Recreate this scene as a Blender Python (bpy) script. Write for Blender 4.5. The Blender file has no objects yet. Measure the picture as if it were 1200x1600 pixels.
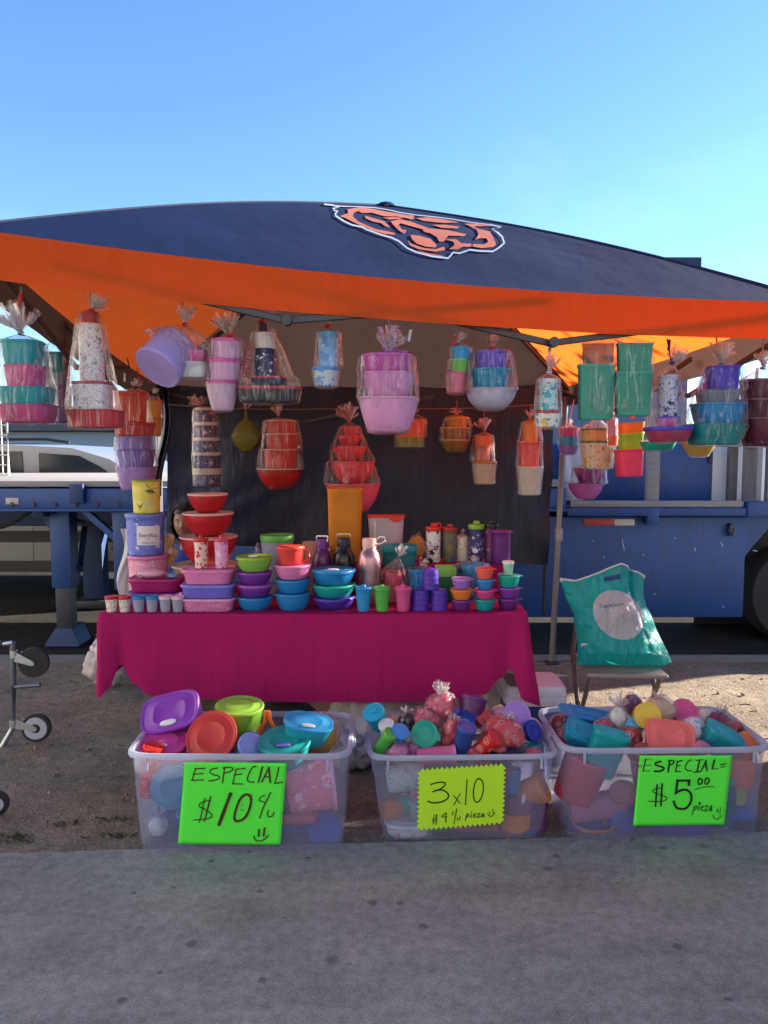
import bpy, bmesh, math, random
from math import sin, cos, pi, tan, atan2, radians as R
from mathutils import Vector as V, Matrix, Euler, noise
from mathutils.bvhtree import BVHTree
random.seed(7)
S = bpy.context.scene
COL = S.collection

# ------------------------------------------------------------------ camera
EYE = V((0, 0, 1.5)); PITCH = R(4.76); F = 1200.0
cd = bpy.data.cameras.new('camera'); cam = bpy.data.objects.new('camera', cd); COL.objects.link(cam)
cam.location = EYE; cam.rotation_euler = (R(90) - PITCH, 0, 0)
cd.sensor_fit = 'VERTICAL'; cd.sensor_height = 32; cd.lens = 24
cd.clip_start = .05; cd.clip_end = 3000
S.camera = cam
# ------------------------------------------------------------------ sky, sun, exposure
SUN_EL, SUN_AZ = R(20), R(70)          # azimuth measured from +Y towards +X
w = bpy.data.worlds.new('World'); S.world = w; w.use_nodes = True
nt = w.node_tree; nt.nodes.clear()
wo = nt.nodes.new('ShaderNodeOutputWorld'); bg = nt.nodes.new('ShaderNodeBackground')
sk = nt.nodes.new('ShaderNodeTexSky'); sk.sky_type = 'NISHITA'; sk.sun_disc = False
sk.sun_elevation = SUN_EL; sk.sun_rotation = SUN_AZ
sk.air_density = 1.0; sk.dust_density = 0; sk.ozone_density = 5; sk.altitude = 1800
bg.inputs['Strength'].default_value = .075
# a whisper of thin cirrus in the sky
tc = nt.nodes.new('ShaderNodeTexCoord'); mp = nt.nodes.new('ShaderNodeMapping')
mp.inputs['Scale'].default_value = (2.2, 7, 5); mp.inputs['Rotation'].default_value = (0.4, .3, .6)
nz = nt.nodes.new('ShaderNodeTexNoise'); nz.inputs['Scale'].default_value = 1.3; nz.inputs['Detail'].default_value = 5
rp = nt.nodes.new('ShaderNodeMapRange'); rp.inputs['From Min'].default_value = .56; rp.inputs['From Max'].default_value = .9
rp.inputs['To Max'].default_value = .10
mx = nt.nodes.new('ShaderNodeMixRGB'); mx.inputs['Color2'].default_value = (5, 5.4, 6, 1)
L = nt.links.new
L(tc.outputs['Generated'], mp.inputs['Vector']); L(mp.outputs['Vector'], nz.inputs['Vector'])
L(nz.outputs['Fac'], rp.inputs['Value']); L(rp.outputs['Result'], mx.inputs['Fac'])
L(sk.outputs['Color'], mx.inputs['Color1']); L(mx.outputs['Color'], bg.inputs['Color']); L(bg.outputs['Background'], wo.inputs['Surface'])
sd = bpy.data.lights.new('sun', 'SUN'); sd.energy = 5.0; sd.angle = R(.5); sd.color = (1, .88, .72)
sun = bpy.data.objects.new('sun', sd); COL.objects.link(sun)
sdir = V((sin(SUN_AZ) * cos(SUN_EL), cos(SUN_AZ) * cos(SUN_EL), sin(SUN_EL)))
sun.rotation_euler = sdir.to_track_quat('Z', 'Y').to_euler(); sun.location = sdir * 30
S.view_settings.view_transform = 'Standard'; S.view_settings.look = 'None'
S.view_settings.exposure = 2.35; S.view_settings.gamma = 1; S.view_settings.use_curve_mapping = False
S.cycles.transparent_max_bounces = 20; S.cycles.max_bounces = 9; S.cycles.diffuse_bounces = 4
S.cycles.transmission_bounces = 6; S.cycles.glossy_bounces = 3
S.cycles.caustics_reflective = False; S.cycles.caustics_refractive = False
S.cycles.use_denoising = True

# ------------------------------------------------------------------ picture <-> place
cP, sP = cos(PITCH), sin(PITCH)
def ray(px, py):
    u, v = (px - 600) / F, (800 - py) / F
    return V((u, cP + v * sP, -sP + v * cP))
def at(px, py, Y):
    d = ray(px, py); return EYE + d * (Y / d.y)
def ground(px, py, z=0.0):
    d = ray(px, py); return EYE + d * ((z - EYE.z) / d.z)
def px_m(px, py, Y):                 # metres per pixel at that place
    return (at(px + 1, py, Y) - at(px, py, Y)).length
def pix(p):
    q = V(p) - EYE; zc = q.y * cP - q.z * sP; vc = q.y * sP + q.z * cP
    return 600 + F * q.x / zc, 800 - F * vc / zc

# ------------------------------------------------------------------ materials
def lin(h):
    if not isinstance(h, str): return tuple(h)[:3]
    c = [int(h[i:i + 2], 16) / 255 for i in (0, 2, 4)]
    return tuple(x / 12.92 if x <= .04045 else ((x + .055) / 1.055) ** 2.4 for x in c)
C = dict(red='C4202A', coral='EE5F5A', rose='D8486A', pink='E383BC', palepink='F2BCD2', hotpink='DA3C93', magenta='A81A72', berry='7E1648', maroon='5E1A34',
         lilac='B98ADF', lavender='9C93DC', purple='74309C', plum='5A1F66', indigo='46299A', violet='5A34B8', navy='22285E', blue='1C86CC', royal='2B55B8', sky='55B4EC',
         periwinkle='7584DC', teal='0F9FA4', deepteal='0C6E78', sea='10AE98', mint='A8DCC4', green='45B54A', lime='93C83C', neonlime='B6F23A', olive='7C7A2C',
         yellow='E3D14C', amber='E59B22', gold='C98A2A', orange='F0812E', redorange='EE4E26', peach='F3B58C', tan='C9A27A', cream='F0E4CE', white='ECECEC',
         smoke='8A8F9A', black='16161B', ghost='C9CDDD', neonpink='F8487F')
_M = {}
def new_mat(key):
    m = bpy.data.materials.new(key); m.use_nodes = True; m.node_tree.nodes.clear()
    return m, m.node_tree.nodes, m.node_tree.links.new
def coords(N, L, scale=(1, 1, 1), kind='Object'):
    t = N.new('ShaderNodeTexCoord'); q = N.new('ShaderNodeMapping'); q.inputs['Scale'].default_value = scale
    L(t.outputs[kind], q.inputs['Vector']); return q.outputs['Vector']
def tex_noise(N, L, vec, scale, detail=4, rough=.55):
    n = N.new('ShaderNodeTexNoise'); n.inputs['Scale'].default_value = scale; n.inputs['Detail'].default_value = detail
    n.inputs['Roughness'].default_value = rough; L(vec, n.inputs['Vector']); return n.outputs['Fac']
def ramp(N, L, fac, stops):
    r = N.new('ShaderNodeValToRGB'); e = r.color_ramp.elements
    while len(e) < len(stops): e.new(.5)
    for k, (p, c) in zip(e, stops): k.position = p; k.color = (*c, 1) if len(c) == 3 else c
    L(fac, r.inputs['Fac']); return r.outputs['Color']
def mixc(N, L, fac, a, b, mode='MIX'):
    x = N.new('ShaderNodeMixRGB'); x.blend_type = mode
    for s, v in (('Fac', fac), ('Color1', a), ('Color2', b)):
        if hasattr(v, 'is_linked') or hasattr(v, 'links'): L(v, x.inputs[s])
        elif isinstance(v, (int, float)): x.inputs[s].default_value = v
        else: x.inputs[s].default_value = (*v[:3], 1)
    return x.outputs['Color']
def math_(N, L, op, a, b=0.0):
    x = N.new('ShaderNodeMath'); x.operation = op
    for i, v in enumerate((a, b)):
        if isinstance(v, (int, float)): x.inputs[i].default_value = v
        else: L(v, x.inputs[i])
    return x.outputs[0]
def bump(N, L, h, strength=.2, dist=.002):
    b = N.new('ShaderNodeBump'); b.inputs['Strength'].default_value = strength; b.inputs['Distance'].default_value = dist
    L(h, b.inputs['Height']); return b.outputs['Normal']
def surface(N, L, col, rough=.5, trans=0, nrm=None, metal=0, spec=.5, tcol=None):
    p = N.new('ShaderNodeBsdfPrincipled'); o = N.new('ShaderNodeOutputMaterial')
    def put(sock, v):
        if hasattr(v, 'links'): L(v, sock)
        elif isinstance(v, (int, float)): sock.default_value = v
        else: sock.default_value = (*v[:3], 1)
    put(p.inputs['Base Color'], col); put(p.inputs['Roughness'], rough); p.inputs['Metallic'].default_value = metal
    p.inputs['Specular IOR Level'].default_value = spec
    if nrm is not None: L(nrm, p.inputs['Normal'])
    if trans:
        t = N.new('ShaderNodeBsdfTranslucent'); put(t.inputs['Color'], tcol if tcol is not None else col)
        if nrm is not None: L(nrm, t.inputs['Normal'])
        x = N.new('ShaderNodeMixShader'); x.inputs[0].default_value = trans
        L(p.outputs[0], x.inputs[1]); L(t.outputs[0], x.inputs[2]); L(x.outputs[0], o.inputs['Surface'])
    else: L(p.outputs[0], o.inputs['Surface'])
    return p
def plastic(c, trans=.22, rough=.38, clear=0.0):
    key = f'plastic {c} {trans} {rough} {clear}'
    if key in _M: return _M[key]
    m, N, L = new_mat(key); col = lin(C.get(c, c))
    v = coords(N, L)
    n = tex_noise(N, L, v, 14, 5)
    cc = mixc(N, L, n, tuple(x * .8 for x in col), tuple(min(1, x * 1.12 + .006) for x in col))
    rr = N.new('ShaderNodeMapRange'); rr.inputs['To Min'].default_value = rough - .1; rr.inputs['To Max'].default_value = rough + .14
    L(tex_noise(N, L, v, 45, 3), rr.inputs['Value'])
    surface(N, L, cc, rr.outputs[0], trans, bump(N, L, tex_noise(N, L, v, 60, 2), .12, .0015))
    if clear:
        o = [k for k in N if k.type == 'OUTPUT_MATERIAL'][0]; src = o.inputs['Surface'].links[0].from_socket
        t = N.new('ShaderNodeBsdfTransparent'); t.inputs['Color'].default_value = (*[.5 + .5 * x for x in col], 1)
        x = N.new('ShaderNodeMixShader'); x.inputs[0].default_value = clear
        L(src, x.inputs[1]); L(t.outputs[0], x.inputs[2]); L(x.outputs[0], o.inputs['Surface'])
    _M[key] = m; return m
def print_mat(key, ground_, spots, scale=28, bands=None):
    """a printed plastic: scattered motifs of several colours on a ground colour (no characters)"""
    if key in _M: return _M[key]
    m, N, L = new_mat(key); v = coords(N, L); col = lin(C.get(ground_, ground_))
    for sc, cut, wq in ((scale * 1.15, .40, .05), (scale * 2.6, .34, .022)):
        warp = N.new('ShaderNodeTexNoise'); warp.inputs['Scale'].default_value = sc * 1.6; warp.inputs['Detail'].default_value = 3; L(v, warp.inputs['Vector'])
        vv = N.new('ShaderNodeVectorMath'); vv.operation = 'MULTIPLY_ADD'; vv.inputs[1].default_value = (wq,) * 3
        L(warp.outputs['Color'], vv.inputs[0]); L(v, vv.inputs[2])
        vo = N.new('ShaderNodeTexVoronoi'); vo.inputs['Scale'].default_value = sc; L(vv.outputs[0], vo.inputs['Vector'])
        st = [(i / len(spots), lin(C.get(s, s))) for i, s in enumerate(spots)]
        r = N.new('ShaderNodeValToRGB'); r.color_ramp.interpolation = 'CONSTANT'; e = r.color_ramp.elements
        while len(e) < len(st): e.new(.5)
        for k, (p, c) in zip(e, st): k.position = p; k.color = (*c, 1)
        sp = N.new('ShaderNodeSeparateColor'); L(vo.outputs['Color'], sp.inputs[0]); L(sp.outputs[0], r.inputs['Fac'])
        f = math_(N, L, 'MULTIPLY', math_(N, L, 'LESS_THAN', vo.outputs['Distance'], cut), math_(N, L, 'GREATER_THAN', sp.outputs[1], .3))
        col = mixc(N, L, f, col, r.outputs['Color'])
    surface(N, L, col, .4, .15)
    _M[key] = m; return m
def swirl_mat(c):
    key = 'swirl ' + c
    if key in _M: return _M[key]
    m, N, L = new_mat(key); v = coords(N, L)
    vo = N.new('ShaderNodeTexVoronoi'); vo.inputs['Scale'].default_value = 24; L(v, vo.inputs['Vector'])
    s = math_(N, L, 'SINE', math_(N, L, 'MULTIPLY', vo.outputs['Distance'], 42))
    f = math_(N, L, 'MULTIPLY', math_(N, L, 'GREATER_THAN', s, .55), math_(N, L, 'LESS_THAN', vo.outputs['Distance'], .42))
    surface(N, L, mixc(N, L, f, lin(C.get(c, c)), (.75, .5, .5)), .35, .15)
    _M[key] = m; return m
def plain(key, c, rough=.6, metal=0, nscale=20, var=.18, bstr=.15, bdist=.002, trans=0, spec=.5, tcol=None, stretch=(1, 1, 1)):
    if key in _M: return _M[key]
    m, N, L = new_mat(key); col = lin(C.get(c, c) if isinstance(c, str) else c); v = coords(N, L, stretch)
    n = tex_noise(N, L, v, nscale, 6, .62)
    cc = mixc(N, L, n, tuple(x * (1 - var) for x in col), tuple(min(1, x * (1 + var)) for x in col))
    surface(N, L, cc, rough, trans, bump(N, L, n, bstr, bdist), metal, spec, tcol)
    _M[key] = m; return m
def film_mat(key='film', tint=(1, 1, 1), base=.0, streak=.5, haze=(.9, .88, .9)):
    if key in _M: return _M[key]
    m, N, L = new_mat(key)
    v = coords(N, L, (34, 34, 3.2))
    n1 = tex_noise(N, L, v, 1.6, 6, .7)
    v2 = coords(N, L, (1, 1, 1)); n2 = tex_noise(N, L, v2, 26, 5, .7)
    rg = N.new('ShaderNodeTexNoise'); rg.inputs['Scale'].default_value = 1.1; rg.inputs['Detail'].default_value = 4; L(v, rg.inputs['Vector'])
    ridge = math_(N, L, 'SUBTRACT', 1.0, math_(N, L, 'MULTIPLY', math_(N, L, 'ABSOLUTE', math_(N, L, 'SUBTRACT', rg.outputs['Fac'], .5)), 22))
    ridge = math_(N, L, 'MAXIMUM', ridge, 0.0)
    mr = N.new('ShaderNodeMapRange'); mr.inputs['From Min'].default_value = .55; mr.inputs['From Max'].default_value = .72
    mr.inputs['To Max'].default_value = streak * .34; L(n1, mr.inputs['Value'])
    lw = N.new('ShaderNodeLayerWeight'); lw.inputs['Blend'].default_value = .22
    nb = bump(N, L, math_(N, L, 'ADD', n1, n2), .9, .01); L(nb, lw.inputs['Normal'])
    f = math_(N, L, 'ADD', math_(N, L, 'MULTIPLY', lw.outputs['Fresnel'], .5), mr.outputs[0])
    f = math_(N, L, 'ADD', f, math_(N, L, 'MULTIPLY', ridge, streak * .42))
    f = math_(N, L, 'MINIMUM', math_(N, L, 'ADD', f, base), .85)
    tr = N.new('ShaderNodeBsdfTransparent'); tr.inputs['Color'].default_value = (*tint, 1)
    gl = N.new('ShaderNodeBsdfGlossy'); gl.inputs['Roughness'].default_value = .09; gl.inputs['Color'].default_value = (.95, .95, .95, 1); L(nb, gl.inputs['Normal'])
    tl = N.new('ShaderNodeBsdfTranslucent'); tl.inputs['Color'].default_value = (*haze, 1); L(nb, tl.inputs['Normal'])
    df = N.new('ShaderNodeBsdfDiffuse'); df.inputs['Color'].default_value = (*haze, 1); L(nb, df.inputs['Normal'])
    a = N.new('ShaderNodeMixShader'); a.inputs[0].default_value = .5; L(tl.outputs[0], a.inputs[1]); L(df.outputs[0], a.inputs[2])
    b = N.new('ShaderNodeMixShader'); b.inputs[0].default_value = .58; L(a.outputs[0], b.inputs[1]); L(gl.outputs[0], b.inputs[2])
    x = N.new('ShaderNodeMixShader'); L(f, x.inputs[0]); L(tr.outputs[0], x.inputs[1]); L(b.outputs[0], x.inputs[2])
    o = N.new('ShaderNodeOutputMaterial'); L(x.outputs[0], o.inputs['Surface'])
    _M[key] = m; return m
def cloth(key, c, tc, trans, rough=.75, wr=.5, var=.1, spec=.3, under=None):
    if key in _M: return _M[key]
    m, N, L = new_mat(key); v = coords(N, L)
    n = tex_noise(N, L, v, 3.2, 6, .6); col = lin(c)
    cc = mixc(N, L, n, tuple(x * (1 - var) for x in col), tuple(x * (1 + var) for x in col))
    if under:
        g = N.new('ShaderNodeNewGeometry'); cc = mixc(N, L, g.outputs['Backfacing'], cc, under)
    v2 = coords(N, L, (5, 5, 1.3)); fold = tex_noise(N, L, v2, 2.3, 5, .5)
    fine = tex_noise(N, L, v, 420, 2)
    h = math_(N, L, 'ADD', math_(N, L, 'MULTIPLY', fold, 1.0), math_(N, L, 'MULTIPLY', fine, .02))
    surface(N, L, cc, rough, trans, bump(N, L, h, wr, .03), 0, spec, lin(tc))
    _M[key] = m; return m

# ------------------------------------------------------------------ mesh builder
class MB:
    def __init__(s): s.bm = bmesh.new()
    def lathe(s, prof, rx=1, ry=None, n=2.0, seg=36, M=None, wob=0, seed=0):
        ry = rx if ry is None else ry; bm = s.bm; rings = []
        for f, z in prof:
            if abs(f) < 1e-6:
                p = V((0, 0, z)); rings.append([bm.verts.new(M @ p if M else p)])
            else:
                r = []
                for i in range(seg):
                    a = 2 * pi * (i + .5) / seg; ca, sa = cos(a), sin(a)
                    q = (abs(ca) ** n + abs(sa) ** n) ** (-1 / n)
                    k = 1 + (wob * noise.noise((ca * 3 + seed, sa * 3, z * 20)) if wob else 0)
                    p = V((rx * f * q * ca * k, ry * f * q * sa * k, z)); r.append(bm.verts.new(M @ p if M else p))
                rings.append(r)
        for a, b in zip(rings, rings[1:]):
            if len(a) == 1 and len(b) == 1: continue
            for i in range(seg):
                j = (i + 1) % seg
                if len(a) == 1: bm.faces.new((a[0], b[i], b[j]))
                elif len(b) == 1: bm.faces.new((a[i], b[0], a[j]))
                else: bm.faces.new((a[i], b[i], b[j], a[j]))
        return s
    def tube(s, pts, r, seg=8, closed=False, caps=True):
        pts = [V(p) for p in pts]; bm = s.bm; n = len(pts); rings = []
        rr = r if isinstance(r, (list, tuple)) else [r] * n
        up = V((0, 0, 1))
        for i, p in enumerate(pts):
            if closed: t = pts[(i + 1) % n] - pts[i - 1]
            else: t = pts[min(i + 1, n - 1)] - pts[max(i - 1, 0)]
            if t.length < 1e-9: t = V((0, 0, 1))
            t.normalize()
            a = t.cross(up)
            if a.length < .05: a = t.cross(V((0, 1, 0)))
            a.normalize(); b = t.cross(a)
            rings.append([bm.verts.new(p + (a * cos(2 * pi * k / seg) + b * sin(2 * pi * k / seg)) * rr[i]) for k in range(seg)])
        m = n if closed else n - 1
        for i in range(m):
            A, B = rings[i], rings[(i + 1) % n]
            for k in range(seg): bm.faces.new((A[k], A[(k + 1) % seg], B[(k + 1) % seg], B[k]))
        if caps and not closed: bm.faces.new(rings[0][::-1]); bm.faces.new(rings[-1])
        return s
    def box(s, c, d, bev=.004, rot=None, seg=2):
        t = bmesh.new(); bmesh.ops.create_cube(t, size=1)
        bmesh.ops.scale(t, vec=V(d), verts=t.verts)
        if bev: bmesh.ops.bevel(t, geom=list(t.edges), offset=min(bev, min(d) * .45), segments=seg, affect='EDGES', profile=.5)
        if rot: bmesh.ops.rotate(t, cent=(0, 0, 0), matrix=Euler(rot).to_matrix(), verts=t.verts)
        bmesh.ops.translate(t, vec=V(c), verts=t.verts); s.add(t); t.free(); return s
    def add(s, t):
        mp = {v: s.bm.verts.new(v.co) for v in t.verts}
        for f in t.faces:
            try: s.bm.faces.new([mp[v] for v in f.verts])
            except ValueError: pass
    def beam(s, a, b, wx, wy, bev=.003):     # a box bar from a to b
        a, b = V(a), V(b); d = b - a; t = bmesh.new(); bmesh.ops.create_cube(t, size=1)
        bmesh.ops.scale(t, vec=(wx, wy, d.length), verts=t.verts)
        if bev: bmesh.ops.bevel(t, geom=list(t.edges), offset=min(bev, min(wx, wy) * .4), segments=1, affect='EDGES')
        q = d.to_track_quat('Z', 'Y').to_matrix().to_4x4()
        bmesh.ops.transform(t, matrix=Matrix.Translation((a + b) / 2) @ q, verts=t.verts); s.add(t); t.free(); return s
    def grid(s, fn, nu, nv, skip=None):
        g = [[s.bm.verts.new(V(fn(i / nu, j / nv))) for i in range(nu + 1)] for j in range(nv + 1)]
        for j in range(nv):
            for i in range(nu):
                if skip and skip((i + .5) / nu, (j + .5) / nv): continue
                s.bm.faces.new((g[j][i], g[j][i + 1], g[j + 1][i + 1], g[j + 1][i]))
        return s
    def prism(s, pts, axis_vec):              # closed outline extruded along a vector
        a = [s.bm.verts.new(V(p)) for p in pts]; b = [s.bm.verts.new(V(p) + V(axis_vec)) for p in pts]
        s.bm.faces.new(a); s.bm.faces.new(b[::-1]); n = len(a)
        for i in range(n): s.bm.faces.new((a[i], b[i], b[(i + 1) % n], a[(i + 1) % n]))
        return s
    def rot(s, e): bmesh.ops.rotate(s.bm, cent=(0, 0, 0), matrix=Euler(e).to_matrix(), verts=s.bm.verts); return s
    def move(s, v): bmesh.ops.translate(s.bm, vec=V(v), verts=s.bm.verts); return s
    def build(s, name, mat, parent=None, loc=(0, 0, 0), rot=None, sharp=38, normals=True):
        if normals: bmesh.ops.recalc_face_normals(s.bm, faces=s.bm.faces)
        me = bpy.data.meshes.new(name); s.bm.to_mesh(me); s.bm.free()
        me.polygons.foreach_set('use_smooth', [True] * len(me.polygons))
        if sharp: me.set_sharp_from_angle(angle=R(sharp))
        o = bpy.data.objects.new(name, me); COL.objects.link(o); o.location = loc
        if rot: o.rotation_euler = rot
        if mat: me.materials.append(mat)
        if parent: o.parent = parent
        return o
def thing(name, label, cat, loc=(0, 0, 0), rot=(0, 0, 0), group=None):
    o = bpy.data.objects.new(name, None); COL.objects.link(o); o.location = loc; o.rotation_euler = rot
    o.empty_display_size = .05; return tag(o, label, cat, group)
def tag(o, label=None, cat=None, group=None, kind=None):
    if label: o['label'] = label
    if cat: o['category'] = cat
    if group: o['group'] = group
    if kind: o['kind'] = kind
    return o

# decals: flat marks laid onto a real surface (found by casting rays at that surface)
def bvh_of(o):
    bpy.context.view_layer.update(); mw = o.matrix_world; me = o.data
    return BVHTree.FromPolygons([mw @ v.co for v in me.vertices], [tuple(p.vertices) for p in me.polygons])
def hit_px(tree, px, py, off):
    d = ray(px, py).normalized(); h, n, i, t = tree.ray_cast(EYE, d)
    if h is None: return None
    if n.dot(d) > 0: n = -n
    return h + n * off
def decal(name, polys, target, mat, parent, off=.003, cuts=1, tree=None):
    tree = tree or bvh_of(target); bm = bmesh.new()
    for pl in polys:
        bm.faces.new([bm.verts.new((x, y, 0)) for x, y in pl])
    bm.normal_update()
    bmesh.ops.triangulate(bm, faces=bm.faces[:], ngon_method='EAR_CLIP')
    if cuts: bmesh.ops.subdivide_edges(bm, edges=bm.edges[:], cuts=cuts, use_grid_fill=True)
    bpy.context.view_layer.update(); inv = parent.matrix_world.inverted(); dead = []
    for v in bm.verts:
        p = hit_px(tree, v.co.x, v.co.y, off)
        if p is None: dead.append(v)
        else: v.co = inv @ p
    bmesh.ops.delete(bm, geom=dead, context='VERTS')
    mb = MB(); mb.bm.free(); mb.bm = bm
    return mb.build(name, mat, parent, sharp=0)
def ribbon_polys(pts, wd):
    """a pen stroke as quads in pixel space"""
    out = []; pts = [V((p[0], p[1])) for p in pts]; n = len(pts); nn = []
    for i in range(n):
        t = pts[min(i + 1, n - 1)] - pts[max(i - 1, 0)]; t = t.normalized() if t.length else V((1, 0)); nn.append(V((-t.y, t.x)))
    for i in range(n - 1):
        a, b = pts[i] + nn[i] * wd / 2, pts[i] - nn[i] * wd / 2
        c, d = pts[i + 1] - nn[i + 1] * wd / 2, pts[i + 1] + nn[i + 1] * wd / 2
        out.append([tuple(a), tuple(b), tuple(c), tuple(d)])
    return out
def smooth(pts, it=2, closed=False):
    for _ in range(it):
        o = [] if closed else [pts[0]]; n = len(pts)
        for i in range(n if closed else n - 1):
            a, b = pts[i], pts[(i + 1) % n]
            o += [(.75 * a[0] + .25 * b[0], .75 * a[1] + .25 * b[1]), (.25 * a[0] + .75 * b[0], .25 * a[1] + .75 * b[1])]
        if not closed: o.append(pts[-1])
        pts = o
    return pts
def text_polys(body, cx, cy, width, slant=0, rot=0):
    """the outlines of built-in lettering as filled triangles in pixel space"""
    cu = bpy.data.curves.new('t', 'FONT'); cu.body = body; cu.align_x = 'CENTER'; cu.align_y = 'CENTER'; cu.resolution_u = 3
    o = bpy.data.objects.new('t', cu); COL.objects.link(o); bpy.context.view_layer.update()
    me = o.to_mesh(); xs = [v.co.x for v in me.vertices]; ys = [v.co.y for v in me.vertices]; k = width / (max(xs) - min(xs))
    mx_, my_ = (max(xs) + min(xs)) / 2, (max(ys) + min(ys)) / 2; cr, sr = cos(rot), sin(rot)
    def f(v):
        x, y = (v.co.x - mx_) * k + slant * (v.co.y - my_) * k, -(v.co.y - my_) * k
        return cx + x * cr - y * sr, cy + x * sr + y * cr
    polys = [[f(me.vertices[i]) for i in p.vertices] for p in me.polygons]
    o.to_mesh_clear(); bpy.data.objects.remove(o); bpy.data.curves.remove(cu)
    return polys
# ================================================================== THE SETTING
def ground_mat(key, stops, scales, bs, bd, rough=.95, spots=None):
    if key in _M: return _M[key]
    m, N, L = new_mat(key); v = coords(N, L)
    a = tex_noise(N, L, v, scales[0], 8, .62); b = tex_noise(N, L, v, scales[1], 6, .7); c = tex_noise(N, L, v, scales[2], 3, .6)
    col = ramp(N, L, a, stops)
    col = mixc(N, L, .55, col, ramp(N, L, b, [(.3, (.45,) * 3), (.7, (1.3,) * 3)]), 'MULTIPLY')
    col = mixc(N, L, .6, col, ramp(N, L, c, [(.36, (.42,) * 3), (.66, (1.5,) * 3)]), 'MULTIPLY')
    if spots:
        wn = N.new('ShaderNodeTexNoise'); wn.inputs['Scale'].default_value = 55; L(v, wn.inputs['Vector'])
        wv = N.new('ShaderNodeVectorMath'); wv.operation = 'MULTIPLY_ADD'; wv.inputs[1].default_value = (.022,) * 3; L(wn.outputs['Color'], wv.inputs[0]); L(v, wv.inputs[2])
        acc = None
        for (x, y), r in spots:
            d = N.new('ShaderNodeVectorMath'); d.operation = 'DISTANCE'; L(wv.outputs[0], d.inputs[0]); d.inputs[1].default_value = (x + .011, y + .011, .011 + .012)
            mr = N.new('ShaderNodeMapRange'); mr.inputs['From Min'].default_value = r; mr.inputs['From Max'].default_value = r * .5; L(d.outputs['Value'], mr.inputs['Value'])
            acc = mr.outputs[0] if acc is None else math_(N, L, 'MAXIMUM', acc, mr.outputs[0])
        col = mixc(N, L, math_(N, L, 'MULTIPLY', acc, .5), col, (.02, .02, .022))
    if spots:
        sm_ = tex_noise(N, L, coords(N, L, (1.0, 2.6, 1)), 1.9, 6, .6)
        col = mixc(N, L, .8, col, ramp(N, L, sm_, [(.36, (.78, .78, .79)), (.5, (1.0,) * 3), (.68, (1.16, 1.14, 1.10))]), 'MULTIPLY')
    h = math_(N, L, 'ADD', b, math_(N, L, 'MULTIPLY', c, .5))
    surface(N, L, col, rough, 0, bump(N, L, h, bs, bd), 0, .06)
    _M[key] = m; return m
spots = []
for px, py, r in [(583, 1416, .022), (624, 1416, .017), (406, 1398, .014), (411, 1538, .017), (191, 1570, .018), (250, 1527, .008), (855, 1362, .02), (868, 1342, .018), (520, 1505, .026), (300, 1480, .022), (660, 1453, .02),
                  (545, 1512, .006), (130, 1492, .006), (1060, 1485, .02), (1140, 1568, .015), (985, 1448, .006), (270, 1392, .012), (210, 1400, .01), (445, 1440, .008), (760, 1390, .008), (480, 1345, .012), (1036, 1330, .018), (1097, 1326, .018), (975, 1378, .006), (330, 1350, .014)]:
    g = ground(px, py); spots.append(((g.x, g.y), r))
e0, e1 = ground(0, 1338), ground(1200, 1304)          # the edge between pavement and dirt
def edge_y(x): return e0.y + (e1.y - e0.y) * (x - e0.x) / (e1.x - e0.x)
CURB = 5.30
mc = ground_mat('concrete', [(.2, (.245, .248, .226)), (.5, (.272, .276, .252)), (.8, (.30, .304, .28))], (.7, 30, 260), .25, .003, .9, spots)
mb = MB(); ex = [30] + [6 - 12 * i / 600 for i in range(601)] + [-30]
mb.prism([(-30, -25, -.14), (30, -25, -.14)] + [(x, edge_y(x) + .007 * noise.noise((x * 14, 1, 0)) + .004 * noise.noise((x * 55, 2, 0)), -.14) for x in ex], (0, 0, .152))
tag(mb.build('pavement', mc), kind='structure')
md = ground_mat('dirt', [(.25, (.15, .126, .100)), (.5, (.235, .20, .16)), (.75, (.33, .285, .225))], (1.6, 16, 110), .9, .02)
def dirt(u, v):
    x = -14 + 28 * u; y0 = edge_y(x) - .05; y = y0 + (CURB - y0) * v
    e = min(1, v * 9) * min(1, (1 - v) * 12)
    return x, y, (noise.noise((x * 1.7, y * 2.1, 0)) * .010 + noise.noise((x * 6, y * 6, 3)) * .006 + noise.noise((x * 17, y * 17, 5)) * .0035) * e - .002 + max(0, 1 - v * 14) * (.010 + .010 * noise.noise((x * 9, v * 30, 2)) + .006 * noise.noise((x * 30, v * 60, 4)))
tag(MB().grid(dirt, 560, 70).build('dirt_ground', md, sharp=0), kind='structure')
tag(MB().prism([(-14, CURB, -.16), (14, CURB, -.16), (14, CURB + .15, -.16), (-14, CURB + .15, -.16)], (0, 0, .17)).build('kerb', plain('kerb', (.17, .16, .145), .9, nscale=9, var=.35)), kind='structure')
ma = ground_mat('asphalt', [(.25, (.022, .022, .022)), (.5, (.034, .033, .032)), (.75, (.055, .052, .05))], (.7, 8, 140), .5, .006)
tag(MB().prism([(-14, CURB + .15, -.3), (14, CURB + .15, -.3), (40, 60, -.3), (-60, 60, -.3)], (0, 0, .18)).build('road', ma), kind='structure')
tag(MB().grid(lambda u, v: (-1500 + 3000 * u, -1500 + 3000 * v, -.26), 8, 8).build('ground', ground_mat('far earth', [(.25, (.13, .10, .075)), (.5, (.2, .16, .12)), (.75, (.26, .21, .15))], (.05, .6, 6), .3, .05)), kind='structure')
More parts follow.
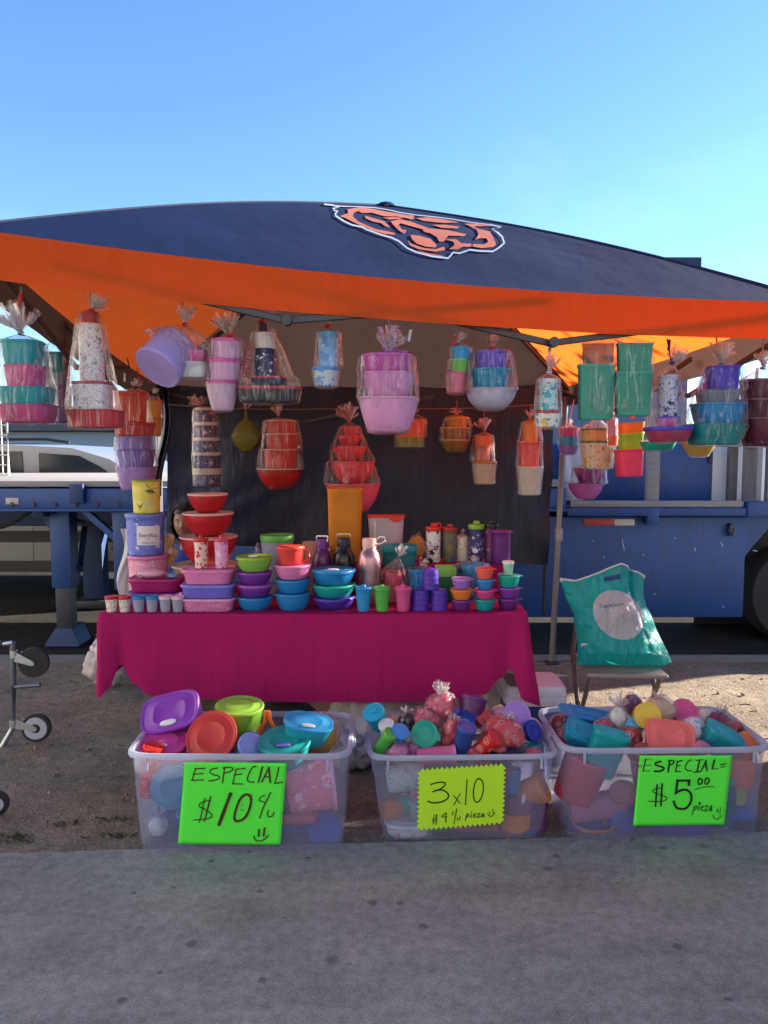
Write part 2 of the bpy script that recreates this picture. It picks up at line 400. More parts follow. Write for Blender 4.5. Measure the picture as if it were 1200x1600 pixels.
# pebbles and litter on the dirt
mb = MB(); rnd = random.Random(3)
for i in range(750):
    x = rnd.uniform(-3.4, 3.6); y = rnd.uniform(edge_y(x) + .04, CURB - .03); r = rnd.choice([.003, .004, .005, .006, .011])
    t = bmesh.new(); bmesh.ops.create_icosphere(t, subdivisions=1, radius=r)
    for v in t.verts: v.co *= rnd.uniform(.7, 1.25)
    bmesh.ops.transform(t, matrix=Matrix.Translation((x, y, r * .25)) @ Euler((rnd.random() * 3, rnd.random() * 3, rnd.random() * 3)).to_matrix().to_4x4() @ Matrix.Diagonal((1, 1, .6, 1)), verts=t.verts)
    mb.add(t); t.free()
tag(mb.build('gravel', plain('pebble', (.24, .19, .145), .9, nscale=6, var=.5)), kind='stuff')
mb = MB()
for i in range(260):
    x = rnd.uniform(-3.4, 3.6); y = rnd.uniform(edge_y(x) + .05, CURB - .03); s = rnd.uniform(.008, .026); a = rnd.random() * 6.3
    m_ = Matrix.Translation((x, y, .008)) @ Euler((rnd.uniform(-.4, .4), rnd.uniform(-.4, .4), a)).to_matrix().to_4x4()
    ps = [(-s, 0, 0), (-s * .4, s * .34, s * .15), (s * .5, s * .3, 0), (s, 0, s * .2), (s * .4, -s * .32, 0), (-s * .5, -s * .28, s * .12)]
    mb.bm.faces.new([mb.bm.verts.new(m_ @ V(p)) for p in ps])
tag(mb.build('leaf_litter', plain('dry leaf', (.12, .075, .04), .8, nscale=8, var=.6), sharp=0), kind='stuff')
def weed(px, py, n, sp, label):
    g = ground(px, py); r_ = random.Random(px); mb = MB()
    for i in range(n):
        a = r_.random() * 6.3; d = sp * r_.random() ** .5; bx, by = d * cos(a) * 1.5, d * sin(a) * .6
        ln = r_.uniform(.008, .03); b = r_.random() * 6.3; w_ = ln * .16
        tx, ty = cos(b) * ln * .8, sin(b) * ln * .8
        p = [(bx - w_ * sin(b), by + w_ * cos(b), .002), (bx + tx * .5 - w_ * sin(b) * 1.5, by + ty * .5 + w_ * cos(b) * 1.5, ln * .45), (bx + tx, by + ty, ln * .6), (bx + tx * .5 + w_ * sin(b) * 1.5, by + ty * .5 - w_ * cos(b) * 1.5, ln * .42), (bx + w_ * sin(b), by - w_ * cos(b), .002)]
        mb.bm.faces.new([mb.bm.verts.new(V(q)) for q in p])
    o = mb.build('weed', plain('weed leaf', (.06, .08, .03), .6, nscale=12, var=.5, trans=.3), loc=(g.x, g.y, 0), sharp=0)
    tag(o, label, 'weed')
weed(98, 1288, 34, .045, 'low green weed in the dirt halfway between the bottom left wheel and the left tub')
weed(172, 1282, 24, .05, 'flat dark weed beside the left side of the left tub')
weed(20, 1312, 60, .055, 'leafy weed tuft just below the cut off wheel at the left edge')
weed(185, 1308, 26, .045, 'small weed at the pavement edge by the left tub corner')

# ---- far building and the corner of a roof beyond
b = thing('building', 'long low pale building with a brown roof band beyond the silver car', 'building', at(90, 700, 40).xy.to_3d())
x0, x1 = -34 - b.location.x, 4 - b.location.x
MB().box(((x0 + x1) / 2, 4, 1.05), (x1 - x0, 8, 2.6), .02).build('wall', plain('pale wall', (.5, .46, .42), .8, nscale=.6, var=.1), b)
MB().box(((x0 + x1) / 2, 3.9, 3.0), (x1 - x0 + .8, 9, 1.25), .03).build('roof', plain('roof band', (.2, .15, .13), .9, nscale=1.2, var=.3), b)
for k in range(3): MB().box((x0 + 6 + 9 * k, -.02, .8), (2.2, .1, 1.9), .02).build('door', plain('grey door', (.25, .25, .26), .6), b)
p = at(1093, 412, 30)
b = thing('building', 'dark flat roof corner of a tall building peeking above the canopy slope', 'building', (p.x - 6, 30, 0))
MB().box((0, 5, (p.z - .6) / 2 - .3), (11.4, 10, p.z), .02).build('wall', plain('blue grey wall', (.16, .19, .25), .8, nscale=.6, var=.1), b)
MB().box((0, 5, p.z - .05), (12, 10.4, .5), .02).build('roof', plain('dark roof', (.03, .045, .09), .8), b)

# ---- silver car parked beyond the trailer
car = thing('parked_car', 'silver sport utility car parked beyond the left end of the blue trailer', 'car', (-3.85, 8.15, -.12))
silver = plain('car paint', (.23, .235, .25), .3, .35, nscale=2, var=.05, bstr=0); glass = plain('car glass', (.012, .02, .028), .1, 0, var=.3, bstr=0, spec=.35)
blk = plain('black trim', (.018, .018, .02), .5); rub = plain('rubber', (.022, .022, .024), .8, nscale=30)
W_ = 1.86
out = [(-2.35, .38), (-2.42, .75), (-2.38, 1.05), (-2.28, 1.15), (-2.05, 1.60), (-1.7, 1.655), (-.2, 1.66), (.55, 1.62), (.95, 1.50), (1.45, 1.15), (2.15, 1.02), (2.42, .9), (2.47, .6), (2.40, .34), (1.98, .32)]
out += [(1.6 + .42 * cos(a), .34 + .42 * sin(a)) for a in [i * pi / 8 for i in range(0, 9)]] + [(-1.05, .30)] + [(-1.5 + .42 * cos(a), .34 + .42 * sin(a)) for a in [i * pi / 8 for i in range(0, 9)]]
MB().prism([(x, 0, z) for x, z in out], (0, W_, 0)).build('body', silver, car, sharp=25)
def side(name, pts, mat, y=-.012, th=.02, parent=car): return MB().prism([(x, y, z) for x, z in pts], (0, th, 0)).build(name, mat, parent, sharp=25)
side('window', [(-2.0, 1.16), (-1.86, 1.55), (-1.0, 1.58), (-.98, 1.14)], glass)
wd = side('window', [(-.88, 1.14), (-.9, 1.585), (.02, 1.585), (.04, 1.14)], glass)
wf = side('window', [(.2, 1.14), (.2, 1.57), (.62, 1.54), (.85, 1.42), (1.22, 1.14)], glass)
MB().tube([(.78 + .0, .1, 1.12), (.70, .12, 1.3), (.62, .14, 1.42)], .02, 6).build('steering_wheel', plain('grey trim', (.4, .4, .4), .5), wf)
for a_, b_ in ((-2.2, -.94), (-.9, .12), (.16, 1.3)):
    d = side('door', [(a_ + .02, .42), (a_ + .02, 1.12), (b_ - .02, 1.12), (b_ - .02, .42)], silver, -.006, .01)
    MB().box((a_ + .2, -.02, .98), (.18, .03, .035), .01).build('handle', blk, d)
side('side_molding', [(-2.3, .62), (-2.3, .74), (2.2, .74), (2.2, .62)], blk, -.03, .03)
side('sill', [(-1.05, .30), (-1.05, .42), (1.15, .42), (1.15, .30)], blk, -.02, .03)
MB().tube([(-1.9, .18, 1.68), (-1.7, .18, 1.71), (.2, .18, 1.715), (.45, .18, 1.68)], .018, 6).build('roof_rail', blk, car)
MB().box((1.2, -.1, 1.17), (.2, .16, .14), .04).build('mirror', blk, car)
for x in (1.6, -1.5):
    wh = MB().lathe([(.0, 0), (.6, 0), (.98, 0), (1, .03), (1, .19), (.98, .22), (0, .22)], .34, M=Matrix.Translation((x, .24, .34)) @ Euler((R(90), 0, 0)).to_matrix().to_4x4(), seg=32).build('wheel', rub, car)
    MB().lathe([(0, 0), (.3, .02), (.9, 0), (1, -.02)], .22, M=Matrix.Translation((x, .012, .34)) @ Euler((R(90), 0, 0)).to_matrix().to_4x4(), seg=32).build('rim', plain('rim', (.4, .4, .42), .35, .8), wh)

# ---- the blue flatbed trailer at the kerb
TY = 6.0
def worn_paint(key, c):
    m, N, L = new_mat(key); v = coords(N, L); n = tex_noise(N, L, v, 2.2, 8, .65); col = lin(c)
    cc = mixc(N, L, n, tuple(x * .62 for x in col), tuple(x * 1.3 for x in col))
    st = tex_noise(N, L, coords(N, L, (9, 9, .7)), 3, 6, .7); cc = mixc(N, L, math_(N, L, 'MULTIPLY', math_(N, L, 'GREATER_THAN', st, .565), .35), cc, (.03, .03, .045))
    ch = tex_noise(N, L, v, 38, 3, .7); cc = mixc(N, L, math_(N, L, 'MULTIPLY', math_(N, L, 'GREATER_THAN', ch, .69), .8), cc, (.16, .18, .24))
    ru = tex_noise(N, L, v, 9, 7, .75); cc = mixc(N, L, math_(N, L, 'MULTIPLY', math_(N, L, 'GREATER_THAN', ru, .635), .8), cc, (.09, .035, .015))
    surface(N, L, cc, .5, 0, bump(N, L, ru, .12, .004)); return m
navyblue = worn_paint('trailer paint', (.007, .058, .225))
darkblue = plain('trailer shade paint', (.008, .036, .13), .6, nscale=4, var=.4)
grease = plain('greasy steel', (.03, .035, .05), .55, nscale=8, var=.5)
greywood = plain('weathered wood', (.26, .25, .25), .85, nscale=6, var=.35, stretch=(.4, 6, 6))
tr = thing('flatbed_trailer', 'long blue flatbed trailer parked along the kerb behind the stall', 'trailer', (0, TY, -.12))
def tz(py, Y=TY): return at(600, py, Y).z + .12
def tx(px, Y=TY): return at(px, 800, Y).x
zt, zb, zs = tz(757), tz(797), tz(965)
xl, xr = -5.5, 6.0
MB().box(((xl + tx(885)) / 2, 1.0, zt + .005), (tx(885) - xl, 2.0, .045), .004).build('deck', greywood, tr)
MB().box(((xl + tx(885)) / 2, .05, (zt + zb) / 2 - .015), (tx(885) - xl, .1, zt - zb - .03), .012).build('side_beam', navyblue, tr)
MB().box(((xl + tx(885)) / 2, .04, zb + .0), (tx(885) - xl, .16, .02), .006).build('flange', navyblue, tr)
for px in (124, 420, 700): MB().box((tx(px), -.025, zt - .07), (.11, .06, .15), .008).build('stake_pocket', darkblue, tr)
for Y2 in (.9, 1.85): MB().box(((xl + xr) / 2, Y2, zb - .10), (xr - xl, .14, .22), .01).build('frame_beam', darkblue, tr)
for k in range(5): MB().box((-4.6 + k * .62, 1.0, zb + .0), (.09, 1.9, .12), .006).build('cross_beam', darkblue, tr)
# right part: deep side skirt, flange, kick rail
zr = tz(793); zf = tz(806)
MB().box(((tx(178) + tx(1172)) / 2, .10, (zs + zf) / 2 - .01), (tx(1172) - tx(178), .1, zf - zs), .01).build('skirt_panel', navyblue, tr)
MB().box(((tx(885) + xr) / 2, .06, (zr + zf) / 2), (xr - tx(885), .2, zr - zf), .01).build('flange', navyblue, tr)
MB().box(((tx(885) + xr) / 2, 1.1, zr - .03), (xr - tx(885), 1.9, .05), .006).build('deck', greywood, tr)
MB().box((tx(1026), .02, (tz(783) + zr) / 2 + .002), (tx(1160) - tx(890), .06, tz(783) - zr), .006).build('kick_rail', greywood, tr)
MB().box((tx(856), .045, (zs + zf) / 2), (.012, .012, zf - zs - .03), 0).build('panel_seam', grease, tr)
MB().box((tx(1185), -.01, tz(795)), (.22, .1, .12), .01).build('stake_pocket', navyblue, tr)
MB().box((tx(1018), .0, tz(806)), (.09, .09, .13), .008).build('stake_pocket', navyblue, tr)
MB().box((tx(939), .045, tz(816.5)), (tx(963) - tx(915), .006, .05), .001).build('reflector', plain('red reflector', (.42, .03, .03), .4), tr)
MB().box((tx(979), .045, tz(817)), (tx(995) - tx(963.5), .006, .05), .001).build('reflector', plain('white reflector', (.55, .52, .5), .4), tr)
MB().prism([(tx(1172), .06, zf), (tx(1172), .06, tz(872)), (tx(1182), .06, tz(858)), (tx(1215), .06, tz(818)), (tx(1215), .06, zf)], (0, .08, 0)).build('fender', navyblue, tr)
lt = MB(); lt.box((tx(1145), .03, tz(828)), (.03, .04, .1), .006); lt.tube([(tx(1140), .02, tz(826)), (tx(1145), 0, tz(838)), (tx(1150), .02, tz(826))], .006, 6); lt.build('latch', grease, tr)
for px, py, ln, an in [(978, 852, 20, 1.3), (1092, 860, 6, 1.5), (1134, 852, 7, 1.0), (1187, 862, 7, .1), (1002, 928, 5, .1), (1030, 930, 3, .2), (1140, 950, 4, 1.2), (948, 872, 3, .6), (1060, 842, 3, .3), (1010, 868, 3, .2), (930, 846, 3, .7)]:
    MB().box((tx(px), .048, tz(py)), (.006, .003, ln * .005), 0, (0, an - 1.5, 0)).build('scratch', plain('scratch', (.5, .52, .56), .7), tr)
def wheel(x, y, r, nm='wheel'):
    wh = MB().lathe([(0, 0), (.62, .02), (.95, 0), (1, .04), (1, .22), (.95, .26), (0, .26)], r, M=Matrix.Translation((x, y + .26, r)) @ Euler((R(90), 0, 0)).to_matrix().to_4x4(), seg=36).build(nm, rub, tr)
    MB().lathe([(0, .02), (.45, .03), (.5, -.04), (.95, -.06), (1, -.1)], r * .6, M=Matrix.Translation((x, y, r)) @ Euler((R(90), 0, 0)).to_matrix().to_4x4(), seg=28).build('rim', grease, wh)
MB().box((tx(1172) + 1.3, 1.0, .5), (2.6, .05, 1.0), .01).build('shade_panel', grease, tr)  # added dark sheet standing in for the shade behind the wheels
wheel(tx(1285), .25, .42); wheel(tx(1285) + 1.0, .25, .42)
# legs at the left
xl0, xl1 = tx(62), tx(94)
lg = MB(); lg.box(((xl0 + xl1) / 2, .25, (zb + tz(925)) / 2), (xl1 - xl0, .17, zb - tz(925)), .008); l1 = lg.build('landing_leg', navyblue, tr)
MB().box(((xl0 + xl1) / 2, .25, (tz(925) + .06) / 2 + .03), ((xl1 - xl0) * .78, .13, tz(925) - .05), .008).build('inner_tube', grease, l1)
cx = (xl0 + xl1) / 2
MB().prism([(cx - .13, .12, .015), (cx - .13, .12, .04), (cx - .065, .17, .15), (cx + .065, .17, .15), (cx + .14, .12, .04), (cx + .14, .12, .015)], (0, .26, 0)).build('foot', darkblue, l1)
x2 = tx(147, 7.75)
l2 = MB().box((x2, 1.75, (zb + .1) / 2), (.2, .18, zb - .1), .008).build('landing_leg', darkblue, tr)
MB().box((x2, 1.75, .05), (.36, .3, .09), .02).build('foot', grease, l2)
MB().beam((cx + .1, .3, .62), (x2 - .05, 1.7, zb - .1), .05, .05).build('brace', darkblue, tr)
MB().beam((cx + .05, .3, .42), (x2 - .05, 1.7, .9), .035, .035).build('brace', grease, tr)
MB().box((tx(188), .07, (zb + tz(922)) / 2), (.135, .13, zb - tz(922)), .008).build('post', navyblue, tr)
MB().beam((tx(128), .07, zb - .01), (tx(182), .07, tz(848)), .06, .05).build('brace', navyblue, tr)
MB().beam((tx(160), .2, tz(865)), (tx(178), .2, tz(836)), .03, .03).build('brace', grease, tr)
MB().box((tx(20), -.002, tz(783)), (.10, .006, .05), .001).build('reflector', plain('amber reflector', (.45, .4, .33), .4), tr)
for i, (q0, q1, dp_) in enumerate(((-2.75, -1.9, .13), (-1.7, -.9, .09), (-3.6, -2.9, .16))):
    MB().tube([(q0 + (q1 - q0) * t / 12, .32, zb - .02 - dp_ * sin(pi * t / 12)) for t in range(13)], .016, 8).build('air_hose', blk, tr)
for i in range(7):
    MB().lathe([(0, -.012), (.9, -.011), (1, -.006), (1, 0)], .018, M=Matrix.Translation((tx(20 + 33 * i), -.001, zb + .045)) @ Euler((R(90), 0, 0)).to_matrix().to_4x4() @ Matrix.Scale(-1, 4, (0, 0, 1)), seg=10).build('bolt', grease, tr)
MB().prism([(tx(62) - .10, .2, zb - .02), (tx(62) - .005, .2, zb - .02), (tx(62) - .005, .2, zb - .2)], (0, .03, 0)).build('gusset', darkblue, tr)
# load on the right part: a stake rack and a blue box, white panel
cb = thing('cargo_box', 'tall plain blue box with a small black latch standing on the trailer deck', 'box', (tx(1000), TY + .35, zr - .12))
x0, x1 = tx(872) - tx(1000), tx(1112, 6.35) - tx(1000); hb = tz(692) - zr
MB().box(((x0 + x1) / 2, .6, hb / 2), (x1 - x0, 1.2, hb), .015).build('body', navyblue, cb)
MB().box((x1 - .03, -.01, hb - .13), (.03, .03, .07), .006).build('latch', blk, cb)
def stake(px, wpx, y0, y1, Y, label, m=greywood):
    a, b_ = at(px, y1, Y), at(px, y0, Y)
    tag(MB().box((0, 0, (b_.z - a.z) / 2), (wpx * Y / F, .06, b_.z - a.z), .004).build('stake', m, loc=a), label, 'stake')
stake(1018, 19, 640, 787, TY + .05, 'broad scuffed grey stake standing alone before the blue box')
stake(1142, 13, 640, 784, TY + .32, 'dark grey stake nearest the blue box edge', plain('dark wood', (.15, .145, .15), .85, nscale=7, var=.3))
stake(1167, 14, 640, 786, TY + .25, 'grey stake in the middle of the white panel')
stake(1182, 8, 640, 790, TY + .12, 'light grey stake at the right side of the photo')
stake(1200, 9, 640, 790, TY + .12, 'grey stake cut by the right edge of the photo')
a = at(1195, 694, TY + .18); tag(MB().box((0, 0, 0), (.95, .05, .045), .004).build('rack_rail', greywood, loc=a), 'horizontal grey rail tying the stake tops above the white panel', 'rail')
wp = at(1170, 787, TY + .45); tag(MB().box((0, 0, .3), (.66, .03, .62), .004).build('white_board', plain('white board', (.9, .89, .86), .6, nscale=3, var=.08), loc=wp), 'upright white board behind the stakes on the trailer', 'board')
wp = at(893, 782, TY + .2)
sh = MB().grid(lambda u, v: ((u - .5) * .19, .012 * sin(u * 9 + v * 5), v * .46), 10, 14).build('paper_sheet', plain('paper', (.66, .66, .68), .7, nscale=2, var=.05, trans=.3), loc=wp); tag(sh, 'tall white sheet propped on the trailer right of the dark curtain', 'sheet')

# the white wire grid panel at the left edge
g0 = at(-22, 742, 5.7)
gp = thing('wire_panel', 'white wire grid panel at the left edge of the photo', 'grid panel', g0)
wh_ = plain('white wire', (.7, .69, .66), .5); hh = .44; ww = .17
MB().tube([(0, 0, 0), (ww, 0, 0), (ww, 0, hh), (0, 0, hh)], .012, 8, closed=True).build('frame', wh_, gp)
mb = MB()
for k in range(1, 6): mb.tube([(0, 0, hh * k / 6), (ww, 0, hh * k / 6)], .005, 6)
for k in range(1, 4): mb.tube([(ww * k / 4, 0, 0), (ww * k / 4, 0, hh)], .005, 6)
mb.build('wires', wh_, gp)

# ================================================================== THE CANOPY TENT
FL, FR = at(-62, 354, 2.56), at(1290, 473, 3.1)
BR, BL = at(888, 603, 5.5), at(243, 600, 5.25)
PK = at(603, 321, 3.95)
ESAG = {0: .05, 1: .03, 2: .03, 3: .03}
CORN = [FL, FR, BR, BL]
def eave(k, u):
    a, b_ = CORN[k], CORN[(k + 1) % 4]; p = a.lerp(b_, u); p.z -= ESAG[k] * 4 * u * (1 - u); return p
def roof_pt(k, u, v):
    p = eave(k, u).lerp(PK, v); p.z += .042 * sin(pi * v)
    amp = .010 * min(1, v * 6) * (1 - v) * min(1, 5 * u) * min(1, 5 * (1 - u))
    for uu in (u, 1 - u):
        if uu < .5: p.z += .006 * noise.noise((atan2(v, uu + .02) * 9, k * 7.7 + (u > .5) * 3, uu * 2)) * (1 - 2 * uu) * min(1, uu * 12) * min(1, v * 8) * (1 - v)
    p.z += amp * noise.noise((p.x * 2.3, p.y * 2.3, k * 4.1)) * 2 + amp * .5 * noise.noise((p.x * 9 + p.y * 3, p.y * 4, k)); return p
NAVYC = (.006, .021, .076); ORC = (.86, .13, .028)
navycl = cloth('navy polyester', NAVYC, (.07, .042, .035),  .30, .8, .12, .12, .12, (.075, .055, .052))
orcl = cloth('orange polyester', ORC, (.95, .15, .02), .5, .8, .26, .08, .15)
darkframe = plain('frame steel', (.06, .06, .07), .45, .5, nscale=20)
tent = thing('canopy_tent', 'pop up canopy tent with navy and orange roof and an orange cat head emblem', 'canopy tent', (0, 4, 0))
off = V((0, -4, 0))
panels = []
for k, m in enumerate((navycl, orcl, navycl, orcl)):
    panels.append(MB().grid(lambda u, v: roof_pt(k, u, v * .997) + off, 60, 36).build('roof_panel', m, tent, sharp=0, normals=False))
def valance(k, hts, m, flap):
    def f(u, v):
        p = eave(k, u); i = u * (len(hts) - 1); j = min(int(i), len(hts) - 2); h = hts[j] + (hts[j + 1] - hts[j]) * (i - j)
        a, b_ = CORN[k], CORN[(k + 1) % 4]; t = (b_ - a).normalized(); n_ = V((t.y, -t.x, 0))
        o = flap * v * v + .012 * v * noise.noise((u * 9, k * 3.3, v * .8)) + .006 * v * noise.noise((u * 30, k * 5, v * 3)) - .012 * sin(v * pi) * (1 if k == 0 else 0)
        q = p + n_ * o; q.z = p.z - h * v; return q + off
    o = MB().grid(f, 110, 10).build('valance', m, tent, sharp=0)
    return o
valance(0, [.150, .152, .146, .140, .140, .140, .140, .14], orcl, -.02)
valance(1, [.14] * 4, navycl, .0); valance(2, [.14] * 4, navycl, 0); valance(3, [.14, .15, .16, .16], navycl, .0)
# cap on the peak
MB().lathe([(1, -.018), (.6, .004), (0, .016)], .06, M=Matrix.Translation(PK + off + V((0, 0, .004)))).build('peak_cap', navycl, tent)
# frame
for k in range(4):
    c = CORN[k].copy(); foot = [V((FL.x - .16, FL.y - .04, 0)), V((FR.x + .02, FR.y, 0)), ground(862, 1036), V((BL.x, BL.y, 0))][k]
    top = c + V(((-.05 if k == 0 else .02) if k in (0, 3) else -.02, .02 if k < 2 else -.02, -.035))
    lg = MB().beam(foot + off + V((0, 0, .01)), top + off, .034, .034).build('leg', plain('leg steel', (.2, .2, .21), .4, .6), tent)
    MB().box(tuple(foot + off + V((0, 0, .006))), (.09, .09, .01), .002).build('foot_plate', darkframe, lg)
    mid = foot.lerp(top, .47); MB().box(tuple(mid + off), (.05, .05, .09), .006).build('slider', plain('plastic grey', (.3, .3, .32), .5), lg)
    pts = [roof_pt(k, .0005, v) + off - V((0, 0, .03)) for v in (0, .25, .5, .75, .97)]
    MB().tube(pts, .012, 6).build('roof_pole', darkframe, tent)
    MB().tube([roof_pt(k, 0, i / 30 * .99) + off + V((0, 0, .002)) for i in range(31)], .0045, 6).build('seam', plain('navy seam', (.012, .02, .06), .8), tent)
def bars(k, segs, dy):
    a, b_ = CORN[k], CORN[(k + 1) % 4]; t = (b_ - a).normalized(); n_ = V((-t.y, t.x, 0)) * .035
    for (u0, d0), (u1, d1), s_ in segs:
        p, q = a.lerp(b_, u0) + n_ * (1 + s_), a.lerp(b_, u1) + n_ * (1 + s_)
        p.z -= d0; q.z -= d1
        MB().beam(p + off, q + off, .014, .026).build('truss_bar', darkframe, tent)
        for e in (p, q): pass
def front_u(px):        # where a pixel column meets the front edge
    best = min(range(1001), key=lambda i: abs(pix(FL.lerp(FR, i / 1000))[0] - px)); return best / 1000
def fd(px, py):         # drop below the straight eave line at that column
    u = front_u(px); p = FL.lerp(FR, u) + V((0, .05, 0)); return u, p.z - at(px, py, p.y).z
B = [((80, 415), (445, 502), 0), ((445, 502), (870, 470), 0), ((440, 440), (870, 536), .6), ((870, 536), (1250, 488), .6)]
bars(0, [(fd(*p), fd(*q), s_) for p, q, s_ in B], 0)
for px, py in ((445, 502), (870, 536)):
    u, d = fd(px, py); p = FL.lerp(FR, u) + V((0, .03, 0)); p.z -= d
    MB().lathe([(0, -.016), (.9, -.016), (1, -.012), (1, .012), (.9, .016), (0, .016)], .02, M=Matrix.Translation(p + off) @ Euler((R(90), 0, 0)).to_matrix().to_4x4(), seg=16).build('joint', darkframe, tent)
    MB().lathe([(0, -.02), (1, -.019), (1, -.015)], .007, M=Matrix.Translation(p + off) @ Euler((R(90), 0, 0)).to_matrix().to_4x4(), seg=12).build('bolt', plain('bolt', (.6, .6, .6), .3, .9), tent)
for k in (1, 2, 3):
    bars(k, [((.02, .06), (.36, .26), 0), ((.36, .26), (.68, .08), 0), ((.34, .08), (.66, .26), .6), ((.66, .26), (.98, .06), .6)], 0)
# the emblem on the front slope
def cp(l, s=4.0, ox=500, oy=310): return [(ox + x / s, oy + y / s) for x, y in l]
ol = [(25, 45), (75, 50), (118, 63), (78, 72), (90, 84), (110, 88), (95, 104), (98, 118), (150, 152), (200, 175), (262, 188), (285, 202), (380, 236), (440, 252), (490, 275), (545, 320), (600, 345), (700, 372), (800, 383), (832, 347), (870, 352), (935, 330), (1000, 338), (1078, 340), (1115, 318), (1150, 288), (1138, 250), (1110, 222), (1075, 200), (1130, 186), (1060, 172)]
wt = [(1060, 172), (940, 158), (830, 138), (720, 124), (600, 112), (500, 96), (420, 78), (340, 66), (240, 60), (130, 58), (25, 45)]
fp = panels[0]; tree = bvh_of(fp)
whm = plain('emblem white', (.24, .30, .42), .7, var=.05); orm = plain('emblem orange', (.30, .072, .042), .7, var=.08)
decal('emblem_outline', ribbon_polys(cp(ol), 2.6) + ribbon_polys(cp(wt), 1.3), fp, whm, fp, .006, 0, tree)
shapes = [[(170, 75), (250, 62), (330, 72), (420, 90), (540, 110), (592, 122), (560, 134), (480, 120), (400, 118), (320, 96), (260, 98), (240, 86), (210, 96), (205, 120), (235, 150), (290, 175), (350, 200), (420, 213), (466, 224), (466, 235), (400, 229), (330, 210), (260, 181), (200, 152), (160, 131), (122, 118), (158, 105), (176, 100)],
          [(280, 115), (330, 130), (400, 150), (440, 188), (410, 182), (380, 162), (330, 152), (285, 132)],
          [(440, 150), (500, 138), (560, 150), (620, 172), (680, 195), (740, 200), (800, 206), (915, 231), (900, 243), (800, 240), (772, 278), (742, 276), (730, 250), (690, 226), (650, 216), (640, 200), (560, 178), (502, 162), (490, 175), (510, 200), (540, 206), (530, 228), (500, 214), (470, 186), (452, 166)],
          [(600, 130), (680, 125), (760, 136), (870, 156), (780, 161), (720, 156), (640, 146)],
          [(700, 172), (780, 172), (872, 184), (858, 195), (760, 191)],
          [(900, 165), (1000, 165), (1100, 178), (960, 182), (990, 198), (1060, 213), (1084, 255), (1100, 294), (1085, 310), (1010, 318), (952, 308), (956, 292), (1020, 295), (1050, 280), (1040, 256), (1000, 256), (968, 265), (990, 235), (978, 200)],
          [(780, 262), (850, 263), (884, 289), (944, 291), (945, 308), (890, 311), (860, 326), (805, 325), (840, 300), (834, 279)],
          [(565, 235), (620, 240), (690, 261), (728, 298), (722, 314), (660, 309), (602, 290), (572, 260)],
          [(548, 268), (570, 290), (640, 316), (720, 326), (774, 309), (780, 330), (720, 341), (620, 326), (562, 302)],
          [(600, 330), (680, 351), (768, 367), (758, 376), (690, 364)],
          [(75, 47), (170, 53), (200, 60), (130, 60)], [(548, 112), (580, 112), (588, 134), (560, 138)], [(395, 128), (450, 124), (520, 128), (490, 136), (430, 138)]]
decal('emblem', [cp(s_) for s_ in shapes], fp, orm, fp, .005, 1, tree)

# the dark curtain tied across the back, and the cord the back bundles hang from
CT = [at(262, 602, 5.2), at(868, 604, 5.42)]; CB = [at(258, 850, 5.2), at(862, 886, 5.42)]
def curt(u, v):
    p = CT[0].lerp(CT[1], u).lerp(CB[0].lerp(CB[1], u), v)
    p.z -= .012 * sin(u * pi * 5) ** 2 * (1 - v) - .02 * sin(u * 7) * v
    p.y += .02 * sin(u * 19 + v * 2) + .025 * noise.noise((u * 5 + v * 2.5, v * 2, 1)) + .012 * noise.noise((u * 14 + v * 7, v * 5, 4))
    if u > .93: p.y -= (u - .93) * .9 * sin(v * 8 + 1) ** 2; p.x -= (u - .93) * .4 * v
    return p
tag(MB().grid(curt, 130, 60).build('curtain', cloth('black curtain', (.006, .010, .034), (.01, .012, .03), .06, .5, .7, .25, .5), sharp=0), 'black navy curtain tied across the back of the stall', 'curtain')
CORDY = 4.8
c0, c1, c2 = at(262, 632, 5.0), at(560, 637, CORDY), at(866, 630, 5.2)
pts = [c0.lerp(c1, t / 8) - V((0, 0, .02 * 4 * (t / 8) * (1 - t / 8))) for t in range(9)] + [c1.lerp(c2, t / 8) - V((0, 0, .02 * 4 * (t / 8) * (1 - t / 8))) for t in range(1, 9)]
tag(MB().tube(pts, .004, 6).build('cord', plain('brown cord', (.16, .08, .07), .8)), 'thin brown cord strung across the back in front of the dark curtain', 'cord')
mb = MB().grid(lambda u, v: at(246 + 14 * u + 8 * sin(v * 5), 600 + 175 * v, 5.1 + .03 * sin(u * 12 + v * 3)), 14, 24)
tag(mb.build('hanging_sheet', plain('dark sheet', (.02, .022, .04), .5, trans=.1), sharp=0), 'dark strip of cloth hanging at the back left tent leg', 'cloth')

# ---- outside the picture on the right: street trees that shade the stall, and a tent added to block sun
nx0, nx1, ny0, ny1 = 2.8, 5.8, .6, 3.9
nb_ = thing('sun_block_tent', 'plain white pop up tent added out of view at the right to block the sun', 'canopy tent', ((nx0 + nx1) / 2, (ny0 + ny1) / 2, 0)); no = V(nb_.location)
wcl = cloth('white polyester', (.6, .6, .6), (.5, .5, .5), .12, .8, .3, .05, .2); npk = V(no) + V((0, 0, 3.05))
nc = [V((nx0, ny0, 2.35)), V((nx1, ny0, 2.35)), V((nx1, ny1, 2.35)), V((nx0, ny1, 2.35))]
for q in range(4):
    a, b_ = nc[q], nc[(q + 1) % 4]
    MB().grid(lambda u, v: a.lerp(b_, u).lerp(npk, v * .99) - no, 12, 8).build('roof_panel', wcl, nb_, sharp=0)
    MB().beam(V((a.x, a.y, .01)) - no, a - no, .035, .035).build('leg', darkframe, nb_)
    if q != 0: MB().grid(lambda u, v: a.lerp(b_, u) - V((0, 0, 2.3 * v)) - no + V((.02 * sin(u * 25), .02 * sin(u * 25), 0)), 40, 8).build('side_wall', wcl, nb_, sharp=0)
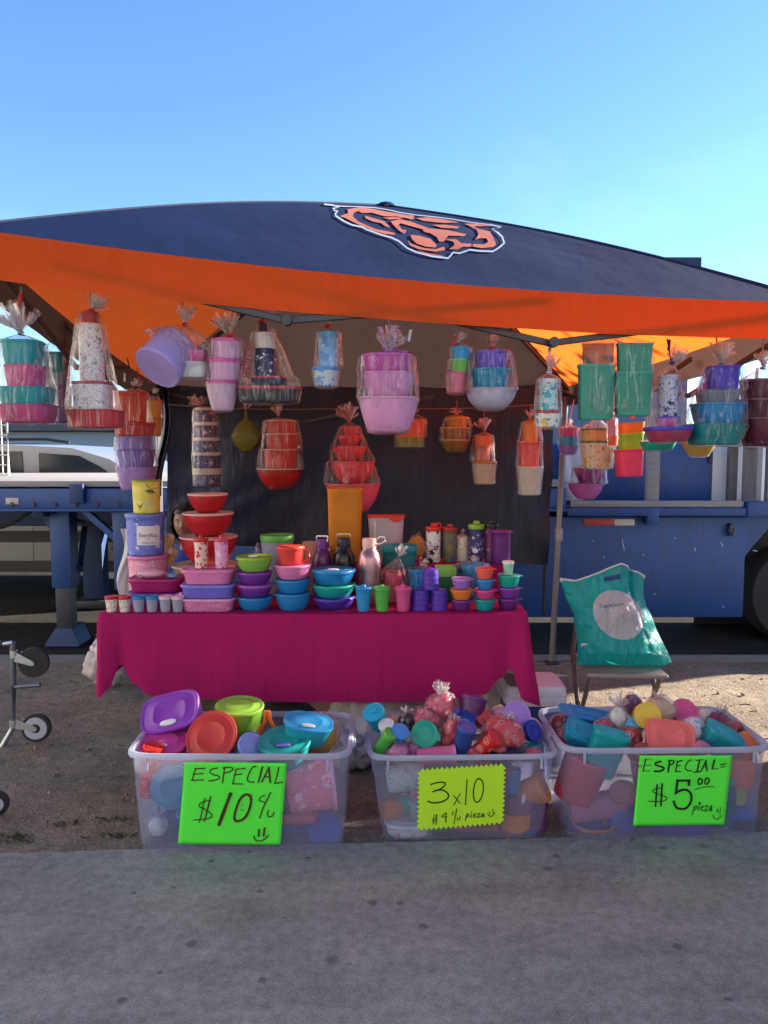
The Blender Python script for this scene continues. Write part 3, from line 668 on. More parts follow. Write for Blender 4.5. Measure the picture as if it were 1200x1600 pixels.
def tree(label, x, y, h, cr, cz, seed):
    r = random.Random(seed); t = thing('tree', label, 'tree', (x, y, -.1)); bark = plain('bark', (.12, .085, .06), .9, nscale=12, var=.5, stretch=(1, 1, .2))
    mb = MB(); mb.tube([(0, 0, 0), (.05, .03, h * .25), (-.03, .05, h * .5), (.04, 0, h * .8)], [.19, .15, .11, .04], 10)
    for i in range(9):
        a = r.random() * 6.3; z = h * r.uniform(.58, .72); mb.tube([(0, 0, z), (cos(a) * cr * .4, sin(a) * cr * .4, z + h * .08), (cos(a) * cr * .8, sin(a) * cr * .8, z + h * .16)], [.06, .04, .012], 6)
    mb.build('trunk', bark, t); mb = MB()
    cl = [V((r.gauss(0, .42) * cr, r.gauss(0, .42) * cr, cz + r.gauss(0, .35) * (h - cz))) for i in range(34)]
    for c in cl:
        for i in range(70):
            p = c + V((r.gauss(0, .26), r.gauss(0, .26), r.gauss(0, .22))) * cr * .55; s_ = r.uniform(.05, .10); e = Euler((r.random() * 3, r.random() * 3, r.random() * 6)).to_matrix()
            mb.bm.faces.new([mb.bm.verts.new(p + e @ V(q)) for q in ((-s_, 0, 0), (0, s_ * .45, s_ * .1), (s_, 0, 0), (0, -s_ * .45, s_ * .1))])
    mb.build('crown', plain('foliage', (.05, .085, .025), .6, nscale=5, var=.5, trans=.3), t, sharp=0)
tree('street tree beyond the right edge with its crown above the trailer', 6.8, 6.7, 4.2, 1.5, 3.3, 1)
tree('second street tree farther right past the first one', 9.2, 7.8, 5.1, 1.7, 4.1, 2)

# ---- unseen pale buildings, left and behind the viewer, added to bounce sunlight onto the stall
lb = thing('bounce_building', 'pale stucco building added out of view on the left to bounce sunlight', 'building', (-10, 0, 0)); stu = plain('stucco', (.52, .50, .46), .9, nscale=3, var=.08, bstr=.3)
MB().box((-4, 0, 2.9), (8, 26, 5.8), .03).build('wall', stu, lb)
for i in range(4): MB().box((.03, -9 + 6 * i, 1.6), (.1, 2.0, 1.3), .02).build('window', glass, lb)
MB().box((-3.95, 0, 5.9), (8.4, 26.4, .3), .03).build('roof', plain('parapet', (.4, .33, .27), .9), lb)
sf = thing('bounce_front', 'pale stucco facade added behind the viewer to bounce sunlight', 'building', (0, -7, 0))
MB().box((0, -4, 2.9), (36, 8, 5.8), .03).build('wall', stu, sf)
MB().box((0, -3.95, 5.9), (36.4, 8.4, .3), .03).build('roof', plain('parapet', (.4, .33, .27), .9), sf)
for i in range(6):
    wn_ = MB().box((-15 + 6 * i, .03, 1.5), (2.4, .1, 1.3), .02).build('window', glass, sf)
    MB().box((-15 + 6 * i, .07, .82), (2.6, .16, .08), .01).build('sill', stu, wn_)
MB().box((-3, .03, 1.05), (1.0, .1, 2.1), .02).build('door', plain('facade door', (.2, .12, .08), .6), sf)
# ================================================================== BUILDERS FOR THE GOODS
def wall_prof(h, base=.8, p=1.0, rim=.03, th=.03, nw=9, lip=None):
    f = lambda t: base + (1 - base) * (1 - (1 - t) ** p) if p >= 1 else base + (1 - base) * t
    lip = h * .05 if lip is None else lip
    o = [(0, 0), (base * .8, 0), (base * .95, h * .004), (f(.025) * .995, h * .03)]
    o += [(f(t), h * t) for t in [.07 + (.93 - .07) * i / (nw - 1) for i in range(nw)]]
    o += [(1 + rim * .9, h - lip), (1 + rim, h - lip * .5), (1 + rim * .8, h), (1 - th, h), (1 - th * 1.4, h - lip)]
    o += [(f(t) - th, h * t) for t in (.8, .55, .3, .12)] + [(base * .85, h * .05), (0, h * .05)]
    return o
def lid_prof(hl, dome=0, rim=.05):
    return [(0, -hl * .2), (.93, -hl * .2), (.96, -hl), (1 + rim * .6, -hl), (1 + rim, -hl * .75), (1 + rim, -hl * .25), (1 + rim * .6, 0), (.95, 0), (.90, -hl * .18), (.86, -hl * .12 + dome * .3), (.62, -hl * .1 + dome * .7), (.60, -hl * .02 + dome * .74), (.56, -hl * .02 + dome * .78), (.54, -hl * .1 + dome * .8), (0, -hl * .1 + dome)]
def vessel(parent, name, w, h, mat, z=0, x=0, y=0, base=.8, p=1.0, n=2.0, ry=1.0, rim=.03, seg=40, rotz=0):
    return MB().lathe(wall_prof(h, base, p, rim), w / 2, w / 2 * ry, n, seg).build(name, mat, parent, (x, y, z), (0, 0, rotz))
def lid_on(parent, w, hl, mat, z=0, x=0, y=0, n=2.0, ry=1.0, dome=0, seg=40, rim=.05, name='lid'):
    return MB().lathe(lid_prof(hl, dome, rim), w / 2, w / 2 * ry, n, seg).build(name, mat, parent, (x, y, z))
def mt(c, **k): return c if not isinstance(c, str) else plastic(c, **k)
def box_food(label, cat, loc, w, h, body, lid=None, n=2.0, ry=1.0, base=.8, p=1.6, lid_h=None, rot=(0, 0, 0), group=None, name='food_container', vname='bowl', tab=False, dome=0, valve=None, rim=.03):
    t = thing(name, label, cat, loc, rot, group)
    lh = 0 if lid is None else (lid_h or min(.014, h * .22)); wb = w / 1.06 if lid else w
    vessel(t, vname, wb, h - lh * .35, mt(body), base=base, p=p, n=n, ry=ry, rim=rim)
    if lid:
        l = lid_on(t, wb * 1.01, lh, mt(lid), z=h, n=n, ry=ry, dome=dome)
        if tab: MB().box((wb * .52, -wb * .1, -lh * .4), (.022, .026, .004), .0015).build('tab', mt(lid), l)
        if valve: MB().lathe([(0, 0), (.9, 0), (1, .002), (.8, .006), (0, .007)], w * .14, w * .05, 2.4, 20).build('valve', mt(valve), l, (0, -wb * .2, .001))
    return t
def cup_lid(label, loc, w, h, body, lid, spout=True, group=None, pr=None, rot=(0, 0, 0), base=.76, stripe=None):
    t = thing('tumbler', label, 'tumbler', loc, rot, group); lh = h * .10; sp = h * .10 if spout else 0; wb = w * .92
    vessel(t, 'cup', wb, h - lh * .7 - sp, pr or mt(body), base=base, p=1.0, rim=.02)
    l = lid_on(t, wb, lh, mt(lid), z=h - sp, rim=.08)
    if spout == 1: MB().lathe([(1, -.001), (.9, sp * .8), (.7, sp), (0, sp)], w * .14, seg=16).build('spout', mt(lid), l, (0, 0, -.001))
    if spout == 2:
        MB().box((w * .05, 0, sp * .45), (w * .42, w * .3, sp), .004).build('spout', mt(lid), l)
        MB().tube([(w * .1, 0, sp * .7), (w * .26, 0, sp * 1.05), (w * .42, 0, sp * .7), (w * .44, 0, 0)], w * .05, 8).build('handle', mt(lid), l)
    if spout == 3: MB().box((0, 0, sp * .4), (w * .36, w * .3, sp * .9), .003).build('spout', mt(lid), l)
    return t
FILM = film_mat(); TUFT = film_mat('film tuft', base=.15, streak=1.0, haze=(.95, .88, .92)); PINKTUFT = film_mat('pink film tuft', tint=(1, .86, .86), base=.2, streak=1.0, haze=(.95, .66, .64))
def tuft_mesh(h, spread, n, seed, lean=(0, 0)):
    r = random.Random(seed); mb = MB(); h = V(h) if not isinstance(h, (int, float)) else V((0, 0, h)); L_ = h.length
    for i in range(int(n * 1.9)):
        a = r.random() * 2 * pi; el = spread * r.random() ** .7 * .95; ln = L_ * r.uniform(.6, 1.12); wd = L_ * r.uniform(.14, .34)
        d0 = h.normalized(); side_ = V((cos(a), sin(a), 0)); d = (d0 * cos(el) + side_ * sin(el)).normalized(); tn = d.cross(V((-sin(a + 1), cos(a + 1), .3))).normalized()
        nr = d.cross(tn); ph = r.random() * 9
        def f(u, v):
            s_ = (u - .5) * wd * (.12 + v) ; c = sin(u * 11 + ph) * .10 * L_ * (.15 + v) * .5
            return V((0, 0, 0)) + d * (ln * v + .10 * L_ * noise.noise((u * 3, ph, i)) * v) + tn * s_ + nr * (c + .22 * L_ * v * v * sin(ph)) + nr * .02 * L_ * sin(v * 9 + ph)
        mb.grid(f, 6, 6)
    return mb
def curl(p, c, ln, r, turns, seed, d=(0, 0, -1)):
    rr = random.Random(seed); D = V(d).normalized(); a = D.cross(V((0, 1, 0.01))).normalized(); b_ = D.cross(a); pts = []
    for i in range(turns * 9 + 1):
        t = i / (turns * 9); an = t * turns * 2 * pi; pts.append(V(p) + D * ln * t + (a * cos(an) + b_ * sin(an)) * r * (.4 + .6 * t))
    return pts
def wrapper_prof(rings, knot_r=.007):
    """rings: (z below 0, radius) of the goods -> a taut film profile from the knot down to the bottom"""
    pts = [(0.0, knot_r)] + sorted(((-z, r) for z, r in rings), key=lambda q: (q[0], -q[1])); hull = []
    for c in pts:
        while len(hull) > 1:
            a, b_ = hull[-2], hull[-1]
            if (b_[0] - a[0]) * (c[1] - a[1]) - (b_[1] - a[1]) * (c[0] - a[0]) >= 0: hull.pop()
            else: break
        hull.append(c)
    return [(-d, r) for d, r in hull]
def sample(hull, z):
    for (z0, r0), (z1, r1) in zip(hull, hull[1:]):
        if z <= z0 + 1e-9 and z >= z1 - 1e-9: return r0 + (r1 - r0) * ((z - z0) / (z1 - z0) if z1 != z0 else 0)
    return hull[-1][1]
BSEED = [10]
def bundle(name, label, cat, Y, knot, tiers, tuft=None, strap=None, scol='red', tilt=0, ribbon=None, ry=1.0, wn=2.2, wrap=True, group=None, tn=15, tm=None, fit=.004, clip=None, yaw=0):
    """goods gathered in clear film; knot/tuft/strap/tiers in photo pixels at depth Y"""
    BSEED[0] += 1; sd_ = BSEED[0]; rr = random.Random(sd_)
    s_ = px_m(knot[0], knot[1], Y); root = thing(name, label, cat, at(*knot, Y), (0, R(tilt), R(yaw)), group)
    def lc(x, y): return ((x - knot[0]) * s_, (knot[1] - y) * s_)
    rings = []; cxs = []
    for t in tiers:
        cx, y0, y1, w_, col = t[:5]; o = t[5] if len(t) > 5 else {}
        x, zt_ = lc(cx, y0); _, zb_ = lc(cx, y1); h = zt_ - zb_; w_ = w_ * s_; ryy = o.get('ry', ry); n = o.get('n', 2.0); base = o.get('base', .8)
        m = mt(col, clear=o['clear']) if 'clear' in o and isinstance(col, str) else mt(col)
        if 'prof' in o: v = MB().lathe([(f, h * z) for f, z in o['prof']], w_ / 2, w_ / 2 * ryy, n, 36).build(o.get('name', 'bottle'), m, root, (x, 0, zb_))
        else: v = vessel(root, o.get('name', 'bowl'), w_ / 1.03, h * o.get('hs', 1.0), m, zb_, x, base=base, p=o.get('p', 1.5), n=n, ry=ryy, rotz=o.get('rz', 0))
        if 'rz' in o and 'prof' in o: v.rotation_euler = (0, 0, o['rz'])
        if 'lid' in o:
            lid_on(v, w_ / 1.03, max(.007, h * o.get('lh', .12)), mt(o['lid']), z=h * o.get('hs', 1.0) + .002, n=n, ry=ryy)
        if 'tilt' in o: v.rotation_euler = o['tilt']
        if 'dy' in o: v.location.y += o['dy']
        if 'loc' in o: v.location = [q * s_ for q in o['loc']]
        rings += [(zt_, w_ / 2 + fit, x), (zb_, w_ / 2 * (base if 'prof' not in o else o['prof'][-1][0] or .9) + fit, x)]; cxs.append((zt_, x)); cxs.append((zb_, x))
    if wrap:
        hull = wrapper_prof([(min(-.004, z), r) for z, r, x in rings]); zb_ = min(z for z, r, x in rings)
        cxs.sort(key=lambda q: -q[0]); ax = [(0.0, 0.0)] + cxs
        def axis(z):
            for (z0, x0_), (z1, x1_) in zip(ax, ax[1:]):
                if z1 <= z <= z0: return x0_ + (x1_ - x0_) * ((z0 - z) / (z0 - z1) if z0 != z1 else 0)
            return ax[-1][1]
        seg, nr = 64, 30; mb = MB(); rows = []
        for j in range(nr + 1):
            z = zb_ * (j / nr) ** 1.15; r = max(sample(hull, z), .006); fr = j / nr; row = []
            for i in range(seg):
                a = 2 * pi * i / seg; ca, sa = cos(a), sin(a); q = (abs(ca) ** wn + abs(sa) ** wn) ** (-1 / wn)
                pl = 1 + (.16 * (1 - fr) ** 1.5 + .012) * sin(a * 13 + sd_ + 3 * noise.noise((ca * 2, sa * 2, sd_))) + .035 * noise.noise((ca * 3, sa * 3, z * 14 + sd_)) + .018 * noise.noise((ca * 9, sa * 9, z * 40 + sd_))
                row.append(mb.bm.verts.new((axis(z) + r * q * ca * pl, r * ry * q * sa * pl * (1 if fr > .2 else 1), z)))
            rows.append(row)
        zr = zb_ - .006
        rows.append([mb.bm.verts.new(((v.co.x - axis(zb_)) * .6 + axis(zb_), v.co.y * .6, zr + .003 * noise.noise((v.co.x * 60, v.co.y * 60, 0)))) for v in rows[-1]])
        c = mb.bm.verts.new((axis(zb_), 0, zr))
        for A, B_ in zip(rows, rows[1:]):
            for i in range(seg): mb.bm.faces.new((A[i], A[(i + 1) % seg], B_[(i + 1) % seg], B_[i]))
        for i in range(seg): mb.bm.faces.new((rows[-1][i], rows[-1][(i + 1) % seg], c))
        mb.build('film_wrap', FILM, root, sharp=0)
    if tuft:
        x, z = lc(*tuft[:2]); sp = tuft[2] if len(tuft) > 2 else .75
        tuft_mesh((x, -.004, z), sp, tn, sd_).build('film_tuft', tm or TUFT, root, sharp=0)
    if strap:
        x, z = lc(*strap); m = plain('strap ' + scol, C.get(scol, scol), .5, var=.1)
        MB().beam((0, 0, -.004), (x, .0, z), .011, .003, 0).build('strap', m, root)
        MB().tube([(0.009 * cos(k * pi / 5), .009 * sin(k * pi / 5), .001 * k - .004) for k in range(11)], .004, 6).build('tie', m, root)
    if clip:
        x, z = lc(*clip[:2]); MB().box((x, -.006, z), (.011, .010, .045), .003, (0, rr.uniform(-.2, .2), 0)).build('clip', mt(clip[2]), root)
    if ribbon:
        for k, (x, y, dx, dy, c) in enumerate(ribbon):
            a = lc(x, y); d = V((dx * s_, 0, -dy * s_)); MB().tube(curl((a[0], -rings[0][1] * .25 if k else -.012, a[1]), c, d.length, .007, 7, k, d), .0022, 5).build('ribbon', plain('ribbon ' + c, C.get(c, c), .4, var=.1), root)
    return root

# ================================================================== THE TABLE
TT = .748; TF, TB = 3.42, 4.17; TXL, TXR = at(152, 960, TF).x, at(826, 960, TF).x
tb = thing('folding_table', 'long folding table with black legs under the crimson cloth', 'table', ((TXL + TXR) / 2, (TF + TB) / 2, 0))
tw, td = TXR - TXL, TB - TF; bk = plain('black steel', (.015, .015, .017), .45, .3)
MB().box((0, 0, TT - .03), (tw - .03, td - .03, .04), .01).build('tabletop', plain('grey plastic top', (.35, .35, .35), .6), tb)
for s1 in (-1, 1):
    for s2 in (-1, 1): MB().tube([(s1 * (tw / 2 - .30), s2 * .24, TT - .05), (s1 * (tw / 2 - .27), s2 * .27, .012)], .014, 10).build('leg', bk, tb)
    MB().tube([(s1 * (tw / 2 - .285), -.25, .3), (s1 * (tw / 2 - .285), .25, .3)], .01, 8).build('leg_brace', bk, tb)
    MB().tube([(s1 * (tw / 2 - .29), 0, .3), (s1 * .25, 0, TT - .05)], .008, 8).build('strut', bk, tb)
def perim():
    """front run with both corners: (x, y, outward normal) by arc length"""
    pts = []; r = .02; x0, x1, y0, y1 = TXL, TXR, TF, TB
    def line(a, b_, n): pts.extend([(a[0] + (b_[0] - a[0]) * i / n, a[1] + (b_[1] - a[1]) * i / n) for i in range(n)])
    line((x0, y1), (x0, y0 + r), 26); pts.extend([(x0 + r - r * cos(a), y0 + r - r * sin(a)) for a in [i * pi / 16 for i in range(8)]])
    line((x0 + r, y0), (x1 - r, y0), 120); pts.extend([(x1 - r + r * sin(a), y0 + r - r * cos(a)) for a in [i * pi / 16 for i in range(8)]])
    line((x1, y0 + r), (x1, y1), 26); pts.append((x1, y1)); pts.append((x1, y1)); pts = pts[:-1]
    return pts
P = perim(); nP = len(P)
def lerpk(x, ks):
    for (a, va), (b_, vb) in zip(ks, ks[1:]):
        if x <= b_:
            t = (x - a) / (b_ - a) if b_ > a else 0; t = t * t * (3 - 2 * t); return va + (vb - va) * t
    return ks[-1][1]
# arc length measured from each front corner: + along the front, - along the side
DR = [(-.75, .30), (-.3, .34), (-.10, .36), (0, .385), (.045, .34), (.09, .235), (.15, .32), (.24, .375), (.4, .39), (.95, .405)]
DRr = [(-.75, .30), (-.3, .34), (-.10, .40), (-.02, .425), (.03, .38), (.075, .25), (.12, .30), (.2, .37), (.4, .40), (.95, .405)]
OUT = [(-.75, .0), (-.2, .005), (-.05, .012), (0, .015), (.05, -.005), (.10, -.03), (.2, .0), (.95, .0)]
mb = MB(); cols_ = []
for i, (x, y) in enumerate(P):
    a, b_ = V(P[max(i - 1, 0)]), V(P[min(i + 1, nP - 1)]); t = (b_ - a).normalized(); nn = V((t.y, -t.x)) if True else None
    left = x < (TXL + TXR) / 2; s_ = (x - TXL if left else TXR - x) - (y - TF)
    dr = lerpk(s_, DR if left else DRr); o_ = lerpk(s_, OUT) + (0 if left else .045 * math.exp(-(s_ / .05) ** 2)); col = []
    for j in range(15):
        v = j / 14; k = min(1, j / 2)
        oo = .006 * k + o_ * v ** 1.3 + .003 * v * sin(s_ * 11) * (1 if s_ > .1 else .4) + .006 * v * noise.noise((x * 9, y * 9, v * 2)) + .004 * noise.noise((x * 4, y * 4, v * 4))
        oo += .002 * sum(max(0, 1 - abs(x - TXL - q) / .016) for q in (.31, .62, .955, 1.27, 1.6)) * k + .0015 * max(0, 1 - abs(v - .5) / .09)
        col.append(mb.bm.verts.new((x + nn.x * oo, y + nn.y * oo, TT + .003 - dr * v - (0 if j else -.001))))
    cols_.append(col)
for a, b_ in zip(cols_, cols_[1:]):
    for j in range(14): mb.bm.faces.new((a[j], b_[j], b_[j + 1], a[j + 1]))
mb.bm.faces.new([c[0] for c in cols_])
clothm = cloth('crimson cloth', (.37, .011, .112), (.3, .01, .05), .10, .9, .35, .1, .15)
tc_ = mb.build('tablecloth', clothm, sharp=50); tag(tc_, 'crimson tablecloth draped over the long table', 'tablecloth')
# covered riser at the back of the table
RZ = .152
ra, rb = at(548, 880, 3.98).x, at(788, 880, 3.98).x
o = MB().box(((ra + rb) / 2, 4.02, TT + .005 + RZ / 2), (rb - ra, .22, RZ), .012).build('riser', clothm); tag(o, 'low crimson covered riser along the back of the table', 'riser')
ZT = TT + .0045; ZR = ZT + RZ + .002
def place(cx, Y, z): return (at(cx, 900, Y).x, Y, z)
def pm(Y): return px_m(600, 900, Y)
def stack(cx, Y, z, items, f=1):
    """containers one on another; sizes in photo pixels"""
    k = pm(Y)
    for it in items:
        label, w_, h, body, lid = it[:5]; h = h * f; o = dict(it[5]) if len(it) > 5 else {}
        dx = o.pop('dx', 0); cat = o.pop('cat', 'food container')
        box_food(label, cat, place(cx + dx, Y, z), w_ * k, h * k, body, lid, **o); z += h * k + .0012
    return z
G1 = 'small lidded cups in a row at the left front of the table'
k = pm(3.47)
flor = print_mat('floral white', 'EDEAE4', ['red', 'green', 'EDEAE4', 'smoke', 'red', 'yellow'], 70)
for cx, b_, l, lab in [(173, flor, 'red', 'floral white mini cup with red lid, outermost at the left table corner'), (193.5, flor, 'red', 'floral white mini cup with red lid beside the clear cup with blue lid'),
                       (215.4, 'ghost', 'blue', 'clear mini cup with blue lid beside the floral cup'), (236.5, 'ghost', 'blue', 'clear mini cup with blue lid beside the cup with pale pink lid'),
                       (257.5, 'ghost', 'palepink', 'clear mini cup with pale pink lid beside the one with blue lid'), (277, 'ghost', 'palepink', 'clear mini cup with pale pink lid nearest the pink patterned tray')]:
    box_food(lab, 'cup', place(cx, 3.475, ZT), 20.5 * k, 25 * k, plastic('ghost', clear=.45) if b_ == 'ghost' else b_, l, base=.74, p=1, lid_h=.014, group=G1, name='mini_cup', vname='cup')
# canister tower at the left back
k = pm(3.95); z = ZT
pinkleaf = print_mat('pink leaf', 'EFA3C4', ['palepink', 'pink', 'white', 'EFA3C4'], 22)
t = box_food('large pink leaf print canister at the bottom of the canister tower', 'canister', place(232.5, 3.95, z), 64 * k, 60 * k, pinkleaf, 'pink', base=.94, p=1, lid_h=.02, name='canister', vname='body'); z += 60 * k + .001
blueleaf = print_mat('blue leaf', '6F7FDB', ['7F90E6', '5F6BCB', '6F7FDB', 'C9D2F8'], 16)
sem = box_food('blue canister with a white label in the middle of the canister tower', 'canister', place(229.5, 3.95, z), 61 * k, 64 * k, blueleaf, 'periwinkle', base=.95, p=1, lid_h=.022, name='canister', vname='body'); z += 64 * k + .001
yel = box_food('yellow leaf print canister on top of the canister tower', 'canister', place(232, 3.95, z), 45 * k, 51 * k, print_mat('yellow leaf', 'DDD35A', ['E6DC74', 'D2C648', 'DDD35A'], 12), '9FA23C', base=.92, p=1, lid_h=.008, name='canister', vname='body')
bpy.context.view_layer.update()
sb = [c for c in sem.children if c.name.startswith('body')][0]; tree = bvh_of(sb)
lbm = plain('label paper', (.72, .72, .76), .5, var=.03, bstr=0); ink = plain('grey ink', (.06, .06, .08), .6, bstr=0)
LX = lambda l: [(140 + x / 4.8, 740 + y / 4.8) for x, y in l]
sl = decal('label', [LX([(355, 393), (440, 393), (523, 393), (523, 465), (520, 537), (440, 537), (357, 537), (355, 465)])], sb, lbm, sb, .0025, 7, tree)
decal('lettering', text_polys('Semillas', 140 + 437 / 4.8, 740 + 462 / 4.8, 27.5) + [LX([(365, 488), (510, 488), (510, 491), (365, 491)])], sb, ink, sl, .0045, 1, tree)
decal('lettering', text_polys('Tupperware', 140 + 440 / 4.8, 740 + 520 / 4.8, 20), sb, plain('black ink', (.012, .012, .015), .6, bstr=0), sl, .0045, 1, tree)
yb = [c for c in yel.children if c.name.startswith('body')][0]; ty = bvh_of(yb); dk = plain('olive ink', (.035, .04, .01), .6, bstr=0); pl_ = plain('pale leaf ink', (.6, .58, .3), .6, bstr=0)
fan = []
for i in range(9):
    a = 2.75 - i * .23; fan += ribbon_polys(LX([(463 + 8 * cos(a), 118 + 8 * sin(a)), (463 + 52 * cos(a), 112 + 46 * sin(a) * .9)]), .9)
fan += ribbon_polys(LX([(425, 85), (445, 105), (463, 116), (510, 105)]), .8)
decal('leaf_print', fan + ribbon_polys(LX([(360, 225), (370, 250), (385, 240), (400, 222), (388, 240), (372, 268)]), 1.2), yb, dk, yb, .002, 1, ty)
fan = []
for i in range(8):
    x0 = 410 + i * 8; fan += ribbon_polys(LX([(x0, 245 - i * 2), (x0 + 8, 205 - i * 3 + (i - 4) ** 2)]), 1.1) + ribbon_polys(LX([(x0, 245 - i * 2), (x0 + 22, 248 - i * 4)]), 1.1)
decal('leaf_print', fan, yb, pl_, yb, .002, 1, ty)
# magenta and purple rectangular tubs with a plastic pack on top
zt1 = stack(246, 3.66, ZT, [('wide purple rectangular tub under the magenta tub', 86, 25, 'purple', 'purple', dict(n=5, ry=.72, base=.9, p=1, lid_h=.016)), ('magenta rectangular tub carrying a plastic wrapped pack', 83, 25, 'magenta', 'magenta', dict(n=5, ry=.72, base=.9, p=1, lid_h=.016))], 0.84)
def lump(name, label, cat, loc, dims, mat, film=None, seed=0, rot=(0, 0, 0), tail=None, amp=.22, group=None, tm=None):
    t = thing(name, label, cat, loc, rot, group)
    def sph(sc, am, fr):
        b_ = bmesh.new(); bmesh.ops.create_icosphere(b_, subdivisions=4, radius=1)
        for v in b_.verts:
            c = v.co.copy(); kk = 1 + am * noise.noise(c * fr + V((seed, 0, 0))) + am * .5 * noise.noise(c * fr * 3 + V((0, seed, 0)))
            kk -= (.16 * abs(noise.noise(c * fr * 1.7 + V((seed * 3, 1, 0)))) + .10 * abs(noise.noise(c * fr * 4 + V((0, 1, seed))))) * (1 if sc > 1 else .5)
            v.co = V((c.x * dims[0] / 2 * kk * sc, c.y * dims[1] / 2 * kk * sc, (c.z * kk * sc * .5 + .5) * dims[2]))
        m = MB(); m.bm.free(); m.bm = b_; return m
    sph(.88, amp * .6, 1.2).build('contents', mat, t, sharp=0)
    if film: sph(1.03, amp, 1.9).build('film_wrap', film, t, sharp=0)
    if tail: tuft_mesh(tail, .7, 9, seed + 3).build('film_tuft', tm or TUFT, t, (0, 0, dims[2] * .8), sharp=0)
    return t
kk = pm(3.62)
lump('wrapped_pack', 'crumpled clear bag of pink goods lying on the magenta tub', 'bag', place(236, 3.62, zt1), (46 * kk, .10, 15 * kk), plastic('palepink'), FILM, 4)
lump('small_pouch', 'small sky blue pouch beside the crumpled bag on the magenta tub', 'pouch', place(270, 3.62, zt1), (20 * kk, .05, 8 * kk), plastic('sky'), FILM, 5)
# pale wide lidded bowl with the three red bowls on it
zz = stack(321, 3.98, ZT, [('wide pale clear bowl at the bottom under the red bowls', 104, 43, plastic('tan', clear=.25), plastic('cream', clear=.15), dict(base=.7, p=2.0, lid_h=.01))])
stack(327, 3.98, zz, [('largest red bowl with white lid, lowest of the red bowl tower', 90, 44, 'red', 'F3C6C6', dict(base=.5, p=2.3, lid_h=.010)), ('medium red bowl with white lid in the middle of the red bowl tower', 79, 36, 'red', 'F0CACA', dict(base=.5, p=2.3, lid_h=.010)), ('small red bowl with white lid on top of the red bowl tower', 62, 29, 'red', 'F0CACA', dict(base=.5, p=2.3, lid_h=.009))])
# rectangular trays with the two tumblers
zz = stack(327, 3.53, ZT, [('pink tray with patterned sides at the bottom of the tray stack', 84, 24, print_mat('pink weave', 'C96FA6', ['E7A3C8', 'B65A94', 'D98ABB'], 60), 'E7A3CC', dict(n=5.5, ry=.62, base=.93, p=1, lid_h=.012)), ('blue violet tray wrapped in clear film between two pink trays', 84, 25, '7068D0', '8A86E2', dict(n=5.5, ry=.62, base=.93, p=1, lid_h=.012)), ('pink tray with plain lid carrying two tumblers', 81, 27, 'pink', 'pink', dict(n=4.5, ry=.62, base=.86, p=1, lid_h=.016))], 0.84)
k = pm(3.53)
cup_lid('clear tumbler with red lid and red print on the pink tray', place(315, 3.53, zz), 23.5 * k, 52 * k, None, 'red', 1, pr=print_mat('red print', 'E9CFC2', ['red', 'red', 'E9CFC2', 'red'], 22), base=.86)
cup_lid('pink tumbler with pink lid and lilac print on the pink tray', place(346.5, 3.53, zz), 23.5 * k, 52 * k, None, 'rose', 1, pr=print_mat('lilac print', 'E7A5CF', ['C06AC4', 'EFD3E8', 'C06AC4', 'E7A5CF'], 22), base=.86)
# three columns of round bowls
RB = dict(base=.72, p=2.0, lid_h=.012)
stack(398, 3.54, ZT, [('blue round bowl at the bottom under two purple bowls', 57, 23, 'blue', 'blue', RB), ('purple round bowl with lighter lid on the blue bowl', 56, 22, 'purple', 'A85CC0', RB), ('purple round bowl just below the lime bowl', 56, 22, 'purple', '8A3AAE', RB), ('lime green round bowl on top of the purple bowls', 57, 26, '8DC050', 'lime', dict(base=.72, p=2.0, lid_h=.015, valve='white'))], 0.88)
zz = stack(457.5, 3.54, ZT, [('deep blue round bowl at the bottom under the red mug column', 57, 29, 'blue', 'blue', RB), ('shallower blue round bowl just below the pink bowl', 55, 23.5, 'blue', 'blue', RB), ('pink round bowl directly under the red mug', 57, 25, 'pink', 'E58FC6', RB)], 0.9)
k = pm(3.54); mg = box_food('red lidded mug with a loop handle on top of the pink bowl', 'mug', place(454, 3.54, zz), 44 * k, 28 * k, 'D83A36', 'E2443C', base=.9, p=1, lid_h=.014, name='mug', vname='body')
MB().tube([(20 * k, 0, 22 * k), (28 * k, 0, 21 * k), (30 * k, 0, 12 * k), (26 * k, 0, 5 * k), (19 * k, 0, 5 * k)], .005, 8).build('handle', mt('D83A36'), mg)
RC = dict(base=.74, p=2.0, lid_h=.013, tab=True)
stack(521, 3.56, ZT, [('wide indigo round bowl at the bottom under the teal bowl', 67, 23, 'indigo', '5636B0', RC), ('wide teal round bowl between the indigo and blue bowls', 68, 24.5, 'teal', 'sea', RC), ('wide blue round bowl with flat lid on the teal bowl', 69, 28, 'blue', 'blue', dict(base=.74, p=2.0, lid_h=.014, valve='white'))], 0.8)
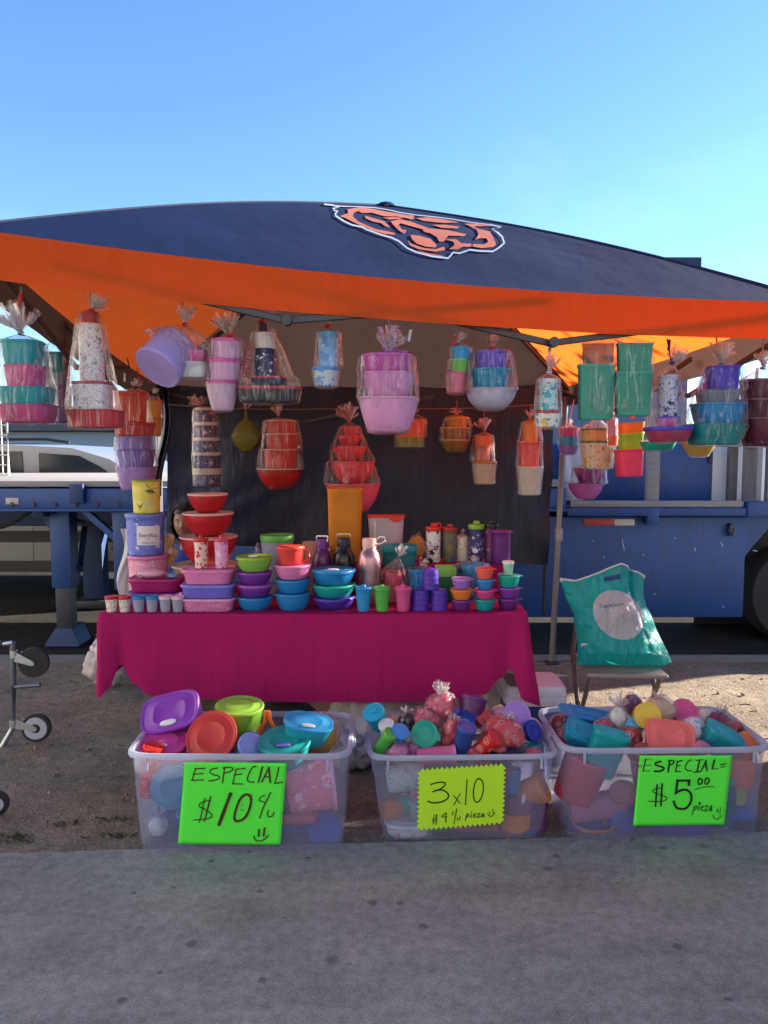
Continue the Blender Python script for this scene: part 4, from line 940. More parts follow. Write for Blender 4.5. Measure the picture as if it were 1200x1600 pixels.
# behind them
k = pm(3.86)
j = box_food('clear round jar with a green lid behind the lime bowl', 'jar', place(434, 3.86, ZT), 53 * k, (952 - 838) * k - .06, plastic('ghost', clear=.55), '62B84E', base=.95, p=1, lid_h=.03, name='jar', vname='body')
lump('wrapped_pack', 'plum bag in clear film left of the clear jar', 'bag', place(408, 3.86, ZT), (26 * k, .09, 85 * k), plastic('plum'), FILM, 8)
for i, (cx, h_, c, lab) in enumerate([(470, 98, 'peach', 'tall peach cup behind the red mug'), (484, 103, 'F0B9A0', 'pale peach cup between the red mug and the purple bottle'), (506, 92, 'D9C2C0', 'pale grey pink cup behind the purple bottle')]):
    box_food(lab, 'cup', place(cx, 3.92, ZT), 22 * pm(3.92), (h_ - 22) * pm(3.92), c, None, base=.8, p=1, name='cup', vname='body')
def bottle(label, cx, Y, w_, h, body, cap, handle, hside=0, capf=.58):
    k = pm(Y); t = thing('water_bottle', label, 'bottle', place(cx, Y, ZT)); W, H = w_ * k / 2, h * k
    hb = H * .86; pr = [(0, 0), (.8, 0), (.92, .012), (1, .05), (1, hb * .2), (.93, hb * .4), (.94, hb * .55), (.98, hb * .68), (.93, hb * .8), (.76, hb * .9), (.58, hb * .95), (.52, hb), (0, hb)]
    MB().lathe(pr, W, seg=36).build('body', body, t)
    c = MB().lathe([(0, 0), (1, 0), (1.02, .004), (1, H * .13), (.94, H * .14), (0, H * .14)], W * capf, seg=28).build('cap', mt(cap), t, (0, 0, hb - .004))
    a = W * capf
    if hside: pts = [(a * .8, 0, H * .10), (a * 1.5, -.0, H * .16), (a * 2.2, 0, H * .15), (a * 2.3, 0, H * .10), (a * 1.7, 0, H * .06), (a * 1.0, 0, H * .05)]
    else: pts = [(-a * .95, 0, H * .12), (-a, 0, H * .18), (-a * .85, 0, H * .2), (a * .85, 0, H * .2), (a, 0, H * .18), (a * .95, 0, H * .12)]
    MB().tube(pts, .0038, 8).build('handle', mt(handle), c); return t
bottle('purple water bottle with a white loop handle', 503.5, 3.76, 31, 95, plastic('plum', .1, .25), 'purple', 'white')
bottle('black water bottle with a cream loop handle', 537.5, 3.76, 36, 98, plastic('black', 0, .25), '24262E', 'cream')
bottle('tall metallic rose water bottle with a pale pink cap', 577, 3.66, 37.5, 104, plain('rose metal', (.42, .25, .28), .28, .75, nscale=3, var=.1, bstr=0), 'F0C2C0', 'white', 1)
k = pm(4.0)
pt = thing('pitcher', 'tall square amber pitcher rising behind the bottles', 'pitcher', place(540, 4.02, ZR)); H = (877 - 763) * k
MB().lathe(wall_prof(H, .9, 1, .012, .03), 27 * k, 27 * k * .8, 6, 48).build('body', plastic('E39A1E', .45, .45), pt)
MB().box((0, -27 * k * .8 - .003, H - .025), (.016, .008, .022), .003).build('latch', mt('D98A14'), pt)
kp = thing('cereal_keeper', 'clear tapered storage box with a red pouring lid', 'storage box', place(603, 4.02, ZR)); H = (877 - 806) * k
MB().lathe(wall_prof(H, .86, 1, .012), 28 * k, 28 * k * .5, 5, 44).build('body', plastic('DCC7D2', .3, .4, .25), kp)
l = MB().lathe(lid_prof(.012, 0, .03), 28.5 * k, 28.5 * k * .5, 5, 44).build('lid', mt('D5322E'), kp, (0, 0, H + .004))
MB().prism([(-2 * k, -.056 - .004, -.002), (28 * k, -.056 - .004, -.002), (27.5 * k, -.056 - .004, -.014), (18 * k, -.056 - .004, -.034), (10 * k, -.056 - .004, -.03), (4 * k, -.056 - .004, -.012)], (0, .003, 0)).build('spout_flap', mt('D5322E'), l)
MB().box((-17 * k, -.0575, H * .55), (.008, .003, H * .7), .001).build('gauge', plastic('EDE3EA', clear=.3), kp)
k = pm(3.84)
box_food('square teal box behind the rose bottle', 'food container', place(624, 3.84, ZT), 56 * k, (932 - 851) * k, 'deepteal', '1490A0', n=6, ry=.7, base=.92, p=1, lid_h=.03)
lump('mould_set', 'yellow ruffled mould set in film standing behind the teal box', 'mould set', place(650, 4.04, ZR), (32 * k, .07, 42 * k), plastic('E8B04A', .45), FILM, 11, amp=.3)
# sippy tumblers in front
k = pm(3.49)
for cx, c, l, lab in [(568, '2E9BD8', 'blue', 'small blue tumbler with a spout lid'), (597, '5CC254', '4DBB48', 'small green tumbler with a spout lid'), (630, 'D65A98', 'E0559C', 'small pink tumbler with a spout lid')]:
    cup_lid(lab + ' at the front table edge', place(cx, 3.49, ZT), 27 * k, 42 * k, c, l, 1, base=.74)
# film bags of cups
bundle('wrapped_set', 'clear bag of coral pink cups behind the pink tumbler', 'wrapped set', 3.70, (622, 872), [(614, 893, 917, 36, 'rose', dict(base=.8)), (614, 916, 940, 42, 'D5577A', dict(base=.85, n=3))], (630, 852, .5), wn=2.6, tn=9)
bundle('wrapped_set', 'clear bag of blue beads behind the top violet cup', 'wrapped set', 3.74, (656, 884), [(655, 888, 940, 40, print_mat('blue beads', 'blue', ['2F8FDD', '1B6DB8', '6FBCEF', 'blue'], 45), dict(base=.95, p=1))], (668, 876, .9), wn=2.4, tn=8)
vr = [(0, 0), (.98, 0), (1.02, .02)] + [q for i in range(4) for q in ((1.0 - .03 * i, .03 + .23 * i), (.97 - .03 * i, .20 + .23 * i), (1.0 - .03 * i, .215 + .23 * i))] + [(.84, .985), (.8, 1), (0, 1)]
def cupstack(cx, Y, z, w_, h, lab):
    k = pm(Y); t = thing('stacked_cups', lab, 'cup stack', place(cx, Y, z)); hh = h * k / 4
    for i in range(4):
        MB().lathe([(0, .0), (.9, 0), (1, .001), (1.0, hh * .28), (.94, hh * .32), (.93, hh * .97), (.88, hh), (0, hh)], w_ * k / 2 * (1 - .03 * i), seg=32).build('cup', plastic('violet'), t, (0, 0, i * hh))
    return z + h * k
z1 = cupstack(656.5, 3.52, ZT, 29.5, 31.5, 'violet stack of upturned cups at the table front, left of two')
cupstack(686.5, 3.52, ZT, 29, 31.5, 'violet stack of upturned cups nearest the lilac bowl column'); cupstack(672.5, 3.53, z1 + .001, 27, 31.5, 'violet stack of upturned cups resting on two others')
k = pm(3.72)
gb = box_food('dark green canister with a square light green lid', 'canister', place(696, 3.72, ZT), 33 * k, (941 - 886) * k, '1F6A36', '7CC24A', n=5, ry=.9, base=.93, p=1, lid_h=.045, name='canister', vname='body')
bundle('wrapped_set', 'clear bag of sky blue bowls behind the lilac and coral columns', 'wrapped set', 3.82, (740, 876), [(738, 880, 894, 42, 'sky', dict(base=.85)), (738, 893, 932, 50, '3A86B8', dict(base=.9, p=1))], (742, 866, 1.0), tn=10, fit=.008)
RD = dict(base=.74, p=1.7, lid_h=.010, tab=True)
stack(721, 3.52, ZT, [('plum round bowl under the orange bowl', 33, 20, '6A2C80', '7A3496', RD), ('orange round bowl between plum and lilac bowls', 35, 19.5, 'E58430', 'orange', RD), ('lilac round bowl on the orange bowl', 31, 20.5, 'A070CC', 'lilac', RD)], 0.82)
stack(757.5, 3.52, ZT, [('teal round bowl at the bottom below the pink bowl', 34, 20, 'teal', '11A09A', RD), ('hot pink round bowl between the teal and blue bowls', 33, 17, 'D0468E', 'DB5098', RD), ('small blue round bowl under the coral bowl', 28.5, 18, '2E8ACE', '2A8FDC', RD), ('small coral round bowl on top of the blue bowl', 28, 20, 'EE6A58', 'coral', RD)], 0.86)
zz = stack(795, 3.54, ZT, [('plum purple round bowl at the right end of the front row', 35, 20, '6A2280', '7C2C96', RD), ('purple round bowl with a wide tab directly under the teal one', 36, 19.5, '8236A2', '9240B2', RD), ('sea green round bowl under the tiny green cup', 36, 22, 'sea', '18B09C', RD)], 0.86)
k = pm(3.54); box_food('tiny pale green cup with a white lid on the sea green bowl', 'cup', place(794, 3.54, zz), 18.5 * k, 21 * k, 'mint', 'F2EDEA', base=.74, p=1, lid_h=.012, name='mini_cup', vname='cup')
# tall tumblers on the riser
k = pm(4.0); Yt = 3.98
def tall(label, cx, w_, ytop, ybase, lid, pr, sp):
    return cup_lid(label, place(cx, Yt, ZR), w_ * k, (879 - ytop) * k, None, lid, sp, pr=pr, base=.9)
tall('black and white tumbler with a red handled lid', 677, 25.5, 818, 881, 'D62B2B', print_mat('mono print', 'E8E4E4', ['black', 'black', 'E8E4E4', '9A2A2A'], 26), 2)
tall('blue and olive tumbler with a dark red lid', 702, 24, 819, 881, 'B03028', print_mat('blue olive print', '6C6A4C', ['2A58A8', '8A6A50', '6C6A4C', '6A4A8A'], 20), 3)
bundle('wrapped_set', 'bright red and white glass in shiny film between tall tumblers', 'wrapped set', 4.0, (722, 834), [(722, 838, 857, 18, print_mat('red dots', 'F0E8E0', ['red', 'redorange', 'F0E8E0'], 60), dict(base=.9)), (722, 857, 876, 20, 'cream', dict(base=.9))], (724, 826, .7), tn=8)
tall('violet print tumbler with a light green lid', 743.5, 25.5, 814, 873, '86C23A', print_mat('violet print', '3E3472', ['9E9AD8', 'DDD8F0', '3E3472', '6F66C0'], 22), 3)
tall('magenta print tumbler with a black lid', 767, 23, 813, 873, 'black', print_mat('magenta print', '7A2466', ['D8B0C8', '3A5A58', '7A2466', 'B03A90'], 24), 3)
k = pm(3.93); box_food('deep purple canister with a tab lid at the right end of the riser', 'canister', place(782, 3.95, ZR), 33 * k, 51 * k, '6C2284', '7E2C98', base=.95, p=1, lid_h=.010, name='canister', vname='body', tab=True)
# white bag and flower paper beside the tower
mb = MB().grid(lambda u, v: at(188 + 20 * u + 6 * sin(v * 6) * (1 - u), 826 + 104 * v, 4.1 + .03 * sin(u * 7 + v * 5)), 14, 24)
tag(mb.build('white_bag', plain('white plastic', (.6, .6, .62), .5, nscale=6, var=.08, trans=.3), sharp=0), 'white plastic bag at the left of the canister tower', 'bag')
mb = MB(); op = smooth([(255, 836), (262, 833), (272, 836), (272, 848), (268, 856), (277, 860), (278, 868), (270, 874), (272, 884), (258, 886), (252, 860)], 2, True)
mb.prism([at(x, y, 4.12) for x, y in op], (0, .01, 0)); tag(mb.build('paper_cutout', print_mat('tan floral', 'C89A66', ['E3C4A0', 'B0703C', 'C89A66', 'E8D2B8'], 20)), 'tan scalloped paper cut out right of the canister tower', 'paper')
# ================================================================== WRAPPED SETS HANGING FROM THE CANOPY
def Yf(x): return 2.72 + .5 * (x + 15) / 1305
GH = dict()
hearts = print_mat('heart print', 'E9E4E6', ['C84A58', '6A6A72', 'E9E4E6', '9A5A60', 'E9E4E6', '505058'], 62)
BOT = [(0, 0), (.92, 0), (1, .02), (1, .70), (.9, .82), (.86, .84), (.86, .98), (.8, 1), (0, 1)]
CYL = [(0, 0), (.95, 0), (1, .02), (1, .97), (.96, 1), (0, 1)]
# --- front row, left to right
bundle('wrapped_set', 'four teal and pink tubs in clear film hanging at the left edge', 'wrapped set', 2.72, (33, 522), [(35, 534, 572, 56, 'teal', dict(n=4, base=.84, lid='teal')), (38, 571, 606, 56, 'D0508A', dict(n=4, base=.86)), (39, 605, 634, 76, 'teal', dict(n=4, base=.86)), (40, 632, 660, 79, 'C44A80', dict(n=4, base=.86))], (14, 478, .9), (36, 450), 'smoke', wn=3, clip=(34, 470, 'red'), tn=18)
bundle('wrapped_set', 'dark teal and purple tubs in film hanging behind the left edge set', 'wrapped set', 3.5, (86, 530), [(86, 552, 582, 40, 'deepteal', dict(n=4, base=.9, lid='deepteal')), (87, 582, 602, 36, 'smoke', dict(n=4, base=.9, clear=.3)), (87, 602, 660, 38, '6E4478', dict(n=4, base=.9, p=1))], (82, 510, .7), (72, 488), 'plum', wn=3, ribbon=[(92, 500, 6, 40, 'red'), (104, 545, 3, 70, 'coral'), (90, 520, 14, 30, 'maroon')])
bundle('wrapped_set', 'tall white and red heart print bottle over a heart print box in a film cone', 'wrapped set', 2.84, (143, 486), [(140, 487, 506, 25, 'B82030', dict(prof=CYL, name='cap')), (141, 506, 597, 38, hearts, dict(prof=[(0, 0), (1, 0), (1, .75), (.82, 1), (0, 1)])), (141, 597, 640, 56, hearts, dict(n=4, base=.97, p=1, lid='C23A44', lh=.1)), (145, 640, 668, 82, 'C42838', dict(n=5, base=.95, p=1, ry=.8))], (160, 462, .8), (141, 455), 'red', wn=2.4, tn=18, fit=.002)
ax = V((-.38, -.62, -.69)).normalized(); hd_px = 36
th_, ph_ = math.acos(ax.z), atan2(ax.x, -ax.y)
bundle('wrapped_set', 'lilac drum hanging tilted with its round lid facing the viewer', 'wrapped set', 2.90, (289, 508), [(268, 518, 578, 72, 'B7A3E2', dict(prof=[(0, 0), (.95, 0), (1, .02), (1, .84), (1.05, .86), (1.06, .96), (1.03, .99), (.95, 1), (.92, .985), (0, .985)], name='drum', hs=1, tilt=(th_, 0, -ph_ * -1), loc=(-28 - ax.x * hd_px, -ax.y * hd_px - 14, -54 - ax.z * hd_px))), (300, 566, 590, 52, 'E2E6EA', dict(base=.8, n=3, ry=.9)), (302, 548, 566, 44, 'D45AA0', dict(base=.9, n=3))], (291, 476, .55), (285, 466), 'red', tn=14, fit=.006, wn=2.3, ribbon=[(262, 520, -2, 26, 'palepink')])
bundle('wrapped_set', 'three pale pink tubs with bright pink rims hanging in film', 'wrapped set', 2.88, (358, 526), [(354, 531, 562, 46, 'E7B4DA', dict(base=.88, lid='E45AB0', lh=.16, clear=.15)), (350, 563, 595, 51, 'E7B4DA', dict(base=.86, lid='E45AB0', lh=.16, clear=.15)), (346, 596, 641, 49, 'E6C4DC', dict(base=.62, p=2.2, lid='E45AB0', lh=.1, clear=.15))], (350, 490, .7), (367, 470), 'red', tilt=0, ribbon=[(364, 520, 2, 22, 'red'), (386, 535, 2, 50, 'C83050')], tn=18)
nav = print_mat('navy white print', '20284E', ['D8DAE4', '20284E', '2A3264', 'D8DAE4', '20284E'], 24)
bundle('wrapped_set', 'navy and white bottle standing on a black tray in a wide film cone', 'wrapped set', 2.92, (409, 502), [(411, 506, 521, 14, 'navy', dict(prof=CYL, name='cap')), (414, 520, 545, 32, 'DADCE2', dict(prof=CYL, name='label_band')), (414, 545, 590, 34, nav, dict(prof=CYL)), (419, 590, 605, 54, '242C50', dict(n=4, base=.9, lid='C83848', lh=.14)), (420, 605, 628, 98, '1E2230', dict(n=4, base=.92, p=1, ry=.7, lid='C8404C', lh=.2))], (420, 482, .9), (405, 476), 'red', wn=2.6, tn=14, fit=.003, ribbon=[(416, 522, 6, 40, 'red'), (382, 548, -3, 40, 'C83050')])
bundle('wrapped_set', 'light blue print jar on a blue banded bowl in film', 'wrapped set', 2.94, (511, 510), [(513, 519, 527, 33, 'sky', dict(prof=CYL, name='cap')), (513, 527, 574, 31, print_mat('blue wash', '7FB6E8', ['A8D0F0', '5A98DC', '7FB6E8', 'C0DCF4'], 16), dict(prof=CYL, name='jar')), (509, 574, 604, 44, print_mat('blue band', 'C9D6E2', ['6AA6DC', 'E8E8EA', 'C9D6E2'], 22), dict(base=.8, p=2, lid='4C9EE0', lh=.2))], (512, 497, .5), (505, 482), 'red', tn=12, clip=(506, 490, 'white'))
bundle('wrapped_set', 'three large pink tubs stacked by size in film at the centre', 'wrapped set', 2.90, (606, 549), [(604, 556, 583, 76, 'C94FA8', dict(n=3.2, base=.9, lid='DA62B4', lh=.16)), (606, 583, 621, 81, 'DB8EC6', dict(n=3.2, base=.80, p=1.4, rim=.05)), (607, 621, 676, 92, 'E09CCB', dict(n=3.2, base=.66, p=2.1, rim=.04))], (616, 512, .95), (608, 488), 'lilac', wn=2.7, tn=24, ribbon=[(606, 548, 30, 4, 'lilac'), (612, 546, 24, 12, 'B060C8'), (600, 546, -6, -34, 'lilac'), (610, 540, 12, -30, 'lilac')], clip=(640, 525, 'ghost'))
bundle('wrapped_set', 'slim stack of blue, green and pink cups in film', 'wrapped set', 2.99, (716, 536), [(721, 543, 562, 30, '2AA0DC', dict(base=.9, lid='2AA0DC')), (719, 562, 582, 30, '74C45A', dict(base=.86, lid='8CD06A')), (715, 582, 614, 34, 'E58098', dict(base=.74, p=1.8, lid='E86A88', lh=.1))], (722, 518, .6), (712, 508), 'smoke', tilt=2, tn=10, clip=(709, 535, 'red'))
bundle('wrapped_set', 'purple and teal bowls over a wide white bowl in film', 'wrapped set', 3.0, (769, 545), [(768, 550, 577, 53, '6A50C8', dict(base=.9, lid='7A62D4', lh=.14)), (767, 577, 606, 62, '1490B4', dict(base=.86, lid='1A9CC0', lh=.14)), (768, 607, 639, 80, 'CFCBE0', dict(base=.5, p=2.4, clear=.2, rim=.02))], (770, 522, .5), (766, 512), 'red', tn=14, tm=PINKTUFT, fit=.006, ribbon=[(785, 548, 10, 2, 'red'), (790, 556, 6, 40, 'coral')])
tealpr = print_mat('teal picture print', 'BFE0E4', ['1E9AB0', '2AB0C0', 'E8C050', 'D84A40', 'F0F0F0', '1E9AB0'], 24)
bundle('wrapped_set', 'white and teal print tumbler on a white print bowl in film', 'wrapped set', 3.05, (858, 583), [(857, 592, 598, 30, 'white', dict(prof=CYL, name='lid')), (857, 597, 641, 30, tealpr, dict(prof=CYL, name='tumbler')), (856, 641, 646, 36, 'C02A44', dict(prof=CYL, name='band')), (857, 646, 668, 40, print_mat('teal band', 'ECECEC', ['1E9AB0', 'E8C050', 'ECECEC', 'ECECEC'], 22), dict(base=.84, p=2))], (866, 556, .35), (858, 540), 'palepink', tn=8, tm=PINKTUFT, wn=3, clip=(858, 540, '6FA8DC'), ribbon=[(870, 590, 4, 34, 'red')])
bx = dict(n=7, base=.92, p=1, ry=.35, clear=.12)
t = bundle('wrapped_set', 'pair of tall teal freezer boxes side by side in film', 'wrapped set', 3.06, (962, 526), [(933, 570, 655, 58, '3FA890', dict(bx, lid='3FB09C', lh=.04, rz=R(4))), (935, 536, 570, 50, 'B0A49C', dict(bx, clear=.75)), (992, 537, 581, 56, '3AA88E', dict(bx, lid='38AE96', lh=.06)), (991, 581, 649, 58, '3AA88E', dict(bx, lid='38AE96', lh=.05))], (975, 515, .5), (940, 512), 'red', wrap=False, tn=8)
s_ = px_m(962, 526, 3.06)
mb = MB(); fo = [(-50, -16), (-58, -48), (-55, -128), (-8, -131), (0, -124), (50, -124), (60, -120), (62, -10), (38, -4), (0, 4)]
fo = smooth(fo, 1, True)
def fr_(u, v):
    a = u * 2 * pi; i = u * len(fo); i0 = int(i) % len(fo); i1 = (i0 + 1) % len(fo); f = i - int(i)
    x = (fo[i0][0] * (1 - f) + fo[i1][0] * f) * s_; z = (fo[i0][1] * (1 - f) + fo[i1][1] * f) * s_; c = V((0, 0, -62 * s_)); p = V((x, 0, z))
    k = sin(v * pi); q = c + (p - c) * (k ** .45); q.y = -cos(v * pi) * .034 + .004 * noise.noise((x * 50, z * 30, v * 3)); return q
mb.grid(fr_, 60, 20).build('film_wrap', FILM, t, sharp=0)
vio = print_mat('violet print squares', 'C8CBE0', ['2A3568', '3A4580', 'C8CBE0', '232B58'], 36)
bundle('wrapped_set', 'print bottle on a pink bowl and red pan with a violet rim in film', 'wrapped set', 3.12, (1050, 568), [(1044, 586, 651, 30, vio, dict(prof=CYL)), (1044, 651, 667, 38, 'C86AA8', dict(base=.8, lid='5A48C8', lh=.14)), (1045, 667, 690, 68, 'A83A58', dict(n=3.4, base=.75, p=1.8, lid='4A3EC0', lh=.25))], (1066, 545, .7), (1042, 530), 'plum', tilt=-1, tn=18, fit=.004, ribbon=[(1056, 580, 12, 30, 'C0305A')], clip=(1044, 540, 'black'))
bundle('wrapped_set', 'purple, grey and teal tubs in film hanging right of the print bottle', 'wrapped set', 3.16, (1126, 567), [(1129, 573, 609, 49, '4A38C0', dict(n=3, base=.9, lid='4A38C0')), (1123, 609, 633, 62, 'smoke', dict(n=3.2, base=.9, clear=.45)), (1123, 631, 663, 76, '1E8CC8', dict(n=3, base=.8, p=1.6, rim=.06, lid='1E90D0', lh=.1)), (1119, 662, 695, 86, '0E8E94', dict(n=3.2, base=.8, p=1.6, ry=.9))], (1128, 535, .7), (1116, 520), 'smoke', tn=22, wn=2.5, ribbon=[(1100, 585, -8, 30, 'lilac'), (1098, 588, 4, 24, 'B04CA8')])
bundle('wrapped_set', 'maroon stack of three tubs in film cut by the right edge', 'wrapped set', 3.22, (1192, 575), [(1192, 594, 624, 62, 'maroon', dict(n=3, base=.9, lid='8A5A70', lh=.1)), (1192, 624, 653, 66, 'maroon', dict(n=3, base=.88, lid='8A5A70', lh=.1)), (1194, 653, 697, 68, '64203C', dict(n=3, base=.7, p=2, lid='8A5A70', lh=.07))], (1196, 550, .6), (1190, 530), 'smoke', tn=14, clip=(1182, 583, 'white'))
# --- left side of the tent
bundle('wrapped_set', 'orange tub over a red tub in film at the left side of the tent', 'wrapped set', 4.0, (211, 606), [(204, 613, 661, 46, 'E0502C', dict(n=4, base=.9, p=1, lid='D0402A', clear=.15)), (209, 661, 681, 58, 'C42A2E', dict(n=4, base=.9, lid='B02428', lh=.2))], (216, 592, .9), (200, 560), 'maroon', wn=3, tn=16, clip=(196, 590, 'white'))
bundle('wrapped_set', 'amber tub in film behind the orange and red tubs', 'wrapped set', 4.3, (241, 618), [(241, 626, 652, 20, 'D89028', dict(n=4, base=.9)), (240, 652, 681, 22, 'C87A24', dict(n=4, base=.8))], (243, 606, .6), (230, 575), 'plum', tn=8, ribbon=[(216, 575, 6, 26, 'red'), (226, 570, 10, 30, 'C83050')])
bundle('wrapped_set', 'three lavender tubs in film hanging at the lower left', 'wrapped set', 4.35, (212, 672), [(210, 683, 702, 50, '9A86CC', dict(n=3.5, base=.92, clear=.25)), (212, 702, 730, 54, '7A62C4', dict(n=3.5, base=.88, clear=.15)), (213, 729, 765, 57, 'A882D4', dict(n=3.2, base=.8, p=1.6, rim=.05))], None, (208, 600), 'plum', wn=3, fit=.003)
# --- the back row on the cord
mar = print_mat('blossom print', '3A3A72', ['D8B8B0', '2A2C60', 'C06A58', '4A4C8C', '26285A'], 30)
LB = 'E6D6CE'
bundle('wrapped_set', 'tower of five navy blossom print canisters in film on the back cord', 'wrapped set', 4.78, (316, 634), [(320, 638, 660, 30, mar, dict(base=.98, p=1, lid=LB, lh=.18)), (321, 660, 684, 34, mar, dict(base=.98, p=1, lid=LB, lh=.22)), (322, 684, 707, 38, mar, dict(base=.98, p=1, lid=LB, lh=.22)), (322, 707, 732, 42, mar, dict(base=.98, p=1, lid=LB, lh=.2)), (322, 732, 760, 44, mar, dict(base=.95, p=1, lid=LB, lh=.34))], (300, 616, 1.0), (316, 626), 'maroon', tn=12, tm=PINKTUFT)
ov = thing('hanging_bag', 'olive green diamond shaped bag hanging on the back cord', 'bag', at(384, 640, 4.75))
s_ = px_m(384, 640, 4.75)
MB().lathe([(.06, -2 * s_), (.10, -14 * s_), (.5, -22 * s_), (1, -40 * s_), (.72, -54 * s_), (.35, -64 * s_), (0, -66 * s_)], 26 * s_, 10 * s_, 2.2, 30, wob=.06).build('body', plastic('olive', .35), ov); tuft_mesh(.07, .8, 8, 77).build('film_tuft', PINKTUFT, ov, sharp=0)
W2 = 'F2C9C4'
bundle('wrapped_set', 'four red bowls with white rims in film on the back cord', 'wrapped set', 4.7, (436, 652), [(439, 657, 678, 46, 'C62A24', dict(base=.94, p=1, lid=W2, lh=.07)), (440, 678, 702, 50, 'C62A24', dict(base=.92, p=1, lid=W2, lh=.07)), (438, 702, 732, 56, 'C62A24', dict(base=.88, p=1.2, lid=W2, lh=.06)), (436, 732, 764, 70, 'BE2622', dict(base=.46, p=2.3, lid=W2, lh=.06))], (433, 634, .45), (440, 630), 'maroon', tn=12, tm=PINKTUFT, fit=.006)
RS = dict(base=.5, p=2.2, rim=.05, clear=.08)
bundle('wrapped_set', 'cone of five rose red bowls growing larger downwards on the back cord', 'wrapped set', 4.65, (546, 660), [(547, 666, 681, 27, 'E8405A', dict(base=.7, p=2)), (546, 680, 698, 38, 'E8405A', RS), (546, 697, 722, 52, 'E43C56', RS), (551, 721, 755, 70, 'E84A66', RS), (551, 755, 800, 86, 'E85A78', RS)], (540, 632, .75), (551, 632), 'red', tn=18, tm=PINKTUFT, fit=.003, wn=2.1)
bundle('wrapped_set', 'orange box over an olive green tray partly behind the large pink tubs', 'wrapped set', 4.85, (648, 646), [(642, 655, 682, 45, 'EE5A22', dict(n=6, base=.97, p=1, ry=.6)), (640, 682, 699, 47, '8A8A2C', dict(n=6, base=.95, p=1, ry=.6, lid='E08A30', lh=.1))], (654, 640, .7), (640, 632), 'maroon', tn=7, tm=PINKTUFT, wn=4, ry=.6)
bundle('wrapped_set', 'amber bowls with orange rims in film on the back cord', 'wrapped set', 4.82, (713, 648), [(714, 652, 668, 34, 'C0802A', dict(base=.9, lid='E08A2C', lh=.2)), (711, 668, 687, 46, 'A8742E', dict(base=.7, p=1.6, lid='E09A34', lh=.12, clear=.2)), (711, 687, 706, 47, 'A0742E', dict(base=.64, p=2, lid='E09A34', lh=.12, clear=.2))], (713, 636, 1.1), (714, 626), 'C05A50', tn=12, tm=PINKTUFT)
bundle('wrapped_set', 'orange capped jar over a squared cream box in film on the back cord', 'wrapped set', 4.8, (757, 675), [(755, 681, 697, 28, 'EE6A30', dict(base=.92, p=1)), (754, 697, 721, 26, 'D07A6A', dict(base=.98, p=1, clear=.2)), (757, 721, 756, 37, 'CFC0B4', dict(n=4, base=.84, p=1, lid='B98A50', lh=.12))], (754, 652, .7), (756, 640), 'red', tn=14, tm=PINKTUFT, wn=2.6)
bundle('wrapped_set', 'peach, coral and white tapered buckets stacked in film', 'wrapped set', 4.7, (828, 655), [(829, 660, 690, 25, 'E8963C', dict(base=.92, p=1)), (828, 690, 729, 36, 'EE5A62', dict(base=.86, p=1, lid='F08A80', lh=.07)), (829, 729, 773, 40, 'D8DEDE', dict(base=.86, p=1, lid='EDE9E4', lh=.07))], (828, 640, .6), (830, 632), 'red', tn=10, tm=PINKTUFT, wn=2.2)
# --- right side of the tent
bundle('wrapped_set', 'small magenta, blue and violet bowl stack in film by the right tent leg', 'wrapped set', 4.6, (889, 663), [(889, 669, 682, 29, 'C8389A', dict(base=.86)), (889, 682, 695, 29, '1E9ACC', dict(base=.86)), (889, 695, 710, 30, '9A68C8', dict(base=.7, p=2))], (892, 655, .8), (896, 625), 'E8B0A0', tn=9)
sunf = print_mat('sunflower print', 'E2D6C2', ['E0A020', 'E0A020', 'E2D6C2', '7A8A3A', 'E8B838', 'E2D6C2', 'B06A20'], 26)
bundle('wrapped_set', 'two cream sunflower print canisters in film', 'wrapped set', 4.4, (934, 654), [(931, 670, 689, 44, print_mat('gold band', 'D8A860', ['E0B878', 'C88A40', 'D8A860'], 40), dict(base=.97, p=1, lid='6A7A3A', lh=.16)), (935, 689, 732, 54, sunf, dict(base=.84, p=1.4, lid='6A7A3A', lh=.08))], (930, 648, 1.1), (938, 610), 'ghost', tn=14)
bundle('wrapped_set', 'magenta bowl over a wider pink bowl in film below the sunflower canisters', 'wrapped set', 4.75, (922, 724), [(921, 731, 755, 46, '9A2C8A', dict(base=.6, p=2.0)), (916, 755, 779, 54, 'B85AAE', dict(base=.5, p=2.2, rim=.05))], None, (924, 640), 'ghost', fit=.003)
neo = dict(n=4, base=.9, p=1)
bundle('wrapped_set', 'neon orange, lime and pink tubs hanging without film', 'wrapped set', 4.25, (988, 652), [(986, 660, 678, 38, 'F08A28', dict(neo, base=.94)), (984, 677, 703, 38, 'A4DC2E', dict(neo, lid='B8EC3A', lh=.1)), (981, 702, 744, 43, 'neonpink', dict(neo, base=.86, lid='F0487A', lh=.06))], (988, 650, 1.2), (990, 615), 'redorange', wrap=False, tilt=-3, tn=6, tm=PINKTUFT)
bundle('wrapped_set', 'slim coral cup in film between the sunflower and neon sets', 'wrapped set', 4.0, (957, 648), [(957, 655, 680, 13, 'C07A98', dict(prof=CYL, clear=.2)), (958, 680, 696, 15, 'F06A3A', dict(base=.9))], (957, 643, .6), (957, 610), 'palepink', tn=7, tm=PINKTUFT)
bundle('wrapped_set', 'sea green shallow bowl hanging below the red pan', 'wrapped set', 3.7, (1030, 684), [(1028, 690, 704, 51, '12A894', dict(base=.8, p=1.8, n=3))], None, (1030, 610), 'ghost', fit=.002)
bundle('wrapped_set', 'yellow bowl in film hanging behind the teal tubs', 'wrapped set', 3.8, (1094, 672), [(1093, 680, 713, 58, 'D0AE58', dict(base=.45, p=2.0))], None, (1094, 600), 'ghost', fit=.003)
